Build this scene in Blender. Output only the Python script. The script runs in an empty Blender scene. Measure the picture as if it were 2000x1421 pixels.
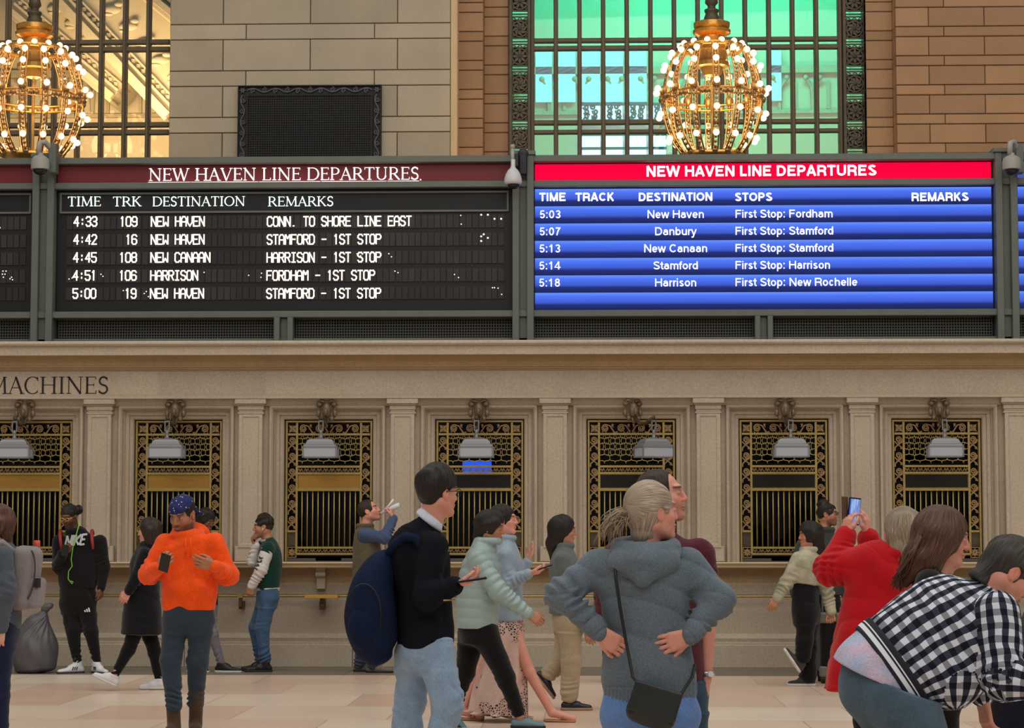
import bpy, bmesh, math, random
import numpy as np
from mathutils import Vector, Matrix
random.seed(7)
SC = bpy.context.scene
COL = SC.collection
PI = math.pi

# ------------------------------------------------------------------ camera, world, lights, exposure
F_PX, YAW, PITCH = 4351.0, 0.03235, 0.07732
CAM = np.array([0.3306, -25.4886, 1.48])
cd = bpy.data.cameras.new('camera'); cam = bpy.data.objects.new('camera', cd); COL.objects.link(cam)
cam.location = CAM; cam.rotation_euler = (PI/2 + PITCH, 0, YAW)
cd.sensor_width = 36; cd.lens = 36*F_PX/2000; cd.clip_end = 200; cd.clip_start = .1
SC.camera = cam
_c, _s = math.cos(YAW), math.sin(YAW)
_fw = np.array([-_s, _c, 0]); RT = np.array([_c, _s, 0]); _up = np.array([0, 0, 1.])
FW = _fw*math.cos(PITCH) + _up*math.sin(PITCH); UP = -_fw*math.sin(PITCH) + _up*math.cos(PITCH)

def W3(px, py, Y):                     # a measured point of the photograph, at the real distance Y
    d = FW + RT*(px-1000)/F_PX + UP*(710.5-py)/F_PX
    return CAM + d*((Y-CAM[1])/d[1])
def WX(px, Y, py=700): return W3(px, py, Y)[0]
def WZ(py, Y, px=1000): return W3(px, py, Y)[2]

wd = bpy.data.worlds.new('hall_light'); SC.world = wd; wd.use_nodes = True
wd.node_tree.nodes['Background'].inputs[0].default_value = (1.0, .95, .89, 1)
wd.node_tree.nodes['Background'].inputs[1].default_value = 0.20
def area(name, loc, target, sx, sy, power, color):
    l = bpy.data.lights.new(name, 'AREA'); l.shape = 'RECTANGLE'; l.size = sx; l.size_y = sy; l.energy = power; l.color = color
    o = bpy.data.objects.new(name, l); COL.objects.link(o); o.location = loc
    o.rotation_euler = (Vector(target)-Vector(loc)).to_track_quat('-Z', 'Y').to_euler()
    return o
area('concourse_ceiling_light', (0, -11, 17), (0, -9, 0), 34, 16, 3000, (1, .935, .84))
area('concourse_window_light', (3, -27, 13), (0, 0, 3.5), 26, 6, 1350, (1, .94, .86))
area('gallery_lamp_warm', (-6.6, 6.4, 7.2), (-6.3, 9.0, 9.0), 3.2, .8, 440, (1, .60, .27))
area('gallery_lamp_green', (2.6, 6.0, 11.2), (2.6, 9.5, 9.8), 5, .8, 640, (.0, 1, .60))
area('gallery_lamp_soft', (2.6, 6.2, 6.3), (2.9, 9.5, 7.2), 5, .6, 130, (1, .95, .42))
area('stone_uplight', (6.2, 1.6, 6.2), (6.2, 4.5, 9.0), 4, .5, 17, (1, .62, .32))
area('stone_uplight_center', (-.75, 2.0, 6.2), (-.7, 4.5, 8.2), .8, .4, 12, (1, .64, .34))
SC.view_settings.view_transform = 'Standard'; SC.view_settings.look = 'None'
SC.view_settings.exposure = 0.0; SC.view_settings.gamma = 1
SC.view_settings.use_curve_mapping = False
SC.cycles.max_bounces = 6; SC.cycles.diffuse_bounces = 3; SC.cycles.glossy_bounces = 3
SC.cycles.transparent_max_bounces = 10; SC.cycles.transmission_bounces = 4
SC.cycles.use_denoising = True; SC.cycles.sample_clamp_indirect = 4
SC.cycles.caustics_reflective = False; SC.cycles.caustics_refractive = False

# ------------------------------------------------------------------ materials
def lin(c):
    return tuple(((v/255)/12.92 if v/255 <= .04045 else ((v/255+.055)/1.055)**2.4) for v in c[:3]) + (1,)
MATS = {}
def mat(name, rgb, rough=.7, metal=0, var=.0, scale=8, fine=0, fscale=120, bump=0, bscale=60, tone=0, emit=None, estr=0,
        spec=.4, attr=None, sheen=0, stretch=None, trans=0, alpha=None, rgb2=None):
    """principled material: var = blotch contrast, fine = speckle contrast, tone = per-block tone attribute contrast"""
    if name in MATS: return MATS[name]
    m = bpy.data.materials.new(name); m.use_nodes = True; MATS[name] = m
    nt = m.node_tree; N = nt.nodes; L = nt.links; b = N['Principled BSDF']
    b.inputs['Roughness'].default_value = rough; b.inputs['Metallic'].default_value = metal
    b.inputs['Specular IOR Level'].default_value = spec
    if sheen: b.inputs['Sheen Weight'].default_value = sheen
    if trans: b.inputs['Transmission Weight'].default_value = trans
    if alpha is not None: b.inputs['Alpha'].default_value = alpha
    base = lin(rgb)
    co = None
    def coord():
        nonlocal co
        if co is None:
            tc = N.new('ShaderNodeTexCoord'); mp = N.new('ShaderNodeMapping'); L.new(tc.outputs['Object'], mp.inputs[0])
            if stretch: mp.inputs['Scale'].default_value = stretch
            co = mp.outputs[0]
        return co
    cur = None
    if attr:
        a = N.new('ShaderNodeAttribute'); a.attribute_name = attr; cur = a.outputs['Color']
    else:
        r = N.new('ShaderNodeRGB'); r.outputs[0].default_value = base; cur = r.outputs[0]
    def modulate(val, amt):
        nonlocal cur
        mr = N.new('ShaderNodeMapRange'); L.new(val, mr.inputs[0])
        mr.inputs[1].default_value = .25; mr.inputs[2].default_value = .75
        mr.inputs[3].default_value = 1-amt; mr.inputs[4].default_value = 1+amt
        mx = N.new('ShaderNodeVectorMath'); mx.operation = 'SCALE'; L.new(cur, mx.inputs[0]); L.new(mr.outputs[0], mx.inputs['Scale'])
        cur = mx.outputs[0]
    if rgb2:
        nz = N.new('ShaderNodeTexNoise'); nz.inputs['Scale'].default_value = scale*.7; L.new(coord(), nz.inputs['Vector'])
        nz.inputs['Detail'].default_value = 3
        cr = N.new('ShaderNodeValToRGB'); cr.color_ramp.elements[0].position = .42; cr.color_ramp.elements[1].position = .6
        L.new(nz.outputs[0], cr.inputs[0])
        mx = N.new('ShaderNodeMixRGB'); L.new(cr.outputs[0], mx.inputs[0]); L.new(cur, mx.inputs[1]); mx.inputs[2].default_value = lin(rgb2)
        cur = mx.outputs[0]
    if var:
        nz = N.new('ShaderNodeTexNoise'); nz.inputs['Scale'].default_value = scale; nz.inputs['Detail'].default_value = 4
        L.new(coord(), nz.inputs['Vector']); modulate(nz.outputs[0], var)
    if fine:
        nz = N.new('ShaderNodeTexNoise'); nz.inputs['Scale'].default_value = fscale; nz.inputs['Detail'].default_value = 2
        L.new(coord(), nz.inputs['Vector']); modulate(nz.outputs[0], fine)
    if tone:
        a = N.new('ShaderNodeAttribute'); a.attribute_name = 'tone'; modulate(a.outputs['Fac'], tone)
    L.new(cur, b.inputs['Base Color'])
    if bump:
        nz = N.new('ShaderNodeTexNoise'); nz.inputs['Scale'].default_value = bscale; nz.inputs['Detail'].default_value = 3
        L.new(coord(), nz.inputs['Vector'])
        bp = N.new('ShaderNodeBump'); bp.inputs['Strength'].default_value = bump; bp.inputs['Distance'].default_value = .01
        L.new(nz.outputs[0], bp.inputs['Height']); L.new(bp.outputs[0], b.inputs['Normal'])
    if emit:
        b.inputs['Emission Color'].default_value = lin(emit); b.inputs['Emission Strength'].default_value = estr
    return m

def glass_mat(name, tint=(235, 240, 238), refl=1.0, rough=.02):
    m = bpy.data.materials.new(name); m.use_nodes = True; MATS[name] = m
    nt = m.node_tree; N = nt.nodes; L = nt.links; N.remove(N['Principled BSDF']); out = N['Material Output']
    t = N.new('ShaderNodeBsdfTransparent'); t.inputs[0].default_value = lin(tint)
    g = N.new('ShaderNodeBsdfGlossy'); g.inputs['Roughness'].default_value = rough
    f = N.new('ShaderNodeFresnel'); f.inputs[0].default_value = 1.45
    mu = N.new('ShaderNodeMath'); mu.operation = 'MULTIPLY'; mu.inputs[1].default_value = refl; L.new(f.outputs[0], mu.inputs[0])
    mx = N.new('ShaderNodeMixShader'); L.new(mu.outputs[0], mx.inputs[0]); L.new(t.outputs[0], mx.inputs[1]); L.new(g.outputs[0], mx.inputs[2])
    L.new(mx.outputs[0], out.inputs[0])
    return m

STONE = mat('booth_stone', (182, 168, 150), .55, var=.07, scale=2.2, fine=.13, fscale=42, bump=.08, bscale=40, tone=.05)
STONE_Y = mat('booth_stone_ochre', (168, 142, 106), .55, var=.10, scale=3, fine=.12, fscale=42, tone=.04)
PIER = mat('pier_limestone', (166, 156, 138), .8, var=.08, scale=2.0, fine=.12, fscale=70, bump=.25, bscale=30, tone=.09)
WARMST = mat('warm_limestone', (156, 124, 95), .8, var=.08, scale=2.0, fine=.12, fscale=60, bump=.25, bscale=30, tone=.09)
JOINT = mat('stone_joint', (92, 80, 66), .9)
BRASS = mat('aged_brass', (172, 150, 92), .42, .6, var=.15, scale=14, spec=.5)
BRASS_P = mat('polished_brass_panel', (186, 144, 72), .34, .8, var=.10, scale=5, spec=.5, stretch=(.4, 1, 3))
BRASS_D = mat('dark_brass_scroll', (158, 128, 88), .5, .5, var=.2, scale=20)
BRONZE = mat('dark_bronze', (84, 74, 58), .5, .4, var=.2, scale=20)
FRAME = mat('green_grey_metal', (96, 102, 97), .5, .15, var=.06, scale=6, fine=.06, fscale=90)
MULL = mat('mullion_bronze_paint', (92, 82, 66), .55, .1, var=.08, scale=6)
BLACK = mat('matt_black', (16, 16, 18), .55)
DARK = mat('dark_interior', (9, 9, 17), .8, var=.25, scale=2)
IRON = mat('black_iron', (30, 30, 31), .5, .3, var=.15, scale=12)
GLASS = glass_mat('window_glass')
DGLASS = glass_mat('booth_glass', (190, 190, 205), .6)

# ------------------------------------------------------------------ mesh helpers
def tag(o, label=None, cat=None, group=None, kind=None):
    if label: o['label'] = label
    if cat: o['category'] = cat
    if group: o['group'] = group
    if kind: o['kind'] = kind
    return o
def empty(name, loc, label=None, cat=None, group=None):
    o = bpy.data.objects.new(name, None); COL.objects.link(o); o.location = loc; o.empty_display_size = .1
    return tag(o, label, cat, group)
class MB:
    def __init__(s): s.v = []; s.f = []; s.t = []; s.tone = .5
    def face(s, idx): s.f.append(tuple(idx)); s.t.append(s.tone)
    def poly(s, pts):
        n = len(s.v); s.v += [tuple(p) for p in pts]; s.face(range(n, n+len(pts)))
    def box(s, x0, x1, y0, y1, z0, z1, c=0):
        """box; c chamfers the edges of its front (-y) face"""
        n = len(s.v)
        if c:
            s.v += [(x0,y1,z0),(x1,y1,z0),(x1,y1,z1),(x0,y1,z1),(x0,y0+c,z0),(x1,y0+c,z0),(x1,y0+c,z1),(x0,y0+c,z1),
                    (x0+c,y0,z0+c),(x1-c,y0,z0+c),(x1-c,y0,z1-c),(x0+c,y0,z1-c)]
            for q in ((3,2,1,0),(0,1,5,4),(1,2,6,5),(2,3,7,6),(3,0,4,7),(4,5,9,8),(5,6,10,9),(6,7,11,10),(7,4,8,11),(8,9,10,11)):
                s.face([n+i for i in q])
        else:
            s.v += [(x0,y1,z0),(x1,y1,z0),(x1,y1,z1),(x0,y1,z1),(x0,y0,z0),(x1,y0,z0),(x1,y0,z1),(x0,y0,z1)]
            for q in ((3,2,1,0),(0,1,5,4),(1,2,6,5),(2,3,7,6),(3,0,4,7),(4,5,6,7)): s.face([n+i for i in q])
    def profx(s, pts, x0, x1):
        """closed profile of (y, z) points extruded along x"""
        n = len(s.v); m = len(pts)
        s.v += [(x0, y, z) for y, z in pts] + [(x1, y, z) for y, z in pts]
        for i in range(m):
            j = (i+1) % m; s.face((n+i, n+j, n+m+j, n+m+i))
        s.face(range(n+m-1, n-1, -1)); s.face(range(n+m, n+2*m))
    def frame(s, x0, x1, z0, z1, prof, closed=False):
        """moulding round an opening: prof = (outward offset, y); open at the bottom unless closed"""
        n = len(s.v)
        for o, y in prof:
            zb = z0-o if closed else z0
            s.v += [(x0-o, y, zb), (x0-o, y, z1+o), (x1+o, y, z1+o), (x1+o, y, zb)]
        for i in range(len(prof)-1):
            for k in range(4 if closed else 3):
                a = n+i*4+k; b = n+i*4+(k+1) % 4; s.face((a, a+4, b+4, b))
    def ribbon(s, pts, w, y0, y1, ws=None):
        """flat strap following (x, z) points, front at y0, back at y1"""
        P = np.array(pts, float)
        if len(P) < 2: return
        T = np.gradient(P, axis=0); T /= np.linalg.norm(T, axis=1)[:, None]+1e-9
        Nn = np.stack([-T[:, 1], T[:, 0]], 1)
        ww = (np.array(ws) if ws is not None else np.full(len(P), w))[:, None]/2
        A, B = P+Nn*ww, P-Nn*ww
        n = len(s.v); k = len(P)
        for a, b in zip(A, B):
            s.v += [(a[0], y0, a[1]), (b[0], y0, b[1]), (b[0], y1, b[1]), (a[0], y1, a[1])]
        for i in range(k-1):
            o = n+i*4
            for j in range(4):
                s.face((o+j, o+(j+1) % 4, o+4+(j+1) % 4, o+4+j))
        s.face((n+3, n+2, n+1, n)); o = n+(k-1)*4; s.face((o, o+1, o+2, o+3))
    def tube(s, pts, r, seg=8, cap=True):
        P = [np.array(p, float) for p in pts]; k = len(P)
        rs = r if hasattr(r, '__len__') else [r]*k
        n = len(s.v); ref = None
        for i in range(k):
            t = P[min(i+1, k-1)]-P[max(i-1, 0)]; t = t/(np.linalg.norm(t)+1e-12)
            if ref is None:
                ref = np.array([0, 0, 1.]) if abs(t[2]) < .9 else np.array([1., 0, 0])
            u = ref-t*np.dot(ref, t); u /= np.linalg.norm(u)+1e-12; ref = u; w = np.cross(t, u)
            for j in range(seg):
                a = 2*PI*j/seg; s.v.append(tuple(P[i]+(u*math.cos(a)+w*math.sin(a))*rs[i]))
        for i in range(k-1):
            for j in range(seg):
                a = n+i*seg+j; b = n+i*seg+(j+1) % seg; s.face((a, b, b+seg, a+seg))
        if cap:
            s.face(range(n+seg-1, n-1, -1)); o = n+(k-1)*seg; s.face(range(o, o+seg))
    def lathe(s, prof, c, seg=24, axis='z'):
        """prof = (radius, height) from bottom to top about the vertical through c"""
        n = len(s.v); k = len(prof)
        for r, h in prof:
            for j in range(seg):
                a = 2*PI*j/seg; s.v.append((c[0]+r*math.cos(a), c[1]+r*math.sin(a), c[2]+h))
        for i in range(k-1):
            for j in range(seg):
                a = n+i*seg+j; b = n+i*seg+(j+1) % seg; s.face((a, b, b+seg, a+seg))
        s.face(range(n+seg-1, n-1, -1)); o = n+(k-1)*seg; s.face(range(o, o+seg))
    def ball(s, c, r, seg=10, rings=6, sq=(1, 1, 1)):
        n = len(s.v); s.v.append((c[0], c[1], c[2]-r*sq[2]))
        for i in range(1, rings):
            ph = -PI/2+PI*i/rings
            for j in range(seg):
                a = 2*PI*j/seg
                s.v.append((c[0]+r*sq[0]*math.cos(ph)*math.cos(a), c[1]+r*sq[1]*math.cos(ph)*math.sin(a), c[2]+r*sq[2]*math.sin(ph)))
        s.v.append((c[0], c[1], c[2]+r*sq[2])); top = len(s.v)-1
        for j in range(seg):
            s.face((n, n+1+(j+1) % seg, n+1+j)); s.face((top, top-seg+j, top-seg+(j+1) % seg))
        for i in range(rings-2):
            for j in range(seg):
                a = n+1+i*seg+j; b = n+1+i*seg+(j+1) % seg; s.face((a, b, b+seg, a+seg))
    def build(s, name, m, parent=None, smooth=False, loc=None, kind=None, label=None):
        me = bpy.data.meshes.new(name)
        off = np.array(loc if loc is not None else (0, 0, 0), float)
        me.from_pydata([tuple(np.array(v)-off) for v in s.v], [], s.f)
        at = me.attributes.new('tone', 'FLOAT', 'FACE'); at.data.foreach_set('value', s.t)
        if m: me.materials.append(m)
        if smooth:
            me.polygons.foreach_set('use_smooth', [True]*len(me.polygons))
            if smooth == 'auto': me.set_sharp_from_angle(angle=.7)
        me.update()
        o = bpy.data.objects.new(name, me); COL.objects.link(o)
        if parent: o.parent = parent
        if loc is not None and not parent: o.location = loc
        if kind: o['kind'] = kind
        if label: o['label'] = label
        return o
def copy_tree(o, parent=None):
    c = o.copy(); COL.objects.link(c); c.parent = parent
    for ch in list(o.children): copy_tree(ch, c)
    return c

# ------------------------------------------------------------------ lettering
def pen(mb, pts, h, wide, thin, x, z, y, fixed=None):
    P = np.array(pts, float)*h
    T = np.gradient(P, axis=0); T /= np.linalg.norm(T, axis=1)[:, None]+1e-9
    ws = [fixed*h if fixed else (thin+(wide-thin)*abs(t[1])**1.6)*h for t in T]
    mb.ribbon(P+np.array([x, z]), 0, y, y+.012, ws)
def arc(cx, cz, rx, rz, a0, a1, n=14):
    return [(cx+rx*math.cos(math.radians(a0+(a1-a0)*i/n)), cz+rz*math.sin(math.radians(a0+(a1-a0)*i/n))) for i in range(n+1)]
SW, ST = .115, .035     # serif face: wide and thin pen
def V(x, a=0, b=1): return ('v', [(x, a), (x, b)], None)
def H(x0, x1, z): return ('h', [(x0, z), (x1, z)], ST)
def S(x, z, w=.13): return ('s', [(x-w, z+(.018 if z < .5 else -.018)), (x+w, z+(.018 if z < .5 else -.018))], ST)
def D(a, b, w): return ('d', [a, b], w)
SERIF = {
 'A': (.72, [D((.06, 0), (.36, 1), ST*1.2), D((.34, 1), (.64, 0), SW), H(.17, .52, .36), S(.06, 0, .1), S(.66, 0, .11)]),
 'C': (.70, [('c', arc(.40, .5, .35, .5, 48, 312), None), D((.63, .98), (.63, .76), ST*1.3), D((.64, .2), (.6, .1), ST)]),
 'D': (.80, [V(.14), H(.05, .4, .98), H(.05, .4, .02), ('c', arc(.36, .5, .38, .485, 90, -90), None)]),
 'E': (.60, [V(.14), H(.05, .54, .98), H(.05, .56, .02), H(.14, .45, .52), D((.53, .98), (.53, .84), ST), D((.56, .02), (.56, .2), ST), D((.45, .44), (.45, .6), ST)]),
 'H': (.84, [V(.15), V(.69), H(.15, .69, .52), S(.15, 0), S(.15, 1), S(.69, 0), S(.69, 1)]),
 'I': (.34, [V(.17), S(.17, 0), S(.17, 1)]),
 'K': (.74, [V(.14), S(.14, 0), S(.14, 1), D((.58, .98), (.18, .48), ST*1.3), D((.28, .58), (.64, .02), SW), S(.58, 1, .1), S(.66, 0, .1)]),
 'L': (.58, [V(.14), S(.14, 1), H(.05, .54, .02), D((.54, .02), (.54, .2), ST)]),
 'M': (.96, [D((.12, 0), (.16, 1), ST*1.2), D((.14, 1), (.47, .05), SW), D((.47, .05), (.80, 1), ST*1.2), D((.79, 1), (.83, 0), SW), S(.12, 0, .1), S(.13, 1, .08), S(.82, 1, .08), S(.83, 0, .13)]),
 'N': (.84, [D((.14, 0), (.14, 1), ST*1.3), D((.12, 1), (.70, 0), SW), D((.70, 0), (.70, 1), ST*1.3), S(.14, 0, .11), S(.1, 1, .08), S(.70, 1, .11)]),
 'O': (.82, [('c', arc(.41, .5, .35, .485, 90, 450, 26), None)]),
 'P': (.62, [V(.14), S(.14, 0), H(.05, .34, .98), H(.14, .34, .46), ('c', arc(.32, .72, .23, .26, 90, -90), None)]),
 'R': (.72, [V(.14), S(.14, 0), H(.05, .34, .98), H(.14, .34, .48), ('c', arc(.32, .73, .22, .25, 90, -90), None), D((.34, .5), (.66, .02), SW), S(.67, 0, .06)]),
 'S': (.54, [('c', arc(.28, .745, .185, .235, 30, 250, 12)+arc(.26, .26, .20, .245, 75, -150, 14), SW*.85), D((.445, .96), (.445, .78), ST), D((.075, .04), (.075, .22), ST)]),
 'T': (.66, [V(.33), S(.33, 0), H(.03, .63, .98), D((.04, .98), (.04, .82), ST), D((.62, .98), (.62, .82), ST)]),
 'U': (.80, [D((.15, 1), (.15, .36), SW), ('c', arc(.40, .32, .25, .31, 180, 360), None), D((.65, .32), (.65, 1), ST*1.3), S(.15, 1), S(.65, 1, .1)]),
 'V': (.74, [D((.07, 1), (.37, 0), SW), D((.37, 0), (.66, 1), ST*1.2), S(.09, 1, .11), S(.66, 1, .1)]),
 'W': (1.06, [D((.07, 1), (.33, 0), SW), D((.33, 0), (.55, .95), ST*1.2), D((.50, 1), (.74, 0), SW), D((.74, 0), (.98, 1), ST*1.2), S(.09, 1, .1), S(.98, 1, .09)]),
 ' ': (.30, []), '.': (.24, [D((.08, .05), (.16, .05), .1)]),
}
def serif_width(t, sp=.03): return sum(SERIF[c][0]+sp for c in t)-sp
def serif(mb, text, x0, x1, z, h, y):
    """serif capitals fitted between x0 and x1, baseline z, cap height h"""
    k = (x1-x0)/(serif_width(text)*h); x = x0
    for i, c in enumerate(text):
        adv, st = SERIF[c]
        for _, pts, fx in st: pen(mb, [(p[0]*k, p[1]) for p in pts], h, SW, ST, x, z, y, fx)
        x += (adv+.03)*h*k
DOT = {  # flip-dot capitals as strokes on a 4 x 6 grid
 '0': ['0,1 0,5 1,6 3,6 4,5 4,1 3,0 1,0 0,1'], '1': ['1,5 2,6 2,0'], '2': ['0,5 1,6 3,6 4,5 4,4 0,0 4,0'],
 '3': ['0,5 1,6 3,6 4,5 4,4 3,3 4,2 4,1 3,0 1,0 0,1', '1.5,3 3,3'], '4': ['3,0 3,6 0,2 4,2'],
 '5': ['4,6 0,6 0,3.4 3,3.4 4,2.6 4,1 3,0 1,0 0,1'], '6': ['4,5 3,6 1,6 0,5 0,1 1,0 3,0 4,1 4,2.4 3,3.3 0,3.3'],
 '8': ['1,3.2 0,4 0,5 1,6 3,6 4,5 4,4 3,3.2 1,3.2 0,2.4 0,1 1,0 3,0 4,1 4,2.4 3,3.2'], '9': ['4,2.8 1,2.8 0,3.6 0,5 1,6 3,6 4,5 4,1 3,0 1,0 0,1'],
 ':': ['2,1.2 2,1.9', '2,3.8 2,4.5'], '-': ['.3,3 3.7,3'], '.': ['1.4,.1 2.1,.1'],
 'A': ['0,0 0,4.7 1.2,6 2.8,6 4,4.7 4,0', '0,2.7 4,2.7'], 'C': ['4,5 3,6 1,6 0,5 0,1 1,0 3,0 4,1'], 'D': ['0,0 0,6 2.8,6 4,4.8 4,1.2 2.8,0 0,0'],
 'E': ['4,6 0,6 0,0 4,0', '0,3.1 3.2,3.1'], 'F': ['4,6 0,6 0,0', '0,3.1 3.2,3.1'], 'H': ['0,0 0,6', '4,0 4,6', '0,3.1 4,3.1'],
 'I': ['.6,6 3.4,6', '2,6 2,0', '.6,0 3.4,0'], 'L': ['0,6 0,0 4,0'], 'M': ['0,0 0,5.8 .4,5.8 2,3.6 3.6,5.8 4,5.8 4,0'], 'N': ['0,0 0,6 4,0 4,6'],
 'O': ['0,1 0,5 1,6 3,6 4,5 4,1 3,0 1,0 0,1'], 'P': ['0,0 0,6 3,6 4,5 4,4 3,3 0,3'], 'R': ['0,0 0,6 3,6 4,5 4,4 3,3 0,3', '2,3 4,0'],
 'S': ['4,5 3,6 1,6 0,5 0,4 1,3.2 3,2.8 4,2 4,1 3,0 1,0 0,1'], 'T': ['0,6 4,6', '2,6 2,0'], 'V': ['0,6 0,2.4 2,0 4,2.4 4,6'], 'W': ['0,6 0,.2 .4,.2 2,2.4 3.6,.2 4,.2 4,6'],
}
def dot_text(mb, text, x, z, w, h, pitch, y, t):
    for i, c in enumerate(text):
        for st in DOT.get(c, []):
            P = [tuple(float(v) for v in p.split(',')) for p in st.split()]
            P = [(x+i*pitch+a/4*w, z+b/6*h) for a, b in P]
            for a, b in zip(P, P[1:]):
                d = np.array(b)-np.array(a); d = d/np.linalg.norm(d)*t*.35
                mb.ribbon([tuple(np.array(a)-d), tuple(np.array(b)+d)], t, y, y+.006)
ADV = dict(zip('ACDEFHIKLMNOPRSTUVWabcdefhilmnoprstuvwy', (.93, 1.0, 1.0, .91, .84, 1.0, .37, .93, .77, 1.16, 1.0, 1.08, .92, .99, .92, .84, 1.0, .92, 1.31, .76, .77, .70, .77, .77, .40, .76, .30, .30, 1.14, .76, .77, .77, .46, .69, .40, .76, .69, 1.0, .69)))
ADV.update({c: .775 for c in '0123456789'}); ADV.update({':': .38, ' ': .37})
def sans_strokes(c, w):
    """centre lines of plain grotesque letters, cap height 1, stroke w"""
    a = w/2; W = ADV[c]; l = .09+a; r = W-.07-a; t = 1-a; b = a; x = .735-a; m = (l+r)/2; h = (r-l)/2
    bowl = lambda x0, x1, z0, z1: arc((x0+x1)/2, (z0+z1)/2, (x1-x0)/2, (z1-z0)/2, 90, 450, 24)
    if c == 'A': return [[(a, 0), (W/2, 1)], [(W/2, 1), (W-a, 0)], [(W*.24, .30), (W*.76, .30)]]
    if c == 'C': return [arc(m+.02, .5, h+.02, .5-a, 42, 318, 24)]
    if c == 'D': return [[(l, 0), (l, 1)], [(l, t), (m, t)], [(l, b), (m, b)], arc(m-.02, .5, h+.02, .5-a, 90, -90, 18)]
    if c in 'EF': return [[(l, 0), (l, 1)], [(l, t), (r+a, t)], [(l, .53), (r, .53)]]+([[(l, b), (r+a, b)]] if c == 'E' else [])
    if c == 'H': return [[(l, 0), (l, 1)], [(r, 0), (r, 1)], [(l, .53), (r, .53)]]
    if c == 'I': return [[(W/2, 0), (W/2, 1)]]
    if c == 'K': return [[(l, 0), (l, 1)], [(r, 1), (l, .36)], [(l+.22, .54), (r+.02, 0)]]
    if c == 'L': return [[(l, 0), (l, 1)], [(l, b), (r+a, b)]]
    if c == 'M': return [[(l, 0), (l, 1)], [(r, 0), (r, 1)], [(l, 1), (m, 0)], [(m, 0), (r, 1)]]
    if c == 'N': return [[(l, 0), (l, 1)], [(r, 0), (r, 1)], [(l, 1), (r, 0)]]
    if c == 'O': return [bowl(l-.03, r+.02, b, t)]
    if c in 'PR': return [[(l, 0), (l, 1)], [(l, t), (r-.2, t)], [(l, .46), (r-.2, .46)], arc(r-.24, (.46+t)/2, .24, (t-.46)/2, 90, -90, 14)]+([[(r-.22, .46), (r-.03, .36), (r-.01, .12), (r+.03, 0)]] if c == 'R' else [])
    if c == 'S': return [arc(m, .745, h-.01, .255-a, 20, 250, 14)+arc(m, .265, h+.01, .265-a, 75, -165, 16)]
    if c == 'T': return [[(W/2, 0), (W/2, 1)], [(.03, t), (W-.03, t)]]
    if c == 'U': return [[(l, 1), (l, .36)]+arc(m, .34, h, .34-a, 180, 360, 16)+[(r, 1)]]
    if c == 'V': return [[(a, 1), (W/2, 0)], [(W/2, 0), (W-a, 1)]]
    if c == 'W': return [[(a, 1), (W*.28, 0)], [(W*.28, 0), (W/2, 1)], [(W/2, 1), (W*.72, 0)], [(W*.72, 0), (W-a, 1)]]
    if c == 'a': return [arc(m-.01, .49, h-.02, .245-a, 160, 20, 12)+[(r-.02, .16), (r+.03, a*.9)], bowl(l-.02, r-.02, b, .44)]
    if c == 'b': return [[(l, 0), (l, 1)], bowl(l, r+.01, b, x)]
    if c == 'c': return [arc(m, .3675, h, .3675-a, 42, 318, 18)]
    if c == 'd': return [[(r, 0), (r, 1)], bowl(l-.02, r, b, x)]
    if c == 'e': return [[(l-.02, .37), (r+.01, .37)]+arc(m, .3675, h+.01, .3675-a, 5, 318, 22)]
    if c == 'f': return [[(W*.46, 0), (W*.46, .84), (W*.62, t), (W, t)], [(.0, x), (W-.02, x)]]
    if c in 'hn': return [[(l, 0), (l, 1 if c == 'h' else .735)], [(l, .5)]+arc(m, x-.2, h, .2, 160, 0, 12)+[(r, 0)]]
    if c == 'i': return [[(W/2, 0), (W/2, .735)], [(W/2, .87), (W/2, 1)]]
    if c == 'l': return [[(W/2, 0), (W/2, 1)]]
    if c == 'm': q = (r-l)/4; return [[(l, 0), (l, .735)], [(l, .5)]+arc(l+q, x-.17, q, .17, 160, 0, 10)+[(m, 0)], [(m, .5)]+arc(m+q, x-.17, q, .17, 160, 0, 10)+[(r, 0)]]
    if c == 'o': return [bowl(l-.02, r+.01, b, x)]
    if c == 'p': return [[(l, -.29), (l, .735)], bowl(l, r+.01, b, x)]
    if c == 'r': return [[(l, 0), (l, .735)], [(l, .45), (l+.08, x-.03), (W-.02, x)]]
    if c == 's': return [arc(m, .545, h-.02, .19-a, 25, 250, 12)+arc(m, .195, h, .195-a, 75, -160, 12)]
    if c == 't': return [[(W*.5, .95), (W*.5, .16), (W*.66, b), (W, b)], [(.0, x), (W-.02, x)]]
    if c == 'u': return [[(l, .735), (l, .25)]+arc(m, .23, h, .23-a, 180, 350, 12), [(r, 0), (r, .735)]]
    if c in 'vy': return [[(a, .735), (W/2, 0)], [(W/2 if c == 'v' else W*.36, 0 if c == 'v' else -.26), (W-a, .735)]]+([[(W*.40, -.2), (W*.30, -.27), (.06, -.25)]] if c == 'y' else [])
    if c == 'w': return [[(a, .735), (W*.28, 0)], [(W*.28, 0), (W/2, .735)], [(W/2, .735), (W*.72, 0)], [(W*.72, 0), (W-a, .735)]]
    if c == ':': return [[(W/2, .02), (W/2, .02+w*1.1)], [(W/2, .60), (W/2, .60+w*1.1)]]
    if c == '0': return [bowl(l, r, b, t)]
    if c == '1': return [[(W*.55, 0), (W*.55, 1)], [(W*.2, .74), (W*.42, .80), (W*.53, .97)]]
    if c == '3': return [arc(m, .74, h-.02, .26-a, 155, -75, 14)+[(m, .53)], [(m, .53)]+arc(m, .275, h, .275-a, 80, -155, 16)]
    if c == '4': return [[(r-.1, 0), (r-.1, 1)], [(r-.1, .98), (.06, .27), (W-.02, .27)]]
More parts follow.
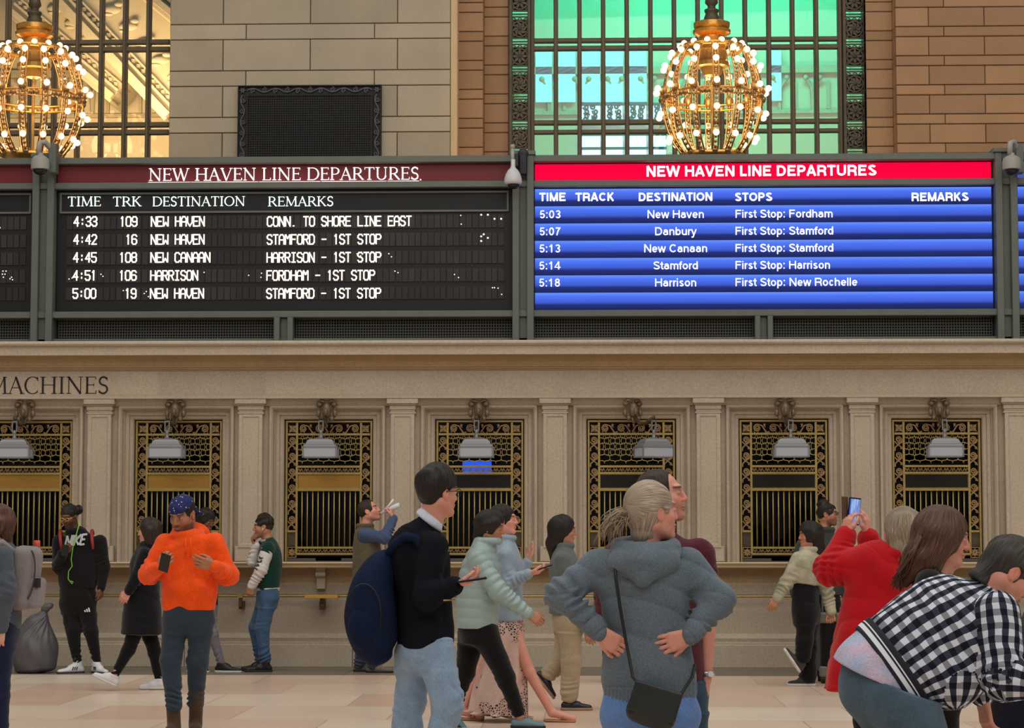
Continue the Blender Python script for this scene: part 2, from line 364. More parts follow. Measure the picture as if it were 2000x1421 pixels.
    if c == '5': return [[(r, t), (l+.08, t), (l+.02, .47)], [(l+.02, .47)]+arc(m, .32, h, .32-a, 120, -155, 18)]
    if c == '7': return [[(l-.02, t), (r+a, t)], [(r, t), (m, .5), (m-.12, 0)]]
    if c == '8': return [bowl(l+.03, r-.03, .54, t), bowl(l, r, b, .54)]
    return []
def sans(text, name, x, z, y, cap, m, parent, bold=0, width=None, center=False, label=None):
    """plain grotesque lettering as raised strokes facing the hall"""
    w = .20 if bold > .015 else .138
    k = width/(sum(ADV[c] for c in text)*cap-.14*cap) if width else 1
    X = x-(width/2 if center else 0)-.07*cap*k; b = MB()
    for c in text:
        for st in sans_strokes(c, w):
            P = [(X+p[0]*cap*k, z+p[1]*cap) for p in st]
            if len(P) == 2: P = [P[0], ((P[0][0]+P[1][0])/2, (P[0][1]+P[1][1])/2), P[1]]
            b.ribbon(P, w*cap*(k+1)/2, y, y+.004)
        X += ADV[c]*cap*k
    return b.build(name, m, parent)

# ================================================================== THE HALL
BAY = 1.75
# ---- floor
m = mat('floor_marble', (212, 210, 208), .28, var=.05, scale=1.3, fine=.05, fscale=30, spec=.35)
nt = m.node_tree; N, L = nt.nodes, nt.links
tc = N.new('ShaderNodeTexCoord'); bk = N.new('ShaderNodeTexBrick'); L.new(tc.outputs['Object'], bk.inputs['Vector'])
bk.inputs['Color1'].default_value = lin((230, 216, 200)); bk.inputs['Color2'].default_value = lin((212, 184, 164)); bk.inputs['Mortar'].default_value = lin((186, 164, 144))
bk.inputs['Scale'].default_value = 1; bk.inputs['Brick Width'].default_value = 1.28; bk.inputs['Row Height'].default_value = 1.46
bk.inputs['Mortar Size'].default_value = .006; bk.inputs['Mortar Smooth'].default_value = .1; bk.offset = .37
for l in list(L):
    if l.to_socket == N['Principled BSDF'].inputs['Base Color']: src = l.from_socket
mx = N.new('ShaderNodeMixRGB'); mx.blend_type = 'MULTIPLY'; mx.inputs[0].default_value = 1
sc2 = N.new('ShaderNodeVectorMath'); sc2.operation = 'SCALE'; sc2.inputs['Scale'].default_value = 1.55
L.new(src, sc2.inputs[0]); L.new(sc2.outputs[0], mx.inputs[1]); L.new(bk.outputs[0], mx.inputs[2]); L.new(mx.outputs[0], N['Principled BSDF'].inputs['Base Color'])
b = MB(); b.box(-16, 16, -27, -1.5, -.2, 0); b.build('floor', m, kind='structure')
b = MB(); x = -11.0
while x < 12:
    b.tone = random.random(); b.box(x, x+1.245, -1.5, .1, -.2, 0.004, .003); x += 1.25
b.build('floor_border', mat('grey_border_stone', (118, 110, 98), .45, var=.08, scale=3, fine=.08, tone=.06), kind='structure')

# ---- ticket office front
zz = lambda py, Y: WZ(py, Y, 700)
ZT = zz(778, 0); ZL = zz(1097.5, -.3); ZLB = zz(1108.5, -.3)
XL, XR = -13.5, 13.5
wf = MB(); CAPS, HEADS = [], []
# fields between the pilasters (set back), with an opening per bay
OW, OT = .515, zz(818.5, .2)
for k in range(-7, 7):
    cx = (k+.5)*BAY
    if not -4 <= k < 3: wf.box(k*BAY, (k+1)*BAY, .10, .60, ZL, ZT); HEADS.append((k*BAY+.16, (k+1)*BAY-.16)); continue
    o0, o1 = cx-OW, cx+OW
    a0, a1 = k*BAY, (k+1)*BAY
    wf.tone = .5
    for (p, q) in ((a0, cx-.668), (cx+.668, a1)): wf.box(p, q, .10, .60, ZL, ZT)
    wf.box(cx-.668, cx+.668, .10, .60, zz(797, .05), ZT)
    # surround: three stepped fasciae with a moulded outer edge
    wf.tone = .62
    wf.frame(o0, o1, ZL, OT, [(0, .42), (0, .20), (.012, .185), (.045, .185), (.05, .155), (.085, .155), (.092, .125), (.10, .115), (.112, .06), (.128, .04), (.15, .045), (.158, .06), (.16, .10)])
    wf.tone = .5
    # head moulding under the architrave
    HEADS.append((a0+.16, a1-.16))
for k in range(-7, 8):
    x = k*BAY; wf.tone = .55 + .1*math.sin(k*2.3)
    # pilaster: pedestal block, sunk-panel shaft, necking, cap
    zb, zn, zc1, zc2 = zz(1072, 0), zz(808, 0), zz(804, 0), zz(789, -.05)
    wf.box(x-.175, x+.175, .0, .2, ZL, zz(1066, 0), .01)
    wf.box(x-.135, x+.135, .0, .2, zz(1066, 0), zc2+.02)
    wf.tone += .04
    wf.frame(x-.085, x+.085, zz(1060, 0), zz(815, 0), [(.05, -.002), (.05, -.012), (.012, -.012), (.004, -.002), (0, -.001)], True)
    for j, (pa, pb, e, yy) in enumerate(((808, 804, .150, -.02), (804, 800, .140, -.01), (800, 791, .150, -.02), (791, 788, .165, -.04), (788, 777.5, .180, -.06))):
        CAPS.append((x-e, x+e, yy, .2, zz(pa, yy), zz(pb, yy), .006))
wf.tone = .5
# wall under the counter
wf.tone = .45; wf.box(XL, XR, .0, .8, zz(1236, 0), ZL)
o = wf.build('wall_front', STONE, kind='structure')
wb = MB(); wb.box(XL, XR, -.006, .02, zz(1137, 0), ZLB-.001); wb.build('ochre_band', STONE_Y, o)
wb = MB(); wb.box(XL, XR, -.010, .02, zz(1160, 0), zz(1137, 0)); wb.build('pale_band', STONE, o)

# entablature: architrave, frieze, mouldings, cavetto, cornice lip
def zy(py, y): return zz(py, y)
tr = MB(); tr.tone = .5
for q_ in CAPS: tr.box(*q_)
for a0, a1 in HEADS: tr.profx([(.1, ZT), (.1, zz(793, .05)), (.06, zz(792, .05)), (.05, zz(789, .05)), (.02, zz(783, .05)), (.0, zz(780, .05)), (0, ZT)], a0, a1)
x = XL; edges = [XL, WX(-60, 0), WX(310, 0), WX(520, 0), WX(790, 0), WX(1086, 0), WX(1384, 0), WX(1684, 0), XR]
for a, c_ in zip(edges, edges[1:]):
    tr.tone = random.uniform(.25, .75)
    tr.box(a, c_, -.03, .6, zz(770, -.03), zz(723, -.03))
tr.tone = .5
tr.profx([(.6, ZT), (-.065, ZT), (-.065, zz(772.5, -.065)), (-.045, zz(771.5, -.05)), (-.045, zz(770, -.03)), (.6, zz(770, -.03))], XL, XR)
o = tr.build('trim_1', STONE, kind='structure')
cv = MB()
pts = [(.6, zz(723, -.03)), (-.05, zz(723, -.03)), (-.055, zz(720.5, -.05)), (-.075, zz(720, -.07)), (-.08, zz(716.5, -.08)), (-.10, zz(716, -.1)), (-.105, zz(712.5, -.1))]
for i in range(9):
    a = PI/2*i/8; pts.append((-.10-.16*(1-math.cos(a)), zz(712, -.1)+(zz(692.5, -.27)-zz(712, -.1))*math.sin(a)))
pts += [(.6, pts[-1][1])]
cv.profx(pts, XL, XR); cv.build('cavetto', STONE_Y, o)
lp = MB(); z0 = pts[-2][1]
lp.profx([(.6, z0), (-.30, z0), (-.30, zz(676, -.3)), (-.31, zz(675, -.3)), (-.335, zz(673.5, -.33)), (-.35, zz(670, -.35)), (-.35, zz(667, -.35)), (-.34, zz(664.5, -.34)), (1.2, zz(664.5, -.34)), (1.2, z0)], XL, XR)
lp.build('cornice_lip', STONE, o)
ZCOR = zz(664.5, -.34)
# frieze inscription
ins = MB(); zi = WZ(768.5, -.03, 100); hi = WZ(735.5, -.03, 100)-zi
serif(ins, 'MACHINES', WX(-24, -.03, 750), WX(213, -.03, 750), zi, hi, -.036)
ins.build('inscription', mat('black_letter_paint', (32, 24, 22), .6), o, label='dark serif capitals MACHINES')
# base mouldings and plinth
bb = MB()
bb.profx([(.5, zz(1258, -.06)), (-.06, zz(1258, -.06)), (-.06, zz(1254, -.06)), (-.035, zz(1252, -.03)), (-.045, zz(1245, -.04)), (-.03, zz(1243, -.03)), (-.015, zz(1237, -.01)), (0, zz(1235.5, 0)), (.5, zz(1235.5, 0))], XL, XR)
x = WX(360, -.08, 1280)-1.92*3
while x < XR:
    bb.tone = random.random(); bb.box(x, x+1.915, -.07, .5, 0, zz(1257.5, -.07), .008); x += 1.92
bb.build('baseboard_front', STONE, kind='structure')

# ---- counter ledge, corbels, brass rail
ct = empty('counter', (0, -.15, ZLB), 'long stone counter ledge running below all the ticket windows', 'counter')
b = MB(); b.profx([(-.013, ZLB), (-.27, ZLB), (-.285, ZLB+.012), (-.27, ZLB+.024), (-.27, ZLB+.034), (-.30, ZLB+.042), (-.31, ZLB+.055), (-.30, ZL), (-.013, ZL)], XL, XR)
b.build('ledge', mat('ledge_stone', (208, 188, 156), .4, var=.05, scale=3, fine=.07, fscale=50), ct).location = (0, .15, -ZLB)
for k in range(-3, 2):
    x = (k-.5)*BAY - .045
    b = MB(); b.box(x-.05, x+.05, -.14, -.013, zz(1126, -.14), ZLB); b.box(x-.055, x+.055, -.16, -.013, zz(1124, -.16), zz(1117, -.16)); b.box(x-.05, x+.05, -.09, -.013, zz(1150, -.09), zz(1126, -.1), .005)
    b.build('corbel', STONE, ct).location = (0, .15, -ZLB)
rl = empty('brass_rail', (0, -.22, zz(1163.5, -.22)), 'thin brass rail running along the stone wall below the counter', 'rail')
zr = zz(1163.5, -.22)
b = MB(); b.tube([(XL, 0, 0), (XR, 0, 0)], .013, 8); b.build('rail', BRASS, rl, True)
for px in (-124, 173, 470, 767, 1360, 1657, 1960):
    x = WX(px, -.2, 1170); b = MB()
    b.box(x-.03, x+.03, -.028, .02, -.02, .022); b.build('collar', BRASS, rl)
    b = MB(); b.box(x-.016, x+.016, -.02, .06, -.12, -.018); b.box(x-.022, x+.022, .03, .215, -.15, -.06); b.build('rail_bracket', BRONZE, rl)
x0, x1 = WX(594.5, -.3, 1165), WX(660, -.3, 1165); zs = zz(1165, -.3)
hw = (x1-x0)/2; xs = (x0+x1)/2; o3 = np.array([0, 0, zs-zr])
def shp(mb, name, m): mb.v = [tuple(np.array(v)+np.array([xs, .02, zs-zr])) for v in mb.v]; return mb.build(name, m, rl)
b = MB(); b.box(-hw, hw, -.12, .06, -.018, .022, .004); shp(b, 'shelf_plate', mat('brass_shelf_metal', (206, 162, 84), .35, .6))['label'] = 'flat brass shelf plate on the rail'
b = MB(); b.box(-.022, .018, -.03, .19, -.06, -.018); b.box(-.036, .02, .02, .19, -.15, -.06); shp(b, 'shelf_bracket', BRONZE)

# ---- ticket windows
def spiral(cx, cz, r, a0, turns, sgn=1, n=26):
    return [(cx+r*(1-.86*i/n)*math.cos(a0+sgn*turns*2*PI*i/n), cz+r*(1-.86*i/n)*math.sin(a0+sgn*turns*2*PI*i/n)) for i in range(n+1)]
GY = .27
wz = lambda py: zz(py, GY)-ZL            # heights above the ledge
s_ = lambda px: px/170.0                   # photo pixels to metres in this plane
def ticket_window(brass_sign):
    r = empty('ticket_window', (0, GY, ZL))
    X0, X1, ZTOP = -.497, .497, wz(822)
    xi = .372                               # inner jamb bars
    b = MB(); b.frame(X0+.02, X1-.02, .0, ZTOP-.02, [(.025, .06), (.025, -.03), (.006, -.03), (0, -.015), (0, .05)])
    b.build('outer_frame', BRASS, r)
    b = MB()
    for x in (-xi, xi): b.box(x-.012, x+.012, -.025, .02, wz(1081), ZTOP-.02)
    for z, x0, x1 in ((848, X0+.02, X1-.02), (911, -xi, xi), (924, -xi, xi), (956.5, -xi, xi), (1069, -xi, xi), (1081, -xi, xi), (1037, X0+.02, -xi), (1037, xi, X1-.02)):
        b.box(x0, x1, -.027, .018, wz(z)-.012, wz(z)+.012)
    b.build('grille_bars', BRASS, r)
    # scroll panels at the sides
    for sd in (-1, 1):
        b = MB(); cx = sd*(xi+.054); z0, z1 = wz(1035), wz(850); n = 6; p = (z1-z0)/n; hw = .046
        for i in range(n):
            zc = z0+p*(i+.5)
            b.ribbon(spiral(cx-.004, zc+p*.20, .040, -PI*.6, 1.8, 1), .0135, -.012, .01)
            b.ribbon([(cx-hw, zc-p*.52), (cx-hw*.9, zc-p*.30), (cx-hw*.1, zc-p*.12), (cx+hw*.75, zc+p*.02), (cx+hw, zc+p*.2)], .015, -.010, .01)
            b.ribbon([(cx+hw, zc-p*.42), (cx+hw*.4, zc-p*.24), (cx-hw*.5, zc-p*.08), (cx-hw, zc+p*.08)], .013, -.008, .01)
            b.ribbon(spiral(cx+hw*.55, zc-p*.34, .017, PI*.5, 1.2, -1, 12), .007, -.006, .008)
        b.build('scroll_panel', BRASS_D, r)
        b = MB(); cx = sd*(xi+.052); b.box(cx-.05, cx+.05, -.01, .02, wz(1066), wz(1039)); b.frame(cx-.035, cx+.035, wz(1062), wz(1043), [(0, -.016), (.008, -.016)], True)
        b.build('jamb_block', BRONZE, r)
        b = MB(); zc = wz(1078)
        for q in range(8):
            a = q*PI/4; b.ribbon([(cx+.006*math.cos(a), zc+.006*math.sin(a)), (cx+.028*math.cos(a), zc+.028*math.sin(a)), (cx+.046*math.cos(a), zc+.046*math.sin(a))], 0, -.012, .01, [.006, .024, .006])
        b.frame(cx-.042, cx+.042, zc-.052, zc+.052, [(0, -.012), (.010, -.012), (.010, .01)], True)
        b.build('rosette_block', BRASS_D, r)
        b = MB(); zc = wz(837)
        for q in range(4):
            a = q*PI/2+PI/4; b.ribbon([(cx, zc), (cx+.032*math.cos(a), zc+.032*math.sin(a)), (cx+.058*math.cos(a), zc+.058*math.sin(a))], 0, -.012, .01, [.008, .03, .006])
            b.ribbon(spiral(cx+.03*math.cos(q*PI/2), zc+.03*math.sin(q*PI/2), .014, a, 1.2, 1, 10), .006, -.008, .01)
        b.build('corner_rosette', BRASS_D, r)
    b = MB(); zc = wz(837); n = 4; p = 2*xi/n
    for i in range(n):
        cx = -xi+p*(i+.5); sg = -1 if i < 2 else 1
        b.ribbon(spiral(cx+sg*.02, zc+.002, .043, PI*.5, 1.9, -sg), .0135, -.012, .01)
        b.ribbon([(cx+sg*.02, zc+.045), (cx-sg*.035, zc+.03), (cx-sg*.06, zc-.01), (cx-sg*.085, zc-.044), (cx-sg*.12, zc-.046)], .015, -.010, .01)
        b.ribbon([(cx-sg*.07, zc+.05), (cx-sg*.06, zc+.03), (cx-sg*.075, zc+.01)], 0, -.008, .008, [.03, .022, .004])
    b.build('top_scrolls', BRASS_D, r)
    # quatrefoil lattice
    b = MB(); z0, z1 = wz(909), wz(850); nc = 6; hx, hz = xi/nc, .0655
    for i in range(2*nc):
        for j in range(-1, 7):
            xa, xb = -xi+i*hx, -xi+(i+1)*hx
            za, zb_ = (z1-j*hz, z1-(j+1)*hz) if (i+j) % 2 == 0 else (z1-(j+1)*hz, z1-j*hz)
            if min(za, zb_) < z0-.035 or max(za, zb_) > z1+.001: continue
            n_ = np.array([-(zb_-za), xb-xa]); n_ /= np.linalg.norm(n_); P = []
            for u in np.linspace(0, 1, 13):
                q_ = np.array([xa+(xb-xa)*u, za+(zb_-za)*u])+n_*(.0135 if zb_ > za else -.0135)*math.sin(2*PI*u); P.append((min(max(q_[0], -xi), xi), max(q_[1], z0-.008)))
            b.ribbon(P, .0085, -.014, .006)
            if (i+j) % 2 == 0 and i < 2*nc-1 and z0+.05 < z1-(j+1)*hz < z1-.03:      # pointed pair of curves inside each quatrefoil
                cx, zc = xb, z1-(j+1)*hz+hz
                for sg in (-1, 1): b.ribbon([(cx+sg*(.007+.020*abs(u)**1.5), zc+u*hz*.72) for u in np.linspace(-1, 1, 9)], .006, .0, .01)
    b.build('lattice', BRASS, r)
    # leaf frieze strips
    for pa, pb in ((921, 914), (1078, 1072)):
        b = MB(); n = 10; p = 2*xi/n
        for i in range(n):
            cx = -xi+p*(i+.5); za, zb_ = wz(pa), wz(pb)
            b.ribbon([(cx-p*.45, za), (cx-p*.2, zb_-.004), (cx, za+.006)], 0, -.01, .01, [.006, .016, .022]); b.ribbon([(cx, za+.006), (cx+p*.22, zb_-.004), (cx+p*.45, za)], 0, -.01, .01, [.022, .016, .006])
        b.build('leaf_frieze', BRASS_D, r)
    # sign panel: blank brass, or dark glass
    b = MB(); b.frame(-xi+.02, xi-.02, wz(952), wz(928), [(0, .0), (.008, -.016), (.02, -.016)], True); b.build('sign_frame', BRASS, r)
    b = MB(); b.box(-xi+.01, xi-.01, -.004, .012, wz(953.5), wz(926.5))
    b.build('sign_panel', BRASS_P if brass_sign else mat('dark_sign_panel', (26, 24, 24), .25, var=.2, scale=3), r)
    # vertical bars
    for i in range(11):
        x = -xi+2*xi*(i+1)/12; b = MB(); b.tube([(x, -.008, wz(1068)), (x, -.008, wz(957))], .0085, 6); b.build('bar', BRASS, r, True)
    # sill with its pass-through slot, pane and dark booth behind
    b = MB(); b.box(X0, X1, .0, .03, wz(1085), wz(1082)); b.box(X0, -.15, -.02, .06, .01, .04); b.box(.15, X1, -.02, .06, .01, .04); b.box(X0, X1, -.03, .1, -.004, .01)
    b.build('sill', mat('grey_sill', (88, 84, 76), .5), r)
    b = MB(); b.box(X0, X1, .045, .053, wz(1084), ZTOP); b.build('pane', DGLASS, r)
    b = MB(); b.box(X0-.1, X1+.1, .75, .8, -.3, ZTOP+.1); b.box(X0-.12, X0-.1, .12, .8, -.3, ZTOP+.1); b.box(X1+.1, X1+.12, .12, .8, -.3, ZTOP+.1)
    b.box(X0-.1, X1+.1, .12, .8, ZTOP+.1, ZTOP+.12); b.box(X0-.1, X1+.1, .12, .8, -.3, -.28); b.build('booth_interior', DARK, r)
    return r
WLAB = ['brass ticket window at the far left, mostly behind the grey backpack and the white lettered black hoodie', 'brass ticket window with gold sign panel behind the man in blue bandana',
        'brass ticket window with gold sign panel left of the man drinking from a bottle', 'brass ticket window with blue glow in its lattice behind the man in navy blazer',
        'brass ticket window with dark sign panel behind the blonde ponytail', 'brass ticket window with dark sign panel left of the man with hair bun', 'brass ticket window with dark sign panel behind the brown haired woman']
tg = ticket_window(True); td = ticket_window(False)
for i in range(7):
    k = i-3
    o = (tg if i == 0 else td if i == 3 else copy_tree(tg if i < 3 else td))
    o.location = ((k-.5)*BAY, GY, ZL); tag(o, WLAB[i], 'ticket window', 'brass ticket windows in the stone wall')
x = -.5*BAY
b = MB(); b.box(x-.22, x+.12, .62, .65, zz(922, .6), zz(900, .6))  # added glowing panel, stands in for the blue reflection in this pane
tag(b.build('blue_reflection', mat('blue_reflection_glow', (20, 40, 90), .3, emit=(50, 120, 255), estr=2.2)), 'blue reflection built as a glowing panel behind the lattice by the navy blazer man', 'screen')

# ---- pendant lamps on bracket heads
LM = mat('lamp_grey_metal', (128, 130, 136), .4, .35); LG = mat('lamp_frosted_glass', (168, 172, 184), .35, fine=.06, fscale=90)
def pendant():
    YB, YF = .03, -.55
    r = empty('pendant_lamp', (0, YB, zz(797, 0))); zb = zz(797, 0)
    h = lambda py: zz(py, YF)-zb
    b = MB()
    b.ball((0, -.05, -.03), .062, 10, 8, (.85, .9, 1.5)); b.ball((0, -.11, -.045), .03, 8, 6, (.8, 1, 1.5))
    for sg in (-1, 1):
        b.ball((sg*.085, -.03, .045), .038, 8, 5, (1, .7, .8)); b.ball((sg*.095, -.03, -.06), .034, 8, 5, (.8, .7, 1.3)); b.ball((sg*.06, -.05, -.12), .03, 8, 5)
        b.tube([(sg*.02, -.06, .07), (sg*.07, -.05, .09), (sg*.11, -.03, .05), (sg*.09, -.02, 0), (sg*.11, -.02, -.07), (sg*.05, -.03, -.13)], .014, 6)
    b.ball((0, -.06, -.14), .035, 8, 5, (1, .8, 1.3))
    b.build('bracket_mask', mat('bronze_mask', (122, 104, 84), .5, .3, var=.25, scale=25), r, True)
    b = MB(); P = [(0, -.06, -.10), (0, -.22, -.20), (0, -.40, -.19), (0, YF-YB, h(815)+.0)]
    b.tube(P, .022, 8); b.build('bracket_arm', BRONZE, r, True)
    b = MB(); z0, z1 = h(840), h(822); y = YF-YB
    for sg in (-1, 1): b.box(sg*.024-.006, sg*.024+.006, y-.008, y+.008, z0, z1)
    b.box(-.03, .03, y-.008, y+.008, z0-.008, z0+.006); b.box(-.03, .03, y-.008, y+.008, z1-.006, z1+.008); b.build('chain_link', LM, r)
    c = (0, y, 0)
    b = MB(); b.lathe([(.03, h(857)), (.024, h(853)), (.018, h(849)), (.016, h(846)), (.02, h(844)), (.012, h(840))], c, 12); b.build('stem_cap', LM, r, True)
    b = MB(); d = .13      # domed rectangular hood, a moulded curve swept round a rectangle
    pr = [(.185, h(872)), (.180, h(869)), (.160, h(867.5)), (.150, h(862)), (.125, h(858)), (.08, h(856)), (.03, h(855))]
    n0 = len(b.v)
    for w, z in pr:
        e = w*.62; b.v += [(-w, y-e, z), (w, y-e, z), (w, y+e, z), (-w, y+e, z)]
    for i in range(len(pr)-1):
        for j in range(4): b.face((n0+i*4+j, n0+i*4+(j+1) % 4, n0+i*4+4+(j+1) % 4, n0+i*4+4+j))
    o = n0+(len(pr)-1)*4; b.face((o, o+1, o+2, o+3)); b.build('hood', LM, r)
    b = MB(); w, e = .188, .118; za, zt = h(894), h(872)
    for x0, x1, y0, y1 in ((-w, w, -e, -e+.012), (-w, w, e-.012, e), (-w, -w+.012, -e, e), (w-.012, w, -e, e)):
        b.box(x0, x1, y+y0, y+y1, za, za+.014); b.box(x0, x1, y+y0, y+y1, zt-.014, zt)
    for sx in (-1, 1):
        for sy in (-1, 1): b.box(sx*w-.007, sx*w+.007, y+sy*e-.007, y+sy*e+.007, za, zt)
    b.build('glass_frame', LM, r)
    b = MB(); b.box(-w+.006, w-.006, y-e+.005, y+e-.005, za+.004, zt-.002); b.build('glass_shade', LG, r)
    return r
LLAB = ['frosted pendant lamp at far left above the grey backpack', 'frosted pendant lamp above the man in blue bandana', 'frosted pendant lamp in front of the window beside the drinking man', 'frosted pendant lamp above the man in navy blazer',
        'twisted frosted pendant lamp above the man in maroon shirt', 'frosted pendant lamp above the man with hair bun', 'frosted pendant lamp above the brown haired woman']
lp0 = pendant()
for i in range(7):
    o = lp0 if i == 0 else copy_tree(lp0)
    o.location = ((i-3.5)*BAY, .03, zz(797, 0)); tag(o, LLAB[i], 'lamp', 'pendant lamps over the ticket windows')
    o.rotation_euler[2] = (.05, .02, 0, 0, .42, .02, -.05)[i]

# ---- departure boards in their metal framework
BY = .30
bz = lambda py, px=700, Y=BY: WZ(py, Y, px)
fr = tag(empty('trim_2', (0, BY, ZCOR)), kind='structure')
def fbox(name, x0, x1, y0, y1, z0, z1, m=FRAME, c=.006):
    b = MB(); b.box(x0, x1, y0-BY, y1-BY, z0-ZCOR, z1-ZCOR, c); return b.build(name, m, fr)
ZR = dict(top=(bz(321), bz(308.5)), sub=(bz(369), bz(357)), bot=(bz(621), bz(608.5)))
XF0, XF1 = -9.3, 9.0
for k, y0 in (('top', .16), ('sub', .18), ('bot', .18)): fbox('rail', XF0, XF1, y0, .5, *ZR[k])
fbox('sill_rail', XF0, XF1, .22, .5, ZCOR, bz(661))
b = MB(); b.box(XF0, XF1, .42-BY, .5-BY, 0, bz(309)-ZCOR); b.build('back_panel', mat('board_back', (30, 32, 34), .6), fr)
def px_(a): return WX(a, BY, 465)
for a, c_ in ((68, 110), (1001.5, 1043), (1941, 1984), (-868, -826)):
    x0, x1 = px_(a), px_(c_); w = x1-x0
    fbox('post', x0, x0+w*.32, .14, .5, ZCOR, ZR['top'][1]); fbox('post', x1-w*.32, x1, .14, .5, ZCOR, ZR['top'][1])
    fbox('post_web', x0+w*.3, x1-w*.3, .22, .5, ZCOR, ZR['top'][1])
    fbox('post_cap', x0-.02, x1+.02, .12, .5, ZR['top'][1], ZR['top'][1]+.05)
for a, c_ in ((538, 575), (1473, 1508)):
    x0, x1 = WX(a, BY, 640), WX(c_, BY, 640); w = x1-x0
    fbox('short_post', x0, x0+w*.3, .16, .5, ZCOR, ZR['bot'][0]); fbox('short_post', x1-w*.3, x1, .16, .5, ZCOR, ZR['bot'][0]); fbox('post_web', x0+w*.3, x1-w*.3, .24, .5, ZCOR, ZR['bot'][0])
# ventilation mesh under the boards
MESH = mat('vent_mesh', (84, 86, 78), .5, .2)
for a, c_ in ((-440, 66), (112, 538), (577, 1000), (1044, 1472), (1510, 1940), (1986, 2300)):
    b = MB(); x0, x1 = WX(a, BY, 645), WX(c_, BY, 645); z0, z1 = bz(661)-ZCOR, bz(622)-ZCOR; p = .0312
    n = int((x1-x0)/p)
    for i in range(n+1): b.box(x0+i*p, x0+i*p+.0095, .06, .07, z0, z1)
    for j in range(8): z = z0+(z1-z0)*j/7; b.box(x0, x1, .058, .068, z-.005, z+.005)
    b.build('vent_mesh', MESH, fr)
# -- mechanical (flip) boards
RED = mat('red_header_panel', (112, 26, 34), .45, fine=.08, fscale=60)
WHITE_L = mat('lit_white_letters', (255, 255, 250), .5, emit=(225, 255, 248), estr=1.15)
DOTM = mat('flip_dots_lit', (255, 240, 225), .5, emit=(255, 240, 226), estr=1.4)
CELL = mat('flap_cells', (36, 34, 33), .45, tone=.45, var=.15, scale=3)
def flip_board(xa, xb, label, texts):
    x0, x1 = px_(xa), px_(xb)
    r = empty('departure_board', ((x0+x1)/2, BY, bz(609)), label, 'departure board', 'departure boards above the ticket windows')
    off = np.array([(x0+x1)/2, BY, bz(609)])
    def bl(mb, name, m, **k):
        mb.v = [tuple(np.array(v)-off) for v in mb.v]; return mb.build(name, m, r, **k)
    b = MB(); b.box(x0, x1, .26, .43, ZR['sub'][1], ZR['top'][0]); bl(b, 'header_panel', RED)
    b = MB(); b.box(x0, x1, .30, .43, ZR['bot'][1], ZR['sub'][0]); bl(b, 'case', mat('board_case', (11, 12, 15), .5))
    xi0, xi1 = px_(xa+3.5), px_(xb-5)
    b = MB(); b.frame(xi0+.03, xi1-.03, bz(411), bz(378), [(0, .296), (0, .27), (.022, .27), (.022, .30)], True); bl(b, 'column_header_frame', FRAME)
    # one mesh of flap cells per row
    for j, (pa, pb) in enumerate(((420, 445.5), (455, 480.5), (490, 515), (524.5, 550), (559.5, 584.5))):
        b = MB(); n = int(round((xb-xa-33)/12.42)); rng = random.Random(j+int(abs(xa)))
        c0, c1 = px_(xa+18), px_(xb-15); p = (c1-c0)/n; t = .5
        for i in range(n):
            t = .6*t+.4*rng.random()+(.25 if rng.random() < .06 else 0); b.tone = t
            gap = .012 if (i % 4 == 3) else .004
            b.box(c0+i*p+.004, c0+(i+1)*p-gap, .288, .30, bz(pb), bz(pa))
        bl(b, 'flap_row', CELL)
    y = .278
    for kind, txt, px, py, ex in texts:
        b = MB()
        if kind == 'head': serif(b, txt, WX(px, .25, 340), WX(ex, .25, 340), WZ(351.5, .25, 550), WZ(327.5, .25, 550)-WZ(351.5, .25, 550), .248)
        elif kind == 'col': serif(b, txt, WX(px, y, 394), WX(ex, y, 394), bz(403, px), bz(384.5, px)-bz(403, px), y)
        elif kind == 'dots':
            for k in range(len(txt)//2):
                cx, cz = px_(px+txt[2*k]), bz(py+txt[2*k+1]); b.ball((cx, .275, cz), .011 if ex else .007, 6, 4)
        else:
            hh = bz(py-18.2, px)-bz(py, px); dot_text(b, txt, px_(px), bz(py, px), .0555*px_w, hh, .0724*px_w, y, .0145)
        bl(b, 'stray_dots' if kind == 'dots' else 'lettering', WHITE_L if kind in ('head', 'col') else DOTM)
    return r, bl
px_w = .98
TX = [('head', 'NEW HAVEN LINE DEPARTURES', 290, 0, 818.5), ('col', 'TIME', 132, 0, 197), ('col', 'TRK', 220, 0, 276), ('col', 'DESTINATION', 297, 0, 479), ('col', 'REMARKS', 523, 0, 651.5)]
for j, (tm, tk, ds, rm) in enumerate((('4:33', '109', 'NEW HAVEN', 'CONN. TO SHORE LINE EAST'), ('4:42', ' 16', 'NEW HAVEN', 'STAMFORD - 1ST STOP'), ('4:45', '108', 'NEW CANAAN', 'HARRISON - 1ST STOP'),
                                     ('4:51', '106', 'HARRISON', 'FORDHAM - 1ST STOP'), ('5:00', ' 19', 'NEW HAVEN', 'STAMFORD - 1ST STOP'))):
    by_ = 442+j*35.1
    for t, px in ((tm, 145), (tk, 235), (ds, 296), (rm, 522.5)): TX.append(('row', t, px, by_, 0))
TX += [('dots', (940, -21, 953, -21, 966, -13, 979, -13, 0, 0), 0, 442, 1), ('dots', (900, -20, 901, -3), 0, 442, 0), ('dots', (940, -14, 945, -18, 953, -11, 940, -5), 0, 477, 1),
       ('dots', (705, -12, 698, -16, 760, -16, 765, -10, 720, -18, 727, -20), 0, 512, 0), ('dots', (888, -10, 896, -4, 772, -17, 778, -14, 137, -4, 143, -6, 199, -13, 203, -9, 487, -10, 512, -14, 511, -6, 400, -16), 0, 547, 0),
       ('dots', (962, -19, 966, -19, 973, -18, 980, -6, 243, -16, 288, -14, 284, -10, 292, -4), 0, 582, 0)]
bd, bl = flip_board(112, 1000, 'black flip-dot departure board headed NEW HAVEN LINE DEPARTURES under a dark red band', TX)
b = MB()
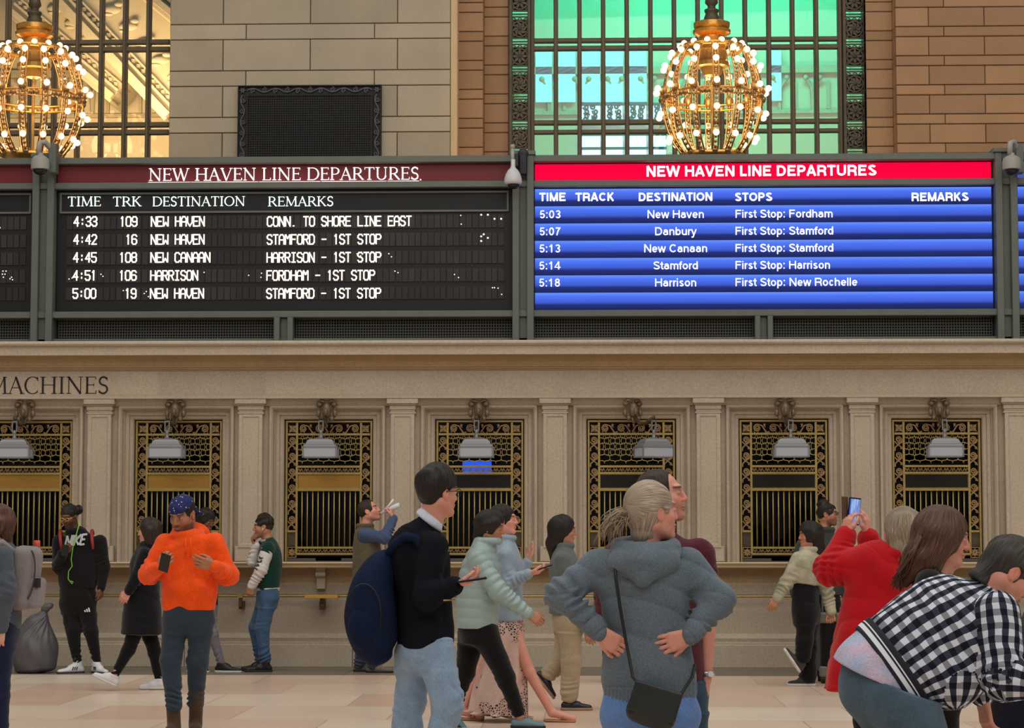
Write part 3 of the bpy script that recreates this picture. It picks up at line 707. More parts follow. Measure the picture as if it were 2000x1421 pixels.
for a, c_ in ((290, 372), (373.5, 505), (506.5, 626), (628, 755), (757, 818.5)): b.tube([(WX(a, .25, 356), .235, WZ(356.5, .25, 550)), (WX(c_, .25, 356), .235, WZ(356.5, .25, 550))], .011, 6)
bl(b, 'light_tube', mat('white_tube_lit', (255, 255, 255), .5, emit=(245, 250, 255), estr=3.0), smooth=True)
b = MB(); b.ball((WX(821.5, .25, 351), .245, WZ(351, .25, 800)), .009, 6, 4); bl(b, 'full_stop', WHITE_L)
flip_board(-826, 67, 'black flip-dot departure board cut by the left edge, with a few stray lit dots', [('dots', (8, -20, 12, -14, 9, -8, 14, -20, 22, -5, 27, -3, 25, -8, 7, -14), 0, 547, 0)])
# -- screen boards
def screen_mat():
    m = bpy.data.materials.new('blue_screen_rows'); m.use_nodes = True; nt = m.node_tree; N, L = nt.nodes, nt.links; b = N['Principled BSDF']
    tc = N.new('ShaderNodeTexCoord'); sp = N.new('ShaderNodeSeparateXYZ'); L.new(tc.outputs['Generated'], sp.inputs[0])
    mu = N.new('ShaderNodeMath'); mu.operation = 'MULTIPLY'; mu.inputs[1].default_value = 7.03; L.new(sp.outputs['Z'], mu.inputs[0])
    fr_ = N.new('ShaderNodeMath'); fr_.operation = 'FRACT'; L.new(mu.outputs[0], fr_.inputs[0])
    cr = N.new('ShaderNodeValToRGB'); e = cr.color_ramp.elements
    e[0].position = 0; e[0].color = lin((26, 34, 82)); e[1].position = 1; e[1].color = lin((104, 148, 255))
    for p, c_ in ((.3, (34, 48, 118)), (.45, (64, 92, 208)), (.8, (78, 118, 248))): q = e.new(p); q.color = lin(c_)
    L.new(fr_.outputs[0], cr.inputs[0]); b.inputs['Base Color'].default_value = (.002, .002, .004, 1); b.inputs['Roughness'].default_value = .6; b.inputs['Specular IOR Level'].default_value = .05
    L.new(cr.outputs[0], b.inputs['Emission Color']); b.inputs['Emission Strength'].default_value = 1.0
    return m
SCR = screen_mat(); SRED = mat('red_screen', (3, 1, 2), .6, spec=.04, emit=(255, 0, 62), estr=1.0); STX = mat('screen_white_text', (255, 255, 255), .5, emit=(250, 250, 255), estr=1.15)
def screen_board(xa, xb, label, hdr_m):
    x0, x1 = px_(xa), px_(xb)
    r = empty('departure_board', ((x0+x1)/2, BY, bz(605.5, 1500)), label, 'departure board', 'departure boards above the ticket windows')
    off = np.array([(x0+x1)/2, BY, bz(605.5, 1500)])
    def bl(mb, name, m, **k):
        mb.v = [tuple(np.array(v)-off) for v in mb.v]; return mb.build(name, m, r, **k)
    b = MB(); b.box(x0-.03, x1+.03, .31, .44, ZR['bot'][1], ZR['top'][0]); bl(b, 'case', BLACK)
    b = MB(); b.box(x0+.012, x1-.012, .28, .30, bz(350.5, 1500), bz(319, 1500)); bl(b, 'header_screen', hdr_m)
    b = MB(); b.box(x0+.012, x1-.012, .28, .30, bz(604.5, 1500), bz(366.5, 1500)); bl(b, 'screen', SCR)
    return r, off
sb, off = screen_board(1043, 1939, 'blue lit screen departure board with bright red header at right', SRED)
ST_Y = .274
def stext(t, px, py, cap, w=None, bold=0, center=False):
    x = WX(px, ST_Y, py)-off[0]; sans(t, 'lettering', x, WZ(py, ST_Y, px if not center else px)-off[2], ST_Y-off[1], cap/169., STX, sb, bold, w/169. if w else None, center)
stext('NEW HAVEN LINE DEPARTURES', 1262.5, 344.6, 21, 451, .022)
for t, px, w in (('TIME', 1054, 51), ('TRACK', 1124.6, 75), ('DESTINATION', 1247.5, 144.5), ('STOPS', 1435.5, 73), ('REMARKS', 1780.5, 111)): stext(t, px, 392.5, 16.6, w, .022)
for j, (tm, ds, st, w1, w2) in enumerate((('5:03', 'New Haven', 'Fordham', 110.5, 190), ('5:07', 'Danbury', 'Stamford', 80.5, 191), ('5:13', 'New Canaan', 'Stamford', 123.5, 191), ('5:14', 'Stamford', 'Harrison', 87, 184.5), ('5:18', 'Harrison', 'New Rochelle', 80.5, 237.5))):
    py = 426+33.35*j
    stext(tm, 1054-.3*j, py, 15.6, 41, .008); stext(ds, 1319.5, py-.5, 15.6, w1, .008, True); stext('First Stop: '+st, 1436.5, py-1, 15.6, w2, .008)
screen_board(1985, 2880, 'blue lit screen departure board cut by the right edge', mat('blue_header_screen', (3, 4, 8), .3, emit=(52, 74, 160), estr=1.0))

# ---- dome cameras on the posts
CG = mat('camera_grey', (150, 150, 144), .45); CDK = mat('camera_dark_dome', (22, 20, 24), .12)
def dome_camera(px, label, hx):
    c = W3(px, 322, -.12); r = empty('security_camera', c, label, 'camera', 'dome cameras on the board posts'); q = 25.37/F_PX
    u = lambda dx, dy, dz=0: (dx*q, dz, -dy*q)
    b = MB(); b.box(12*q, 27*q, .1, .25, -12*q, 46*q, .006); b.build('mount', FRAME, r)
    b = MB(); P = [u(18, -18, .2), u(14, -38, .14), u(6, -48, .06), u(-2, -44, 0), u(-3, -20, 0)]
    b.tube(P, .033, 10); b.build('gooseneck', CG, r, True)
    b = MB(); b.lathe([(.092, -.055), (.105, -.05), (.108, .03), (.098, .075), (.06, .10), (.035, .115), (.03, .14)], (0, 0, 0), 20); b.build('housing', CG, r, 'auto')
    b = MB(); b.ball((0, 0, -.055), .082, 16, 10, (1, 1, .8)); b.build('dome', CDK, r, True)
dome_camera(78.5, 'grey dome camera on a gooseneck at the left board post', 1)
dome_camera(1976, 'grey dome camera on a gooseneck at the right board post', 1)
c = W3(1002, 345, -.12); q = 25.37/F_PX
r = empty('security_camera', c, 'white egg-shaped camera with lens below on the middle board post', 'camera', 'dome cameras on the board posts')
b = MB(); b.ball((19*q, .2, 52*q), .062, 12, 8, (1, .5, 1)); b.box(3*q, 10*q, .0, .24, 22*q, 46*q); b.box(12*q, 26*q, .15, .25, 10*q, 50*q, .006); b.build('mount', mat('navy_mount', (34, 34, 44), .5), r, 'auto')
b = MB(); b.tube([(-1*q, 0, 22*q), (-1*q, 0, 56*q)], .022, 10); b.ball((-1*q, 0, 60*q), .03, 10, 6); b.build('arm', CG, r, True)
b = MB(); b.lathe([(.095, -.09), (.104, -.06), (.10, -.02), (.085, .03), (.06, .075), (.034, .10), (.026, .12), (.026, .20)], (0, 0, 0), 20); b.build('housing', mat('camera_white', (192, 192, 196), .4), r, True)
b = MB(); b.ball((.01, -.01, -.085), .072, 16, 10, (1, 1, .85)); b.build('lens_dome', CDK, r, True)

# ================================================================== UPPER WALL
UY = 4.0
def course_blocks(mb, Y, px_edges, py0, py1, gap=.006, depth=.3, ref=150):
    z1, z0 = WZ(py0, Y, ref_px), WZ(py1, Y, ref_px)
    for a, c_ in zip(px_edges, px_edges[1:]):
        mb.tone = random.random(); mb.box(WX(a, Y, ref)+gap, WX(c_, Y, ref)-gap, Y, Y+depth, z0+gap, z1-gap, .006)
# pale pier with its vent opening
b = MB(); ref_px = 600
TALL = [331, 435, 605.5, 776, 880]; SHORT = [331, 480, 731, 880]
ys = [-226, -196, -135, -105, -44.5+0, 46.3, 76.3, 137.3, 167.4, 228.3, 258.5, 319, 350, 411, 441]
ys = [-226, -135, -105, -44.5, -14.6, 46.3, 76.3, 137.3, 167.4, 228.3, 258.5, 319, 350, 411, 441]
ys = [-136.3, -106, -45, -15+0.0]
rows = [(46.3-91.1*2-30.2+30.2-60.9, 46.3-91.1*2, 0), (46.3-91.1*2, 76.3-91.1*2, 1), (76.3-91.1*2, 46.3-91.1, 0), (46.3-91.1, 76.3-91.1, 1), (76.3-91.1, 46.3, 0), (46.3, 76.3, 1), (76.3, 137.3, 0), (137.3, 167.4, 1), (167.4, 228.3, 0), (228.3, 258.5, 1), (258.5, 319.5, 0), (319.5, 350, 1), (350, 411, 0), (411, 441, 1)]
for a, c_, k in rows:
    course_blocks(b, UY, SHORT if k else TALL, a, c_)
o = b.build('wall_upper_center', PIER, kind='structure')
b = MB(); x0, x1 = WX(331, UY, 150), WX(880, UY, 150); b.box(x0, x1, UY+.02, UY+.6, ZCOR, WZ(-200, UY)); b.build('joints', JOINT, o)
b = MB(); xa, xb = WX(880, UY, 150), WX(893.5, UY, 150); b.box(xa, xb, UY-.01, UY+.6, ZCOR, WZ(-200, UY), .01); b.build('edge_strip', mat('edge_limestone', (196, 172, 136), .7, var=.1, scale=3, stretch=(6, 6, .6)), o)
# warm reveals and wall beside the green window
def warm_wall(name, cols, Y, extra=None):
    b = MB()
    for (pa, pb, lines, YY) in cols:
        x0, x1 = WX(pa, YY, 150), WX(pb, YY, 150)
        for la, lb in zip(lines, lines[1:]):
            b.tone = random.random(); b.box(x0+.004, x1-.004, YY, YY+.5, WZ(lb, YY, (pa+pb)/2)+.005, WZ(la, YY, (pa+pb)/2)-.005, .008)
    o = b.build(name, WARMST, kind='structure')
    b = MB(); x0, x1 = WX(cols[0][0], cols[0][3], 150), WX(cols[-1][1], cols[-1][3], 150)
    b.box(x0, x1, max(c[3] for c in cols)+.02, max(c[3] for c in cols)+.55, ZCOR, WZ(-200, UY)); b.build('joints', JOINT, o)
    return o
def seq(a, pat, lo=-220, hi=420):
    v = [a]; i = 0
    while v[-1] < hi: v.append(v[-1]+pat[i % len(pat)]); i += 1
    i = len(pat)-1
    while v[0] > lo: v.insert(0, v[0]-pat[i % len(pat)]); i -= 1
    return v
warm_wall('wall_upper_left', [(893.5, 944, seq(24, (37.5, 19)), 4.3), (944.5, 994, seq(33, (37.5, 19)), 4.55)], 4.5)
P_ = (38, 19)
wr = MB(); random.seed(5)
YR, YR2 = 4.0, 4.28
ln = seq(14.2, (37.4, 19.6)); kind = 0
for i, (a, c_) in enumerate(zip(ln, ln[1:])):
    tall = (c_-a) > 25
    eds = [1750, 1815, 1924, 2010, 2120, 2260] if tall else [1750, 1845, 2040, 2150, 2260]
    for e0, e1 in zip(eds, eds[1:]):
        wr.tone = random.random(); wr.box(WX(e0, YR, 150)+.004, WX(e1, YR, 150)-.004, YR, YR+.3, WZ(c_, YR, 1800)+.005, WZ(a, YR, 1800)-.005, .008)
ln = seq(22.7, (37.4, 19))
for a, c_ in zip(ln, ln[1:]):
    wr.tone = random.random(); z0, z1 = WZ(c_, YR2, 1720)+.005, WZ(a, YR2, 1720)-.005
    xa, xb, xc = WX(1692, YR2, 150), WX(1744, YR2, 150), WX(1750, YR, 150)
    wr.box(xa, xb, YR2, YR2+.4, z0, z1, .008)
    n = len(wr.v); wr.v += [(xb, YR2+.008, z0), (xc, YR+.008, z0), (xc, YR+.008, z1), (xb, YR2+.008, z1)]; wr.face((n, n+1, n+2, n+3))
o = wr.build('wall_upper_right', WARMST, kind='structure')
b = MB(); b.box(WX(1692, YR2, 150), WX(2260, YR, 150), YR2+.02, YR2+.5, ZCOR, WZ(-200, UY)); b.build('joints', JOINT, o)

# ---- black ornamental vent grille on the pier
VY = UY-.05
vx0, vx1, vz0, vz1 = WX(464.5, VY, 240), WX(745, VY, 240), WZ(330, VY, 600), WZ(167, VY, 600)
vg = empty('vent_grille', ((vx0+vx1)/2, VY, vz0), 'black iron vent grille with vine border on the pale stone pier', 'vent')
def vb(mb, name, m, **k):
    o3 = np.array([(vx0+vx1)/2, VY, vz0]); mb.v = [tuple(np.array(v)-o3) for v in mb.v]; return mb.build(name, m, vg, **k)
bw = .125
b = MB(); b.frame(vx0+.012, vx1-.012, vz0+.012, vz1-.012, [(0, VY), (0, VY-.03), (.012, VY-.03), (.012, VY+.05)], True); b.frame(vx0+bw, vx1-bw, vz0+bw, vz1-bw, [(-.012, VY+.04), (-.012, VY-.02), (.006, VY-.02), (.012, VY)], True); vb(b, 'frame', IRON)
b = MB(); b.box(vx0, vx1, VY+.012, VY+.045, vz0, vz1); vb(b, 'backing', BLACK)
b = MB()
def vine(p0, p1, horiz):
    n = int(abs(p1-p0)/.145); st = (p1-p0)/n
    return n, st
n, st = vine(vx0+bw, vx1-bw, True)
for zc in (vz1-bw/2, vz0+bw/2):
    b.ribbon([(vx0+bw+(vx1-vx0-2*bw)*i/120, zc+.026*math.sin(PI*n*i/120)) for i in range(121)], .016, VY-.012, VY+.012)
    for i in range(n):
        sg = 1 if i % 2 else -1; b.ribbon(spiral(vx0+bw+st*(i+.5), zc+sg*.008, .034, PI/2*sg, 1.4, -1, 14), .012, VY-.016, VY+.012)
n, st = vine(vz0+bw, vz1-bw, False)
for xc in (vx0+bw/2, vx1-bw/2):
    b.ribbon([(xc+.026*math.sin(PI*n*i/80), vz0+bw+(vz1-vz0-2*bw)*i/80) for i in range(81)], .016, VY-.012, VY+.012)
    for i in range(n):
        sg = 1 if i % 2 else -1; b.ribbon(spiral(xc+sg*.008, vz0+bw+st*(i+.5), .034, 0, 1.4, -1, 14), .012, VY-.016, VY+.012)
    for zc in (vz1-bw/2, vz0+bw/2):
        for q in range(6): a = q*PI/3; b.ribbon([(xc, zc), (xc+.02*math.cos(a), zc+.02*math.sin(a)), (xc+.042*math.cos(a), zc+.042*math.sin(a))], 0, VY-.016, VY+.012, [.006, .02, .006])
vb(b, 'vine_border', mat('iron_vine', (74, 72, 74), .4, .4))
b = MB(); x = vx0+bw
while x < vx1-bw: b.box(x, x+.011, VY-.004, VY+.008, vz0+bw, vz1-bw); x += .0318
z = vz0+bw
while z < vz1-bw: b.box(vx0+bw, vx1-bw, VY-.006, VY+.006, z, z+.010); z += .0318
vb(b, 'mesh', IRON)

# ---- tall windows with the lit gallery behind
WY = 4.6
PL_W = mat('gallery_plaster', (160, 154, 142), .7, var=.05, scale=1.2); PL_D = mat('gallery_ornament', (140, 132, 116), .7, var=.2, scale=14)
def tall_window(name, pxl, pxr, mull, hor, ornate):
    x0, x1 = WX(pxl, WY, 160), WX(pxr, WY, 160); z0, z1 = ZCOR, WZ(-200, WY)
    b = MB()
    for a in mull:
        x = WX(a, WY, 160); b.box(x-.031, x+.031, WY-.06, WY+.06, z0, z1, .008); b.box(x-.012, x+.012, WY-.085, WY-.06, z0, z1)
    rf = (max(pxl, 0)+pxr)/2
    for pa, pb in hor:
        b.box(x0, x1, WY-.05, WY+.05, WZ(pb, WY, rf), WZ(pa, WY, rf), .008)
    o = b.build(name, MULL, kind='structure')
    b = MB(); b.box(x0, x1, WY+.005, WY+.013, z0, z1); b.build('pane', GLASS, o)
    return o
HOR = [(79, 87.5), (93, 102), (240, 249), (254.5, 264), (-76, -68), (-62, -54)]
tall_window('window_1', -420, 331, [14.5+45.9*k for k in range(-9, 7)], HOR, False)
HOR2 = [(74, 82), (89, 97.5), (234, 242.5), (253, 260.5), (-82, -74), (-68, -60)]
w2 = tall_window('window_2', 1037, 1645, [1039.5+46.25*k for k in range(14)], HOR2, True)
w_ = MB(); w_.box(WX(-420, WY, 160)-.2, WX(-420, WY, 160), WY-.3, WY+.3, ZCOR, WZ(-200, WY)); w_.build('wall_upper_end', PIER, kind='structure')
# cast iron rosette columns
for pa, pb in ((994.5, 1037), (1645, 1691.5)):
    x0, x1 = WX(pa, WY, 160), WX(pb, WY, 160); b = MB(); cx = (x0+x1)/2; hw = (x1-x0)/2; Y = WY-.1
    for xx in (x0, x1-.045): b.box(xx, xx+.045, Y-.03, Y+.15, ZCOR, WZ(-200, WY), .006)
    cs = [164-53.6*k for k in range(-3, 8)]
    for i, pc in enumerate(cs):
        zc = WZ(pc, Y, (pa+pb)/2); r_ = .108
        for zz_ in (zc-.128, zc+.128, zc-.172, zc+.172): b.box(x0+.03, x1-.03, Y-.008, Y+.03, zz_-.008, zz_+.008)
        b.ribbon([(cx+r_*math.cos(a), zc+r_*math.sin(a)) for a in np.linspace(0, 2*PI, 21)], .018, Y-.012, Y+.03)
        for q in range(8):
            a = q*PI/4+i*.2; tw = .9 if i % 2 else 0
            b.ribbon([(cx+.02*math.cos(a), zc+.02*math.sin(a)), (cx+.06*math.cos(a+tw*.5), zc+.06*math.sin(a+tw*.5)), (cx+.098*math.cos(a+tw), zc+.098*math.sin(a+tw))], 0, Y-.02, Y+.03, [.012, .040, .014])
        for sx in (-1, 1):
            for sz in (-1, 1): b.ribbon(spiral(cx+sx*.10, zc+sz*.10, .026, 0, 1.2, sx*sz, 10), .014, Y-.008, Y+.03)
        for sx in (-1, 0, 1): b.ribbon([(cx+sx*.085-.03, zc+.15-.012), (cx+sx*.085, zc+.15+.010), (cx+sx*.085+.03, zc+.15-.012)], .012, Y-.006, Y+.02)
        b.ball((cx, Y-.02, zc), .026, 8, 5)
        b.poly([(x0+.02, Y+.035, zc-.128), (x1-.02, Y+.035, zc-.128), (x1-.02, Y+.035, zc+.128), (x0+.02, Y+.035, zc+.128)])
    b.build('rosette_column', mat('cast_iron_olive', (78, 72, 58), .5, .2, var=.3, scale=16), w2)

# gallery rooms behind the glass: back wall, sloping vault faces, ribs, ornament bands
def gallery(name, xa, xb, mirror, tall_panes):
    yb = 9.4; z0, z1 = 5.0, 12.0
    b = MB(); b.box(xa-.1, xb+.1, yb, yb+.1, z0, z1); o = b.build('wall_gallery_'+name, PL_W, kind='structure')
    b = MB(); b.box(xa-.1, xb+.1, 5.0, yb, z0-.1, z0); b.box(xa-.2, xa-.1, 4.75, yb, z0, z1); b.box(xb+.1, xb+.2, 4.75, yb, z0, z1); b.box(xa-.2, xb+.2, 4.75, yb, z1, z1+.1); b.build('side_walls', PL_W, o)
    # capital frieze with upright leaves along the back wall
    b = MB(); zc = WZ(228, yb, 220)
    b.box(xa, xb, yb-.10, yb, zc+.62, zc+.74); b.box(xa, xb, yb-.06, yb, zc-.02, zc+.04)
    x = xa+.1
    while x < xb-.1:
        b.tube([(x, yb-.03, zc), (x+.02, yb-.06, zc+.4), (x+.12, yb-.10, zc+.55)], .028, 6); b.tube([(x, yb-.03, zc), (x-.02, yb-.06, zc+.4), (x-.12, yb-.10, zc+.55)], .028, 6)
        b.ball((x+.11, yb-.1, zc+.54), .045, 8, 5); b.ball((x-.11, yb-.1, zc+.54), .045, 8, 5); b.box(x+.22, x+.27, yb-.04, yb, zc+.05, zc+.5); x += .52
    b.build('leaf_frieze', PL_D, o, 'auto')
    # diagonal vault ribs (cornices seen from below), each a beam with dentils
    sg = -1 if mirror else 1
    for j, (px0, py0, px1, py1, Y) in enumerate(((96, -20, 330, 226, 7.6), (20, 20, 222, 190, 8.3), (230, -60, 352, 40, 7.2))):
        if mirror: px0, px1 = 2*1560-2*60-px0-1340+0, 2*1560-2*60-px1-1340
        if mirror: px0, px1 = 1690-(px0-20)*.9, 1690-(px1-20)*.9
        A, B = W3(px0, py0, Y), W3(px1, py1, Y); b = MB(); d = B-A; ln_ = np.linalg.norm(d); d /= ln_; nrm = np.array([-d[2], 0, d[0]])
        if nrm[2] < 0: nrm = -nrm
        def plank(o0, o1, ya, yb_):
            q = [A+nrm*o0, B+nrm*o0, B+nrm*o1, A+nrm*o1]; n = len(b.v)
            for yy in (ya, yb_): b.v.extend([(p[0], Y+yy, p[2]) for p in q])
            for f in ((0, 1, 2, 3), (7, 6, 5, 4), (0, 4, 5, 1), (1, 5, 6, 2), (2, 6, 7, 3), (3, 7, 4, 0)): b.face([n+i for i in f])
        plank(-.05, .04, -.12, .5); plank(.10, .14, -.08, .5); plank(.22, .25, -.05, .5); plank(-.1, 1.4, 0, .9)
        for i in range(int(ln_/.11)):
            p = A+d*(i+.5)*.11+nrm*.18; b.box(p[0]-.028, p[0]+.028, Y-.04, Y+.02, p[2]-.028, p[2]+.028)
        for i in range(int(ln_/.36)):
            p = A+d*(i+.5)*.36+nrm*.48; b.ball((p[0], Y-.02, p[2]), .13, 10, 6, (1.1, .35, .55)); b.ball((p[0]+.1, Y-.03, p[2]+.08), .07, 8, 5, (1, .5, .6)); b.ball((p[0]-.05, Y-.03, p[2]-.07), .06, 8, 5, (1.4, .5, .5))
        b.build('vault_rib', PL_W, o, 'auto')
    return o
gallery('left', WX(-420, WY)-.1, WX(331, UY, 150)+.25, False, False)
g2 = gallery('right', WX(994, 4.5, 150)-.15, WX(1691, WY, 150)+.25, True, True)
# glowing panes and dark lattice added for windows reflected in the right-hand glass
b = MB(); b2 = MB(); yb = 9.30
for a, c_, p0, p1 in ((1136, 1172, 203, 236), (1180, 1216, 203, 236), (1226, 1262, 203, 236), (1272, 1300, 203, 236), (1136, 1172, 262, 330), (1180, 1216, 262, 330), (1226, 1262, 262, 330), (1272, 1300, 262, 330)):
    b.box(WX(a, yb, 250), WX(c_, yb, 250), yb, yb+.05, WZ(p1, yb, 1220), WZ(p0, yb, 1220))
b.build('reflected_pane', mat('reflected_window_glow', (200, 215, 255), .4, emit=(150, 190, 255), estr=2.6), g2)
rg = random.Random(3)
for a in (1146, 1160, 1190, 1206, 1236, 1252, 1282, 1294):
    for pz in (209, 218, 227, 234):
        x, z = WX(a+rg.uniform(-3, 3), yb, 250), WZ(pz, yb, 1220)
        b2.ribbon(spiral(x, z, .05, rg.random()*6, 1.3, 1, 10), .03, yb-.03, yb-.01)
for pz in (204, 236, 263, 290): b2.box(WX(1134, yb, 250), WX(1302, yb, 250), yb-.04, yb-.005, WZ(pz, yb, 1220)-.02, WZ(pz, yb, 1220)+.02)
b2.build('lattice_silhouette', mat('lattice_dark', (40, 62, 66), .6), g2)
b = MB()
for a, c_ in ((1046, 1078), (1090, 1124), (1134, 1172), (1181, 1217), (1226, 1263), (1500, 1526)): b.box(WX(a, yb, 150), WX(c_, yb, 150), yb, yb+.05, WZ(198, yb, 1220), WZ(100, yb, 1220))
b.build('pale_reflected_pane', mat('pale_blue_reflection', (150, 200, 215), .4, emit=(130, 195, 225), estr=.62), g2)  # faint glowing panes added for the bluish reflection of tall windows

# ---- chandeliers
GOLD = mat('chandelier_gold', (222, 166, 84), .28, .85, var=.2, scale=30); GOLD_D = mat('chandelier_bronze', (176, 138, 92), .3, .7, var=.3, scale=30)
BULB = mat('lit_bulb', (255, 230, 190), .4, emit=(255, 206, 148), estr=5)
def chandelier():
    r = empty('chandelier', (0, 0, 0)); q = 27.75/F_PX
    Rm, bz_, zt, zbm = .625, .86, 108*q, -112*q          # heights about the centre at y = 195
    prof = lambda z: Rm*math.sqrt(max(0, 1-(z/bz_)**2))
    NR = 14
    zs = np.linspace(zt, zbm, 26)
    for k in range(NR):
        a = 2*PI*(k+.06)/NR-PI/2; ca, sa = math.cos(a), math.sin(a)
        b = MB()
        for w in (-.034, .034): b.tube([(prof(z)*ca-sa*w, prof(z)*sa+ca*w, z) for z in zs], .011, 5, False)
        for z in zs[1:-1]: b.ball((prof(z)*ca, prof(z)*sa, z), .020, 6, 4, (1, 1, 1.2))
        z = 14*q; b.ball((prof(z)*ca, prof(z)*sa, z), .055, 8, 6, (1, 1, 1.3)); z = -8*q
        for w in (-1, 1): b.ball((prof(z)*ca-sa*.11*w, prof(z)*sa+ca*.11*w, z+.05), .042, 6, 4)
        b.ball((prof(zbm)*ca, prof(zbm)*sa, zbm+.02), .06, 6, 4, (1, 1, .8))
        b.build('rib', GOLD_D, r, True)
        for z, e in ((105*q, .0), (88*q, .05), (62*q, .06), (16*q, .09), (-34*q, .07), (-82*q, .06)):
            b = MB(); rr = prof(z)*1.0+e if e else .40
            if not e: a2 = a+PI/NR; ca2, sa2 = math.cos(a2), math.sin(a2)
            else: ca2, sa2 = ca, sa
            b.ball((rr*ca2, rr*sa2, z+.012), .039, 10, 7); b.build('bulb', BULB, r, True)
    b = MB()
    for z in (.05, -.02): b.tube([(prof(z)*math.cos(t)*.985, prof(z)*math.sin(t)*.985, z) for t in np.linspace(0, 2*PI, 43)], .014, 6, False)
    b.tube([(.40*math.cos(t), .40*math.sin(t), zt-.03) for t in np.linspace(0, 2*PI, 33)], .03, 6, False)
    b.build('ring_band', GOLD, r, True)
    b = MB(); b.lathe([(.15, 98*q), (.20, 112*q), (.17, 118*q), (.16, 126*q), (.235, 132*q), (.24, 138*q), (.20, 141*q), (.225, 144*q), (.23, 153*q), (.16, 157*q)], (0, 0, 0), 28); b.build('crown_cap', GOLD, r, 'auto')
    b = MB(); b.lathe([(.115, 156*q), (.10, 162*q), (.075, 173*q), (.09, 176*q), (.09, 180*q), (.05, 183*q), (.05, 188*q), (.085, 194*q), (.07, 204*q), (.05, 214*q), (.035, 260*q), (.035, 330*q)], (0, 0, 0), 16); b.build('stem', BRONZE, r, True)
    b = MB(); b.lathe([(.02, zbm), (.022, 45*q), (.10, 48*q), (.13, 56*q), (.15, 64*q), (.21, 66*q), (.215, 74*q), (.17, 78*q), (.19, 84*q), (.19, 98*q), (.14, 104*q)], (0, 0, 0), 24); b.build('core', mat('chandelier_core', (170, 140, 84), .3, .7), r, 'auto')
    b = MB(); b.lathe([(.06, zbm-.30), (.16, zbm-.26), (.32, zbm-.14), (prof(zbm)+.02, zbm-.02), (prof(zbm)+.04, zbm+.02), (prof(zbm)-.06, zbm+.03), (.1, zbm)], (0, 0, 0), 28); b.build('bottom_bowl', GOLD, r, True)
    for k in range(2):
        l = bpy.data.lights.new('chandelier_glow', 'POINT'); l.energy = 30; l.color = (1, .66, .32); l.shadow_soft_size = .3
        lo = bpy.data.objects.new('chandelier_glow', l); COL.objects.link(lo); lo.parent = r; lo.location = (0, 0, .25-.4*k)
    return r
ch = chandelier(); cp = W3(1391, 195, 2.25); ch.location = cp
tag(ch, 'lit globe chandelier hanging in front of the green window', 'chandelier', 'globe chandeliers')
c2 = copy_tree(ch); c2.location = W3(65, 198, 2.25); tag(c2, 'lit globe chandelier at left in front of the yellow lit window', 'chandelier', 'globe chandeliers')

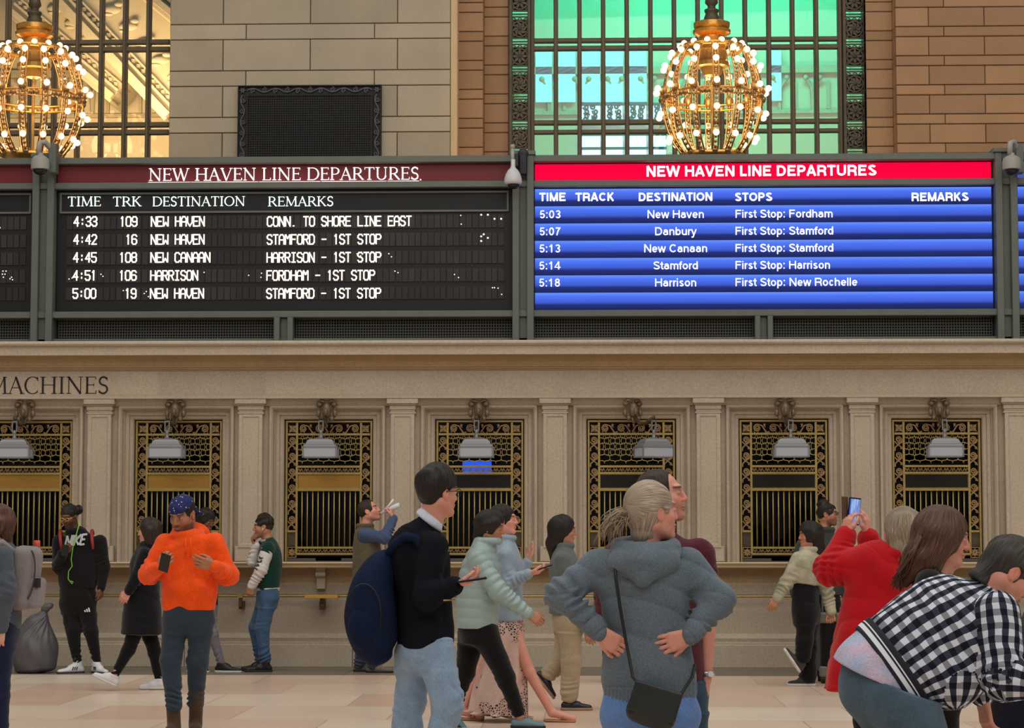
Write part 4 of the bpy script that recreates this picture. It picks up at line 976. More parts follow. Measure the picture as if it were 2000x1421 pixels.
# ================================================================== PEOPLE: distance-field bodies and clothes, meshed with surface nets
def nrm(v): v = np.asarray(v, float); return v/(np.linalg.norm(v)+1e-12)
def fsin(X, Y, Z, f, seed):
    """cheap smooth noise in -1..1"""
    rg = np.random.default_rng(seed); out = 0
    for i in range(3):
        d = rg.normal(size=3); d /= np.linalg.norm(d); e = rg.normal(size=3); e /= np.linalg.norm(e); p = rg.random(2)*6.28
        out = out+np.sin((X*d[0]+Y*d[1]+Z*d[2])*f+p[0]+1.7*np.sin((X*e[0]+Y*e[1]+Z*e[2])*f*.55+p[1]))
    return out/3
class Cone:
    """round cone a->b, radii ra, rb; flat=(axis, factor) squashes across an axis; fold adds cloth rings near fc (0..1)"""
    def __init__(s, a, b, ra, rb, flat=None, fold=0, fc=.95, fw=.35, fp=.05, v0=0, puff=0):
        s.a = np.array(a, float); s.b = np.array(b, float); s.ra, s.rb = ra, rb; s.flat = flat; s.fold = fold; s.fc = fc; s.fw = fw; s.fp = fp; s.v0 = v0; s.puff = puff
        r = max(ra, rb)+.01+fold+puff; s.lo = np.minimum(s.a, s.b)-r; s.hi = np.maximum(s.a, s.b)+r
        s.ab = s.b-s.a; s.L = np.linalg.norm(s.ab)+1e-9; s.d = s.ab/s.L
        ref = np.array([0, 0, 1.]) if abs(s.d[2]) < .8 else np.array([0, 1., 0]); s.u = nrm(ref-s.d*np.dot(ref, s.d)); s.w = np.cross(s.d, s.u)
    def par(s, X, Y, Z):
        qx, qy, qz = X-s.a[0], Y-s.a[1], Z-s.a[2]
        h = qx*s.d[0]+qy*s.d[1]+qz*s.d[2]; t = np.clip(h/s.L, 0, 1)
        return qx, qy, qz, h, t
    def ev(s, X, Y, Z):
        qx, qy, qz, h, t = s.par(X, Y, Z)
        r = s.ra+(s.rb-s.ra)*t
        ex, ey, ez = qx-s.ab[0]*t, qy-s.ab[1]*t, qz-s.ab[2]*t
        k = 1
        if s.flat:
            n, k = np.array(s.flat[0], float), s.flat[1]; c = (ex*n[0]+ey*n[1]+ez*n[2])*(1/k-1)
            ex, ey, ez = ex+c*n[0], ey+c*n[1], ez+c*n[2]
        if s.fold:
            ang = np.arctan2(qx*s.u[0]+qy*s.u[1]+qz*s.u[2], qx*s.w[0]+qy*s.w[1]+qz*s.w[2])
            sd = float(s.a[0]*37+s.a[2]*91+s.b[0]*53) % 6.28; hh = h+.012*np.sin(h*31+sd)+.010*np.sin(ang+sd)
            w_ = np.sin(hh*2*PI/s.fp+1.5*np.sin(ang+sd)+.9*np.sin(2*ang+h*14+sd*2)); w_ = np.sign(w_)*np.abs(w_)**.8
            r = r+s.fold*w_*np.clip(.5+.75*np.sin(ang*1+sd*3+h*11), 0, 1)*np.exp(-((t-s.fc)/s.fw)**2)
        if s.puff: r = r+s.puff*(np.abs(np.sin(PI*h/.062))-.6)
        return (np.sqrt(ex*ex+ey*ey+ez*ez)-r)*(k if k < 1 else 1)
    def uv(s, X, Y, Z):
        qx, qy, qz, h, t = s.par(X, Y, Z)
        return np.arctan2(qx*s.u[0]+qy*s.u[1]+qz*s.u[2], qx*s.w[0]+qy*s.w[1]+qz*s.w[2])*(s.ra+s.rb)/2, h+s.v0
class Ell:
    def __init__(s, c, r, ax=None):
        s.c = np.array(c, float); s.r = np.array(r, float); s.A = np.eye(3) if ax is None else np.array([nrm(a) for a in ax])
        e = np.sqrt(((s.A*s.r[:, None])**2).sum(0))+.012; s.lo = s.c-e; s.hi = s.c+e
    def loc(s, X, Y, Z):
        qx, qy, qz = X-s.c[0], Y-s.c[1], Z-s.c[2]
        return [qx*a[0]+qy*a[1]+qz*a[2] for a in s.A]
    def ev(s, X, Y, Z):
        q = s.loc(X, Y, Z)
        k0 = np.sqrt(sum((v/r)**2 for v, r in zip(q, s.r))); k1 = np.sqrt(sum((v/r**2)**2 for v, r in zip(q, s.r)))+1e-6
        return k0*(k0-1)/k1
    def uv(s, X, Y, Z):
        q = s.loc(X, Y, Z); return np.arctan2(q[0], q[1])*s.r[0], q[2]
class Chain:
    """tube through sections (centre, half width, half depth, lateral axis) - torsos, skirts, coats; open=True leaves flat cut ends"""
    def __init__(s, secs, cap=.5, puff=0, n=6, pw=2.0, vp=.075):
        C = np.array([q[0] for q in secs], float); A = np.array([q[1] for q in secs], float); B = np.array([q[2] for q in secs], float); Lx = np.array([nrm(q[3]) for q in secs])
        k = len(C); tt = np.linspace(0, k-1, (k-1)*n+1); i0 = np.minimum(tt.astype(int), k-2); f = tt-i0
        def cr(P):   # catmull-rom
            p0 = P[np.maximum(i0-1, 0)]; p1 = P[i0]; p2 = P[i0+1]; p3 = P[np.minimum(i0+2, k-1)]; g = f if P.ndim == 1 else f[:, None]
            return .5*((2*p1)+(-p0+p2)*g+(2*p0-5*p1+4*p2-p3)*g**2+(-p0+3*p1-3*p2+p3)*g**3)
        s.C, s.A, s.B, s.Lx = cr(C), cr(A), cr(B), cr(Lx); s.cap = cap; s.puff = puff; s.pw = pw; s.vp = vp
        s.len = np.concatenate([[0], np.cumsum(np.linalg.norm(np.diff(s.C, axis=0), axis=1))]); m = max(A.max(), B.max())+.02
        s.lo = s.C.min(0)-m; s.hi = s.C.max(0)+m; s.rm = A.mean()
    def par(s, X, Y, Z):
        sh = np.broadcast(X, Y, Z).shape; best = np.full(sh, 1e9, np.float32); T = np.zeros(sh, np.float32); ii = np.zeros(sh, np.int32)
        for i in range(len(s.C)-1):
            a, ab = s.C[i], s.C[i+1]-s.C[i]; l2 = ab@ab+1e-12
            t = np.clip(((X-a[0])*ab[0]+(Y-a[1])*ab[1]+(Z-a[2])*ab[2])/l2, 0, 1)
            d = (X-a[0]-ab[0]*t)**2+(Y-a[1]-ab[1]*t)**2+(Z-a[2]-ab[2]*t)**2
            m = d < best; best = np.where(m, d, best); T = np.where(m, t, T); ii = np.where(m, i, ii)
        lerp = lambda P: P[ii]+(P[ii+1]-P[ii])*(T if P.ndim == 1 else T[..., None])
        c = lerp(s.C); lx = lerp(s.Lx); ax = (s.C[1:]-s.C[:-1])[ii]; ax = ax/(np.linalg.norm(ax, axis=-1, keepdims=True)+1e-9)
        lx = lx-ax*(lx*ax).sum(-1, keepdims=True); lx /= np.linalg.norm(lx, axis=-1, keepdims=True)+1e-9
        dp = np.cross(ax, lx); qx, qy, qz = X-c[..., 0], Y-c[..., 1], Z-c[..., 2]
        u = qx*lx[..., 0]+qy*lx[..., 1]+qz*lx[..., 2]; w = qx*dp[..., 0]+qy*dp[..., 1]+qz*dp[..., 2]; h = qx*ax[..., 0]+qy*ax[..., 1]+qz*ax[..., 2]
        last = len(s.C)-2; end = ((ii == 0) & (T <= 0)) | ((ii == last) & (T >= 1)); h = np.where(end, h, 0)
        return u, w, h, lerp(s.A), lerp(s.B), s.len[ii]+T*(s.len[ii+1]-s.len[ii])
    def ev(s, X, Y, Z):
        u, w, h, a, b, v = s.par(X, Y, Z)
        if s.puff: g = s.puff*(np.abs(np.sin(PI*v/s.vp))-.6); a = a+g; b = b+g
        e = np.minimum(a, b)*s.cap+1e-4
        k0 = (np.abs(u/a)**s.pw+np.abs(w/b)**s.pw+np.abs(h/e)**s.pw)**(1/s.pw)
        k1 = np.sqrt((u/a**2)**2+(w/b**2)**2+(h/e**2)**2)+1e-6
        return np.where(k1*1 > 1e-5, k0*(k0-1)/k1, -b)
    def uv(s, X, Y, Z):
        u, w, h, a, b, v = s.par(X, Y, Z); return np.arctan2(u/a, w/b)*s.rm, v+h
class Field:
    def __init__(s, res): s.res = res; s.ops = []
    def add(s, p, k=.015, op='u'): s.ops.append((p, k, op)); return s
    def cut(s, p, k=.004): return s.add(p, k, 's')
    def noise(s, amp, f, seed=1, fn=None): s.ops.append(((amp, f, seed, fn), 0, 'n')); return s
    def slab(s, pt, n, k=.004):
        """cut away everything on the +n side of a plane"""
        s.ops.append(((np.array(pt, float), nrm(n)), k, 'p')); return s
    def grid(s):
        us = [p for p, k, o in s.ops if o == 'u']
        lo = np.min([p.lo for p in us], 0)-.025; hi = np.max([p.hi for p in us], 0)+.025
        n = np.ceil((hi-lo)/s.res).astype(int)+1
        ax = [(lo[i]+np.arange(n[i])*s.res).astype(np.float32) for i in range(3)]
        D = np.full(n, 1., np.float32)
        for p, k, o in s.ops:
            if o == 'n':
                amp, f, seed, fn = p; near = np.argwhere(np.abs(D) < .05)
                if len(near):
                    i, j, l = near.T; X, Y, Z = ax[0][i], ax[1][j], ax[2][l]
                    D[i, j, l] += amp*(fn(X, Y, Z) if fn else fsin(X, Y, Z, f, seed))
                continue
            if o == 'p':
                c, nn = p; d = (ax[0][:, None, None]-c[0])*nn[0]+(ax[1][None, :, None]-c[1])*nn[1]+(ax[2][None, None, :]-c[2])*nn[2]
                D = np.maximum(D, d.astype(np.float32)); continue
            a = np.clip(np.floor((p.lo-k-lo)/s.res).astype(int)-2, 0, n); b = np.clip(np.ceil((p.hi+k-lo)/s.res).astype(int)+3, 0, n)
            if np.any(b <= a): continue
            sl = tuple(slice(a[i], b[i]) for i in range(3))
            d = p.ev(ax[0][sl[0]][:, None, None], ax[1][sl[1]][None, :, None], ax[2][sl[2]][None, None, :]).astype(np.float32)
            c = D[sl]
            if o == 'u':
                h = np.clip(.5+.5*(c-d)/k, 0, 1); D[sl] = c+(d-c)*h-k*h*(1-h)
            else:
                d = -d; h = np.clip(.5-.5*(c-d)/k, 0, 1); D[sl] = c+(d-c)*h+k*h*(1-h)
        return D, lo
    def mesh(s):
        D, lo = s.grid(); I = D < 0
        c = np.zeros(np.array(D.shape)-1, np.int8)
        for i in (0, 1):
            for j in (0, 1):
                for k in (0, 1): c += I[i:c.shape[0]+i, j:c.shape[1]+j, k:c.shape[2]+k]
        act = (c > 0) & (c < 8); idx = np.argwhere(act); vid = np.full(c.shape, -1, np.int32); vid[act] = np.arange(len(idx))
        x, y, z = idx.T; P = np.zeros((len(idx), 3)); cnt = np.zeros(len(idx))
        cor = [(i, j, k) for i in (0, 1) for j in (0, 1) for k in (0, 1)]
        val = {q: D[x+q[0], y+q[1], z+q[2]] for q in cor}
        for q in cor:
            for a in range(3):
                if q[a] == 0:
                    r = list(q); r[a] = 1; v0, v1 = val[q], val[tuple(r)]; m = (v0 < 0) != (v1 < 0)
                    t = np.where(m, v0/np.where(m, v0-v1, 1), 0); pt = np.tile(np.array(q, float), (len(idx), 1)); pt[:, a] += t
                    P += pt*m[:, None]; cnt += m
        V = lo+(idx+P/np.maximum(cnt, 1)[:, None])*s.res
        F = []
        for a in range(3):
            o1, o2 = [(1, 2), (2, 0), (0, 1)][a]
            s0 = [slice(None)]*3; s1 = [slice(None)]*3; s0[a] = slice(0, -1); s1[a] = slice(1, None)
            A_, B_ = I[tuple(s0)], I[tuple(s1)]; e = np.argwhere(A_ != B_)
            e = e[(e[:, o1] > 0) & (e[:, o2] > 0) & (e[:, o1] < D.shape[o1]-1) & (e[:, o2] < D.shape[o2]-1)]
            fl = A_[tuple(e.T)]
            def at(d1, d2):
                q = e.copy(); q[:, o1] += d1; q[:, o2] += d2; return vid[tuple(q.T)]
            f = np.stack([at(-1, -1), at(0, -1), at(0, 0), at(-1, 0)], 1); f[~fl] = f[~fl][:, ::-1]; F.append(f)
        return V, np.concatenate(F)
def make_mesh(name, V, F, m, parent, smooth=True):
    me = bpy.data.meshes.new(name); me.vertices.add(len(V)); me.vertices.foreach_set('co', np.asarray(V, np.float32).ravel())
    me.loops.add(len(F)*4); me.loops.foreach_set('vertex_index', F.astype(np.int32).ravel())
    me.polygons.add(len(F)); me.polygons.foreach_set('loop_start', np.arange(len(F), dtype=np.int32)*4)
    me.polygons.foreach_set('use_smooth', np.ones(len(F), bool)); me.update(calc_edges=True); me.validate()
    me.materials.append(m); o = bpy.data.objects.new(name, me); COL.objects.link(o); o.parent = parent
    return o

# ---- materials for skin, cloth, hair
def skin_mat():
    if 'skin' in MATS: return MATS['skin']
    return mat('skin', (200, 150, 125), .5, attr='col', var=.06, scale=25, bump=.05, bscale=160, spec=.35)
def cloth(name, rgb, **k):
    a = dict(rough=.88, fine=.16, fscale=150, var=.10, scale=9, bump=.25, bscale=220, spec=.15, sheen=.15); a.update(k)
    return mat(name, rgb, **a)
def hair_mat(name, rgb, hi=None, f=90):
    """strands: bands across the combed direction, kept in the 'cuv' attribute"""
    if name in MATS: return MATS[name]
    m = mat(name, rgb, .45, spec=.35); nt = m.node_tree; N, L = nt.nodes, nt.links; b = N['Principled BSDF']
    a = N.new('ShaderNodeAttribute'); a.attribute_name = 'cuv'; mp = N.new('ShaderNodeMapping'); mp.inputs['Scale'].default_value = (f*2.2, f*.10, 1); L.new(a.outputs['Vector'], mp.inputs[0])
    nz = N.new('ShaderNodeTexNoise'); nz.inputs['Scale'].default_value = 1; nz.inputs['Detail'].default_value = 3; L.new(mp.outputs[0], nz.inputs['Vector'])
    cr = N.new('ShaderNodeValToRGB'); e = cr.color_ramp.elements; c0 = lin(rgb); h = lin(hi or [min(255, v*1.3+4) for v in rgb])
    e[0].position = .3; e[0].color = tuple(v*.55 for v in c0[:3])+(1,); e[1].position = .72; e[1].color = h; q = e.new(.5); q.color = c0
    L.new(nz.outputs[0], cr.inputs[0]); L.new(cr.outputs[0], b.inputs['Base Color'])
    bp = N.new('ShaderNodeBump'); bp.inputs['Strength'].default_value = .6; bp.inputs['Distance'].default_value = .01; L.new(nz.outputs[0], bp.inputs['Height']); L.new(bp.outputs[0], b.inputs['Normal'])
    return m
EYEW = mat('eye_white', (225, 218, 210), .2); EYED = mat('eye_iris', (40, 28, 22), .15)

class Person:
    def __init__(s, label, Y, px, res=.006, hres=.0045):
        s.Y = Y; s.res = res; s.hres = hres
        x = WX(px, Y, 1200); s.root = empty('person', (x, Y, 0), label, 'person'); s.o = np.array([x, Y, 0.]); s.J = {}
        s.sc = (Y-CAM[1])/F_PX
    def p(s, q):
        """joint: (px, py[, depth offset]) of the photograph at this person's distance"""
        return W3(q[0], q[1], s.Y+(q[2] if len(q) > 2 else 0))
    def pz(s, px, z, dy=0):
        q = W3(px, 1300, s.Y+dy); q[2] = z; return q
    def part(s, name, F, m, uv=False, parent=None, col=None, label=None, off=None):
        V, Q = F.mesh()
        o = make_mesh(name, V-s.o, Q, m, parent or s.root)
        if uv:
            us = [p for p, k, op in F.ops if op == 'u']; X, Y, Z = V.T; best = np.full(len(V), 1e9); pid = np.zeros(len(V), int)
            for i, p in enumerate(us):
                d = p.ev(X, Y, Z); m_ = d < best; best = np.where(m_, d, best); pid[m_] = i
            fp = pid[Q[:, 0]]; UV = np.zeros((len(Q), 4, 3), np.float32)
            for i, p in enumerate(us):
                m_ = fp == i
                if not m_.any(): continue
                C_ = V[Q[m_]]; a, b = p.uv(C_[..., 0], C_[..., 1], C_[..., 2]); a = np.asarray(a, float)
                per = 2*PI*(p.rm if hasattr(p, 'rm') else p.r[0] if hasattr(p, 'A') and not hasattr(p, 'h') else (p.ra+p.rb)/2 if hasattr(p, 'ra') else 1e9)
                w_ = (a.max(1)-a.min(1)) > per*.5; a[w_] = np.where(a[w_] < 0, a[w_]+per, a[w_])
                UV[m_, :, 0], UV[m_, :, 1], UV[m_, :, 2] = a, b, i
            at = o.data.attributes.new('cuv', 'FLOAT_VECTOR', 'CORNER'); at.data.foreach_set('vector', UV.ravel())
        if col is not None:
            at = o.data.attributes.new('col', 'FLOAT_COLOR', 'POINT'); c = np.ones((len(V), 4), np.float32); c[:, :3] = col(V); at.data.foreach_set('color', c.ravel())
        if label: o['label'] = label
        return o
    def mb(s, b, name, m, smooth=False, parent=None, label=None):
        b.v = [tuple(np.array(v)-s.o) for v in b.v]; return b.build(name, m, parent or s.root, smooth, label=label)

def axes(yaw, pitch=0, roll=0):
    """facing frame: yaw 0 looks at the camera, 90 to the photo's right, 180 away; pitch + looks down"""
    y, p, r = math.radians(yaw), math.radians(pitch), math.radians(roll)
    f0 = np.array([math.sin(y), -math.cos(y), 0]); l = np.array([math.cos(y), math.sin(y), 0]); z = np.array([0, 0, 1.])
    f = f0*math.cos(p)-z*math.sin(p); u = f0*math.sin(p)+z*math.cos(p)
    l2 = l*math.cos(r)+u*math.sin(r); u2 = -l*math.sin(r)+u*math.cos(r)
    return f, l2, u2

class Head:
    def __init__(s, c, yaw, pitch=0, roll=0, k=1.0):
        s.c = np.array(c, float); s.f, s.l, s.u = axes(yaw, pitch, roll); s.k = k
    def w(s, f, l, u): return s.c+(s.f*f+s.l*l+s.u*u)*s.k
    def ell(s, c, r): return Ell(s.w(*c), np.array(r)*s.k, (s.f, s.l, s.u))
    def cone(s, a, b, ra, rb, **q): return Cone(s.w(*a), s.w(*b), ra*s.k, rb*s.k, **q)
    def local(s, V):
        q = (V-s.c)/s.k; return q@s.f, q@s.l, q@s.u
def add_head(F, h, neck, male=True, rn=.052):
    F.add(h.ell((-.014, 0, .018), (.098, .076, .096)), .01)
    F.add(h.ell((.030, 0, -.05), (.060, .058, .068)), .03)
    for g in (-1, 1): F.add(h.cone((-.014, g*.050, -.056), (.062, g*.016, -.104), .025, .017), .025)
    F.add(h.ell((.072, 0, -.102), (.022, .026, .02)), .02)
    for g in (-1, 1): F.add(h.ell((.052, g*.038, -.028), (.030, .024, .024)), .02)
    F.add(h.ell((.076, 0, .026), (.022, .05, .013)), .015)
    for g in (-1, 1): F.cut(h.ell((.106, g*.032, .002), (.022, .019, .014)), .012)
    for g in (-1, 1): F.add(h.ell((.077, g*.031, .001), (.0155, .016, .0125)), .004)
    F.add(h.cone((.086, 0, .014), (.1045, 0, -.030), .0095, .0125), .010)
    for g in (-1, 1): F.add(h.ell((.093, g*.0115, -.034), (.012, .0075, .0075)), .006)
    F.add(h.ell((.091, 0, -.063), (.012, .022, .0062)), .004); F.add(h.ell((.089, 0, -.074), (.012, .019, .0068)), .004)
    for g in (-1, 1):
        F.add(Ell(h.w(-.008, g*.078, -.012), np.array([.019, .008, .033])*h.k, (h.f*.95+h.u*.25, h.l, h.u*.95-h.f*.25)), .006)
        F.cut(h.ell((.0, g*.0865, -.006), (.010, .008, .018)), .003); F.cut(h.ell((.006, g*.085, -.024), (.006, .006, .008)), .003)
    F.add(Cone(h.w(-.028, 0, -.055), neck, rn*h.k, rn*1.12*h.k), .03)
def skin_color(h, tone, male=True, beard=0, lips=(170, 95, 90), brow=(60, 42, 32)):
    t = np.array(lin(tone)[:3]); lp = np.array(lin(lips)[:3]); br = np.array(lin(brow)[:3])
    def f(V):
        a, l, u = h.local(V); C = np.tile(t, (len(V), 1)); near = (np.abs(l) < .1) & (np.abs(u) < .16) & (np.abs(a) < .16)
        def mix(w, c):
            nonlocal C
            w = np.clip(w, 0, 1)[:, None]*near[:, None]; C = C*(1-w)+np.array(c)*w
        g = lambda x, s: np.exp(-(x/s)**2)
        red = t*np.array([1.12, .82, .80])
        mix(.7*g(a-.07, .04)*g(np.abs(l)-.04, .02)*g(u+.03, .022), red); mix(.7*g(a-.115, .022)*g(l, .018)*g(u+.03, .018), red); mix(.6*g(np.abs(l)-.082, .01)*g(a+.008, .03)*g(u+.012, .04), red)
        if beard: mix(beard*(a > -.01)*np.clip((-.048-u)/.014, 0, 1)*np.clip((a+.01)/.02, 0, 1)*(1-.8*g(u+.068, .008)*g(l, .02)), np.array(lin(brow)[:3])*1.3)
        if beard > .5: mix(beard*g(u+.052, .006)*g(l, .028)*(a > .07), br)
        mix(.9*(a > .07)*g(u+.0685, .0085)*g(l, .021), lp)
        mix(.95*(a > .06)*g(u-.024-.1*np.abs(np.abs(l)-.03), .0055)*((np.abs(l) > .014) & (np.abs(l) < .05)), br)
        ey = (a > .06)*g(np.abs(l)-.031, .011)*g(u-.001, .0055); mix(1.0*ey, (.55, .5, .46)); mix((a > .06)*g(np.abs(l)-.031, .0052)*g(u-.001, .006)*1.2, (.02, .014, .01)); mix((a > .06)*g(np.abs(l)-.031, .016)*g(u-.0085, .003)*.8, br*.6)
        return C
    return f
def add_hand(F, w, d, n, k=1.0, curl=(.5, .5, .55, .6), thumb=1, tcurl=.4, spread=.06, fist=False):
    """palm and five fingers from the wrist: d points along the hand, n out of the palm (fingers bend towards n)"""
    w = np.array(w, float); d = nrm(d); n = nrm(np.array(n, float)-d*np.dot(n, d)); t = np.cross(d, n)*thumb
    offs = (.031, .0105, -.0105, -.030); lens = (.076, .086, .080, .061)
    for i in range(4):
        kn = w+(d*(.092-.004*abs(i-1))+t*offs[i])*k
        F.add(Cone(w+(d*.012+t*offs[i]*.55)*k, kn, .0165*k, .0125*k, flat=(n, .9)), .012)
        c = curl[i]; q = kn; dd = nrm(d+t*(offs[i]*spread/.03)); nn = nrm(n-dd*np.dot(n, dd))
        for ph, ln, cc in ((0, .44, .8), (1, .32, 1.0), (2, .26, .75)):
            a = c*cc; dd, nn = dd*math.cos(a)+nn*math.sin(a), -dd*math.sin(a)+nn*math.cos(a)
            e = q+dd*lens[i]*ln*k; F.add(Cone(q, e, (.0096-.0008*ph)*k, (.0090-.0009*ph)*k), .004); q = e
    b0 = w+(d*.022+t*.020)*k; b1 = w+(d*.058+t*.046+n*.012)*k; b2 = b1+nrm(d*.8+t*(.5-tcurl)+n*tcurl)*.034*k; b3 = b2+nrm(d*.9+t*(.2-tcurl)+n*tcurl*1.2)*.028*k
    F.add(Cone(b0, b1, .016*k, .0125*k), .012); F.add(Cone(b1, b2, .0115*k, .0102*k), .005); F.add(Cone(b2, b3, .0102*k, .0085*k), .004)

def sec(P, q, L):
    """torso section from (px, py, dy, half width, half depth)"""
    return (P.p(q[:3]), q[3], q[4], L)
def build_body(P, h, neck, tone, arms=(), legs=(), torso=None, hands=(), male=True, beard=0, lips=(170, 95, 90), brow=(60, 42, 32), bare=(), rn=.052, res=None, name='body', k=1):
    F = Field(res or P.hres)
    if torso: F.add(Chain(torso, .6), .03)
    for a in arms: F.add(Cone(a[0], a[1], .040*k, .034*k), .02); F.add(Cone(a[1], a[2], .036*k, .024*k), .012)
    for a in legs: F.add(Cone(a[0], a[1], .066*k, .046*k), .03); F.add(Cone(a[1], a[2], .046*k, .032*k), .02); F.add(Cone(a[2], a[3], .032*k, .028*k), .02)
    for hd in hands: add_hand(F, *hd[0], **hd[1])
    add_head(F, h, neck, male, rn)
    return P.part(name, F, skin_mat(), col=skin_color(h, tone, male, beard, lips, brow))
def foot_axes(yaw, pitch=0):
    f, l, u = axes(yaw, pitch); return f, l, u
def shoe(P, an, yaw, pitch, m, sole_m, name='shoe', L=.27, boot=0, up=None, k=1, slip=False, label=None, sole_h=.024, toe=1):
    """shoe round the ankle point an (0.085 above its sole)"""
    f, l, u = axes(yaw, pitch); an = np.array(an, float); w = lambda a, b, c: an+(f*a+l*b+u*c)*k
    F = Field(.005)
    F.add(Cone(w(-.035, 0, -.045), w(.06, .0, -.042), .038*k, .038*k), .02); F.add(Cone(w(.05, 0, -.045), w(L-.105, .004, -.058), .040*k, .028*k*toe, flat=(u, .8)), .02)
    if not slip and up is None: F.add(Cone(w(-.012, 0, -.02), w(-.008, 0, .012+boot), .041*k, .043*k), .02)
    if not slip: F.add(Cone(w(.0, 0, .005), w(.07, 0, -.03), .036*k, .034*k), .02)
    if up is not None: s_ = nrm(up); F.add(Cone(w(-.006, 0, -.01), w(-.006, 0, .0)+s_*(boot+.02)*k, .044*k, .047*k), .02)
    F.slab(w(0, 0, -.068), -u)
    if not slip: F.slab(w(0, 0, .018+boot), u)
    o = P.part(name, F, m, label=label)
    G = Field(.005); G.add(Cone(w(-.036, 0, -.066), w(.06, .002, -.066), .042*k, .044*k), .02); G.add(Cone(w(.05, .002, -.066), w(L-.105, .004, -.066), .045*k, .036*k*toe), .02)
    G.slab(w(0, 0, -.061), u).slab(w(0, 0, -.085), -u); P.part('sole', G, sole_m, parent=o)
    return o
def strands(P, name, m, pts_list, r0, r1=None, parent=None):
    b = MB()
    for pts in pts_list:
        n = len(pts); b.tube(pts, [r0+((r1 if r1 is not None else r0*.4)-r0)*i/(n-1) for i in range(n)], 5)
    return P.mb(b, name, m, True, parent)
def phone_at(label, c, d, n, screen=None, size=(.074, .15, .009), group=None):
    """phone: d = long axis, n = screen normal"""
    d = nrm(d); n = nrm(np.array(n, float)-d*np.dot(n, d)); t = np.cross(d, n); c = np.array(c, float)
    r = empty('phone', c, label, 'phone', group)
    def slab(name, w, hh, z0, z1, m):
        bm = bmesh.new(); bmesh.ops.create_cube(bm, size=1)
        for v in bm.verts:
            q = v.co.copy(); v.co = Vector(t*q.x*w+d*q.y*hh+n*(z0+(q.z+.5)*(z1-z0)))
        bmesh.ops.recalc_face_normals(bm, faces=bm.faces)
        if z1-z0 > .004: bmesh.ops.bevel(bm, geom=bm.edges[:], offset=.0022, segments=2, affect='EDGES')
        me = bpy.data.meshes.new(name); bm.to_mesh(me); bm.free(); me.materials.append(m); o = bpy.data.objects.new(name, me); COL.objects.link(o); o.parent = r; return o
    slab('phone_case', size[0], size[1], -size[2], 0, mat('phone_black', (22, 22, 26), .3))
    slab('screen', size[0]*.88, size[1]*.9, 0, .0012, screen or mat('phone_screen_dark', (10, 10, 14), .1, emit=(90, 110, 150), estr=.25))
    return r

# ------------------------------------------------------------------ clothing helpers
class Box:
    def __init__(s, c, h, ax=None, r=.01):
        s.c = np.array(c, float); s.h = np.array(h, float); s.r = r; s.A = np.eye(3) if ax is None else np.array([nrm(a) for a in ax])
        e = np.abs(s.A*s.h[:, None]).sum(0)+.01; s.lo = s.c-e; s.hi = s.c+e
    def ev(s, X, Y, Z):
        q = [(X-s.c[0])*a[0]+(Y-s.c[1])*a[1]+(Z-s.c[2])*a[2] for a in s.A]
        d = [np.abs(v)-(h-s.r) for v, h in zip(q, s.h)]
        return np.sqrt(sum(np.maximum(v, 0)**2 for v in d))+np.minimum(np.maximum(np.maximum(d[0], d[1]), d[2]), 0)-s.r
    def uv(s, X, Y, Z): return X*1., Z*1.
def crease(seed, f=17):
    """cloth creases: narrow grooves where a stretched noise crosses zero"""
    def g(X, Y, Z):
        n = fsin(X*.8+Z*.5, Y*.8, Z*1.1-X*.35, f, seed); m = fsin(X, Y, Z, 9, seed+40)
        return (1-np.abs(n))**4*np.clip(.55+.9*m, 0, 1)
    return g
LX, LY = np.array([1., 0, 0]), np.array([0, 1., 0])
def top(P, secs, L, sleeves=(), cap=.12, k=.045, puff=0, fold=.006, amp=.004, f=38, seed=1, res=None, body=True, pw=2.0):
    F = Field(res or P.res)
    if body: F.add(Chain([sec(P, q, L) for q in secs], cap, puff, pw=pw), .01)
    for a, b, c, r in sleeves:
        F.add(Cone(a, b, r[0], r[1], fold=fold, fc=.95, fw=.4, fp=.055, puff=puff), k if body else .01)
        F.add(Cone(b, c, r[1], r[2], fold=fold*1.2, fc=.3, fw=.5, fp=.045, puff=puff, v0=np.linalg.norm(np.array(b)-np.array(a))), .03)
    if amp: F.noise(amp, f, seed).noise(amp*1.9, 1, 1, crease(seed+int(abs(P.Y)*10)))
    return F
def trousers(P, secs, L, legs, cap=.15, fold=.006, amp=.004, f=34, seed=3, res=None):
    F = Field(res or P.res); F.add(Chain([sec(P, q, L) for q in secs], cap), .01)
    for h, kn, an, r in legs:
        F.add(Cone(h, kn, r[0], r[1], fold=fold*.7, fc=1, fw=.3, fp=.06), .05)
        F.add(Cone(kn, an, r[1], r[2], fold=fold*1.4, fc=.95, fw=.35, fp=.05, v0=.45), .03)
    if amp: F.noise(amp, f, seed).noise(amp*1.9, 1, 1, crease(seed+int(abs(P.Y)*10), 15))
    return F
def ring(F, c, L, D, ra, rb, r, k=.015, n=14, tilt=0, a0=0, a1=360):
    """collar: a padded ring round the neck"""
    P = [np.array(c)+L*ra*math.cos(math.radians(a))+D*rb*math.sin(math.radians(a))+np.array([0, 0, tilt*math.sin(math.radians(a))]) for a in np.linspace(a0, a1, n)]
    for a, b in zip(P, P[1:]): F.add(Cone(a, b, r, r), k)
def body_secs(P, pel, wst, cst, shd, L, k=1):
    """plain trunk kept inside the clothes"""
    return [sec(P, (q[0], q[1], q[2] if len(q) > 2 else 0, a*k, b*k), L) for q, a, b in ((pel, .135, .085), (wst, .12, .08), (cst, .14, .09), (shd, .10, .06))]
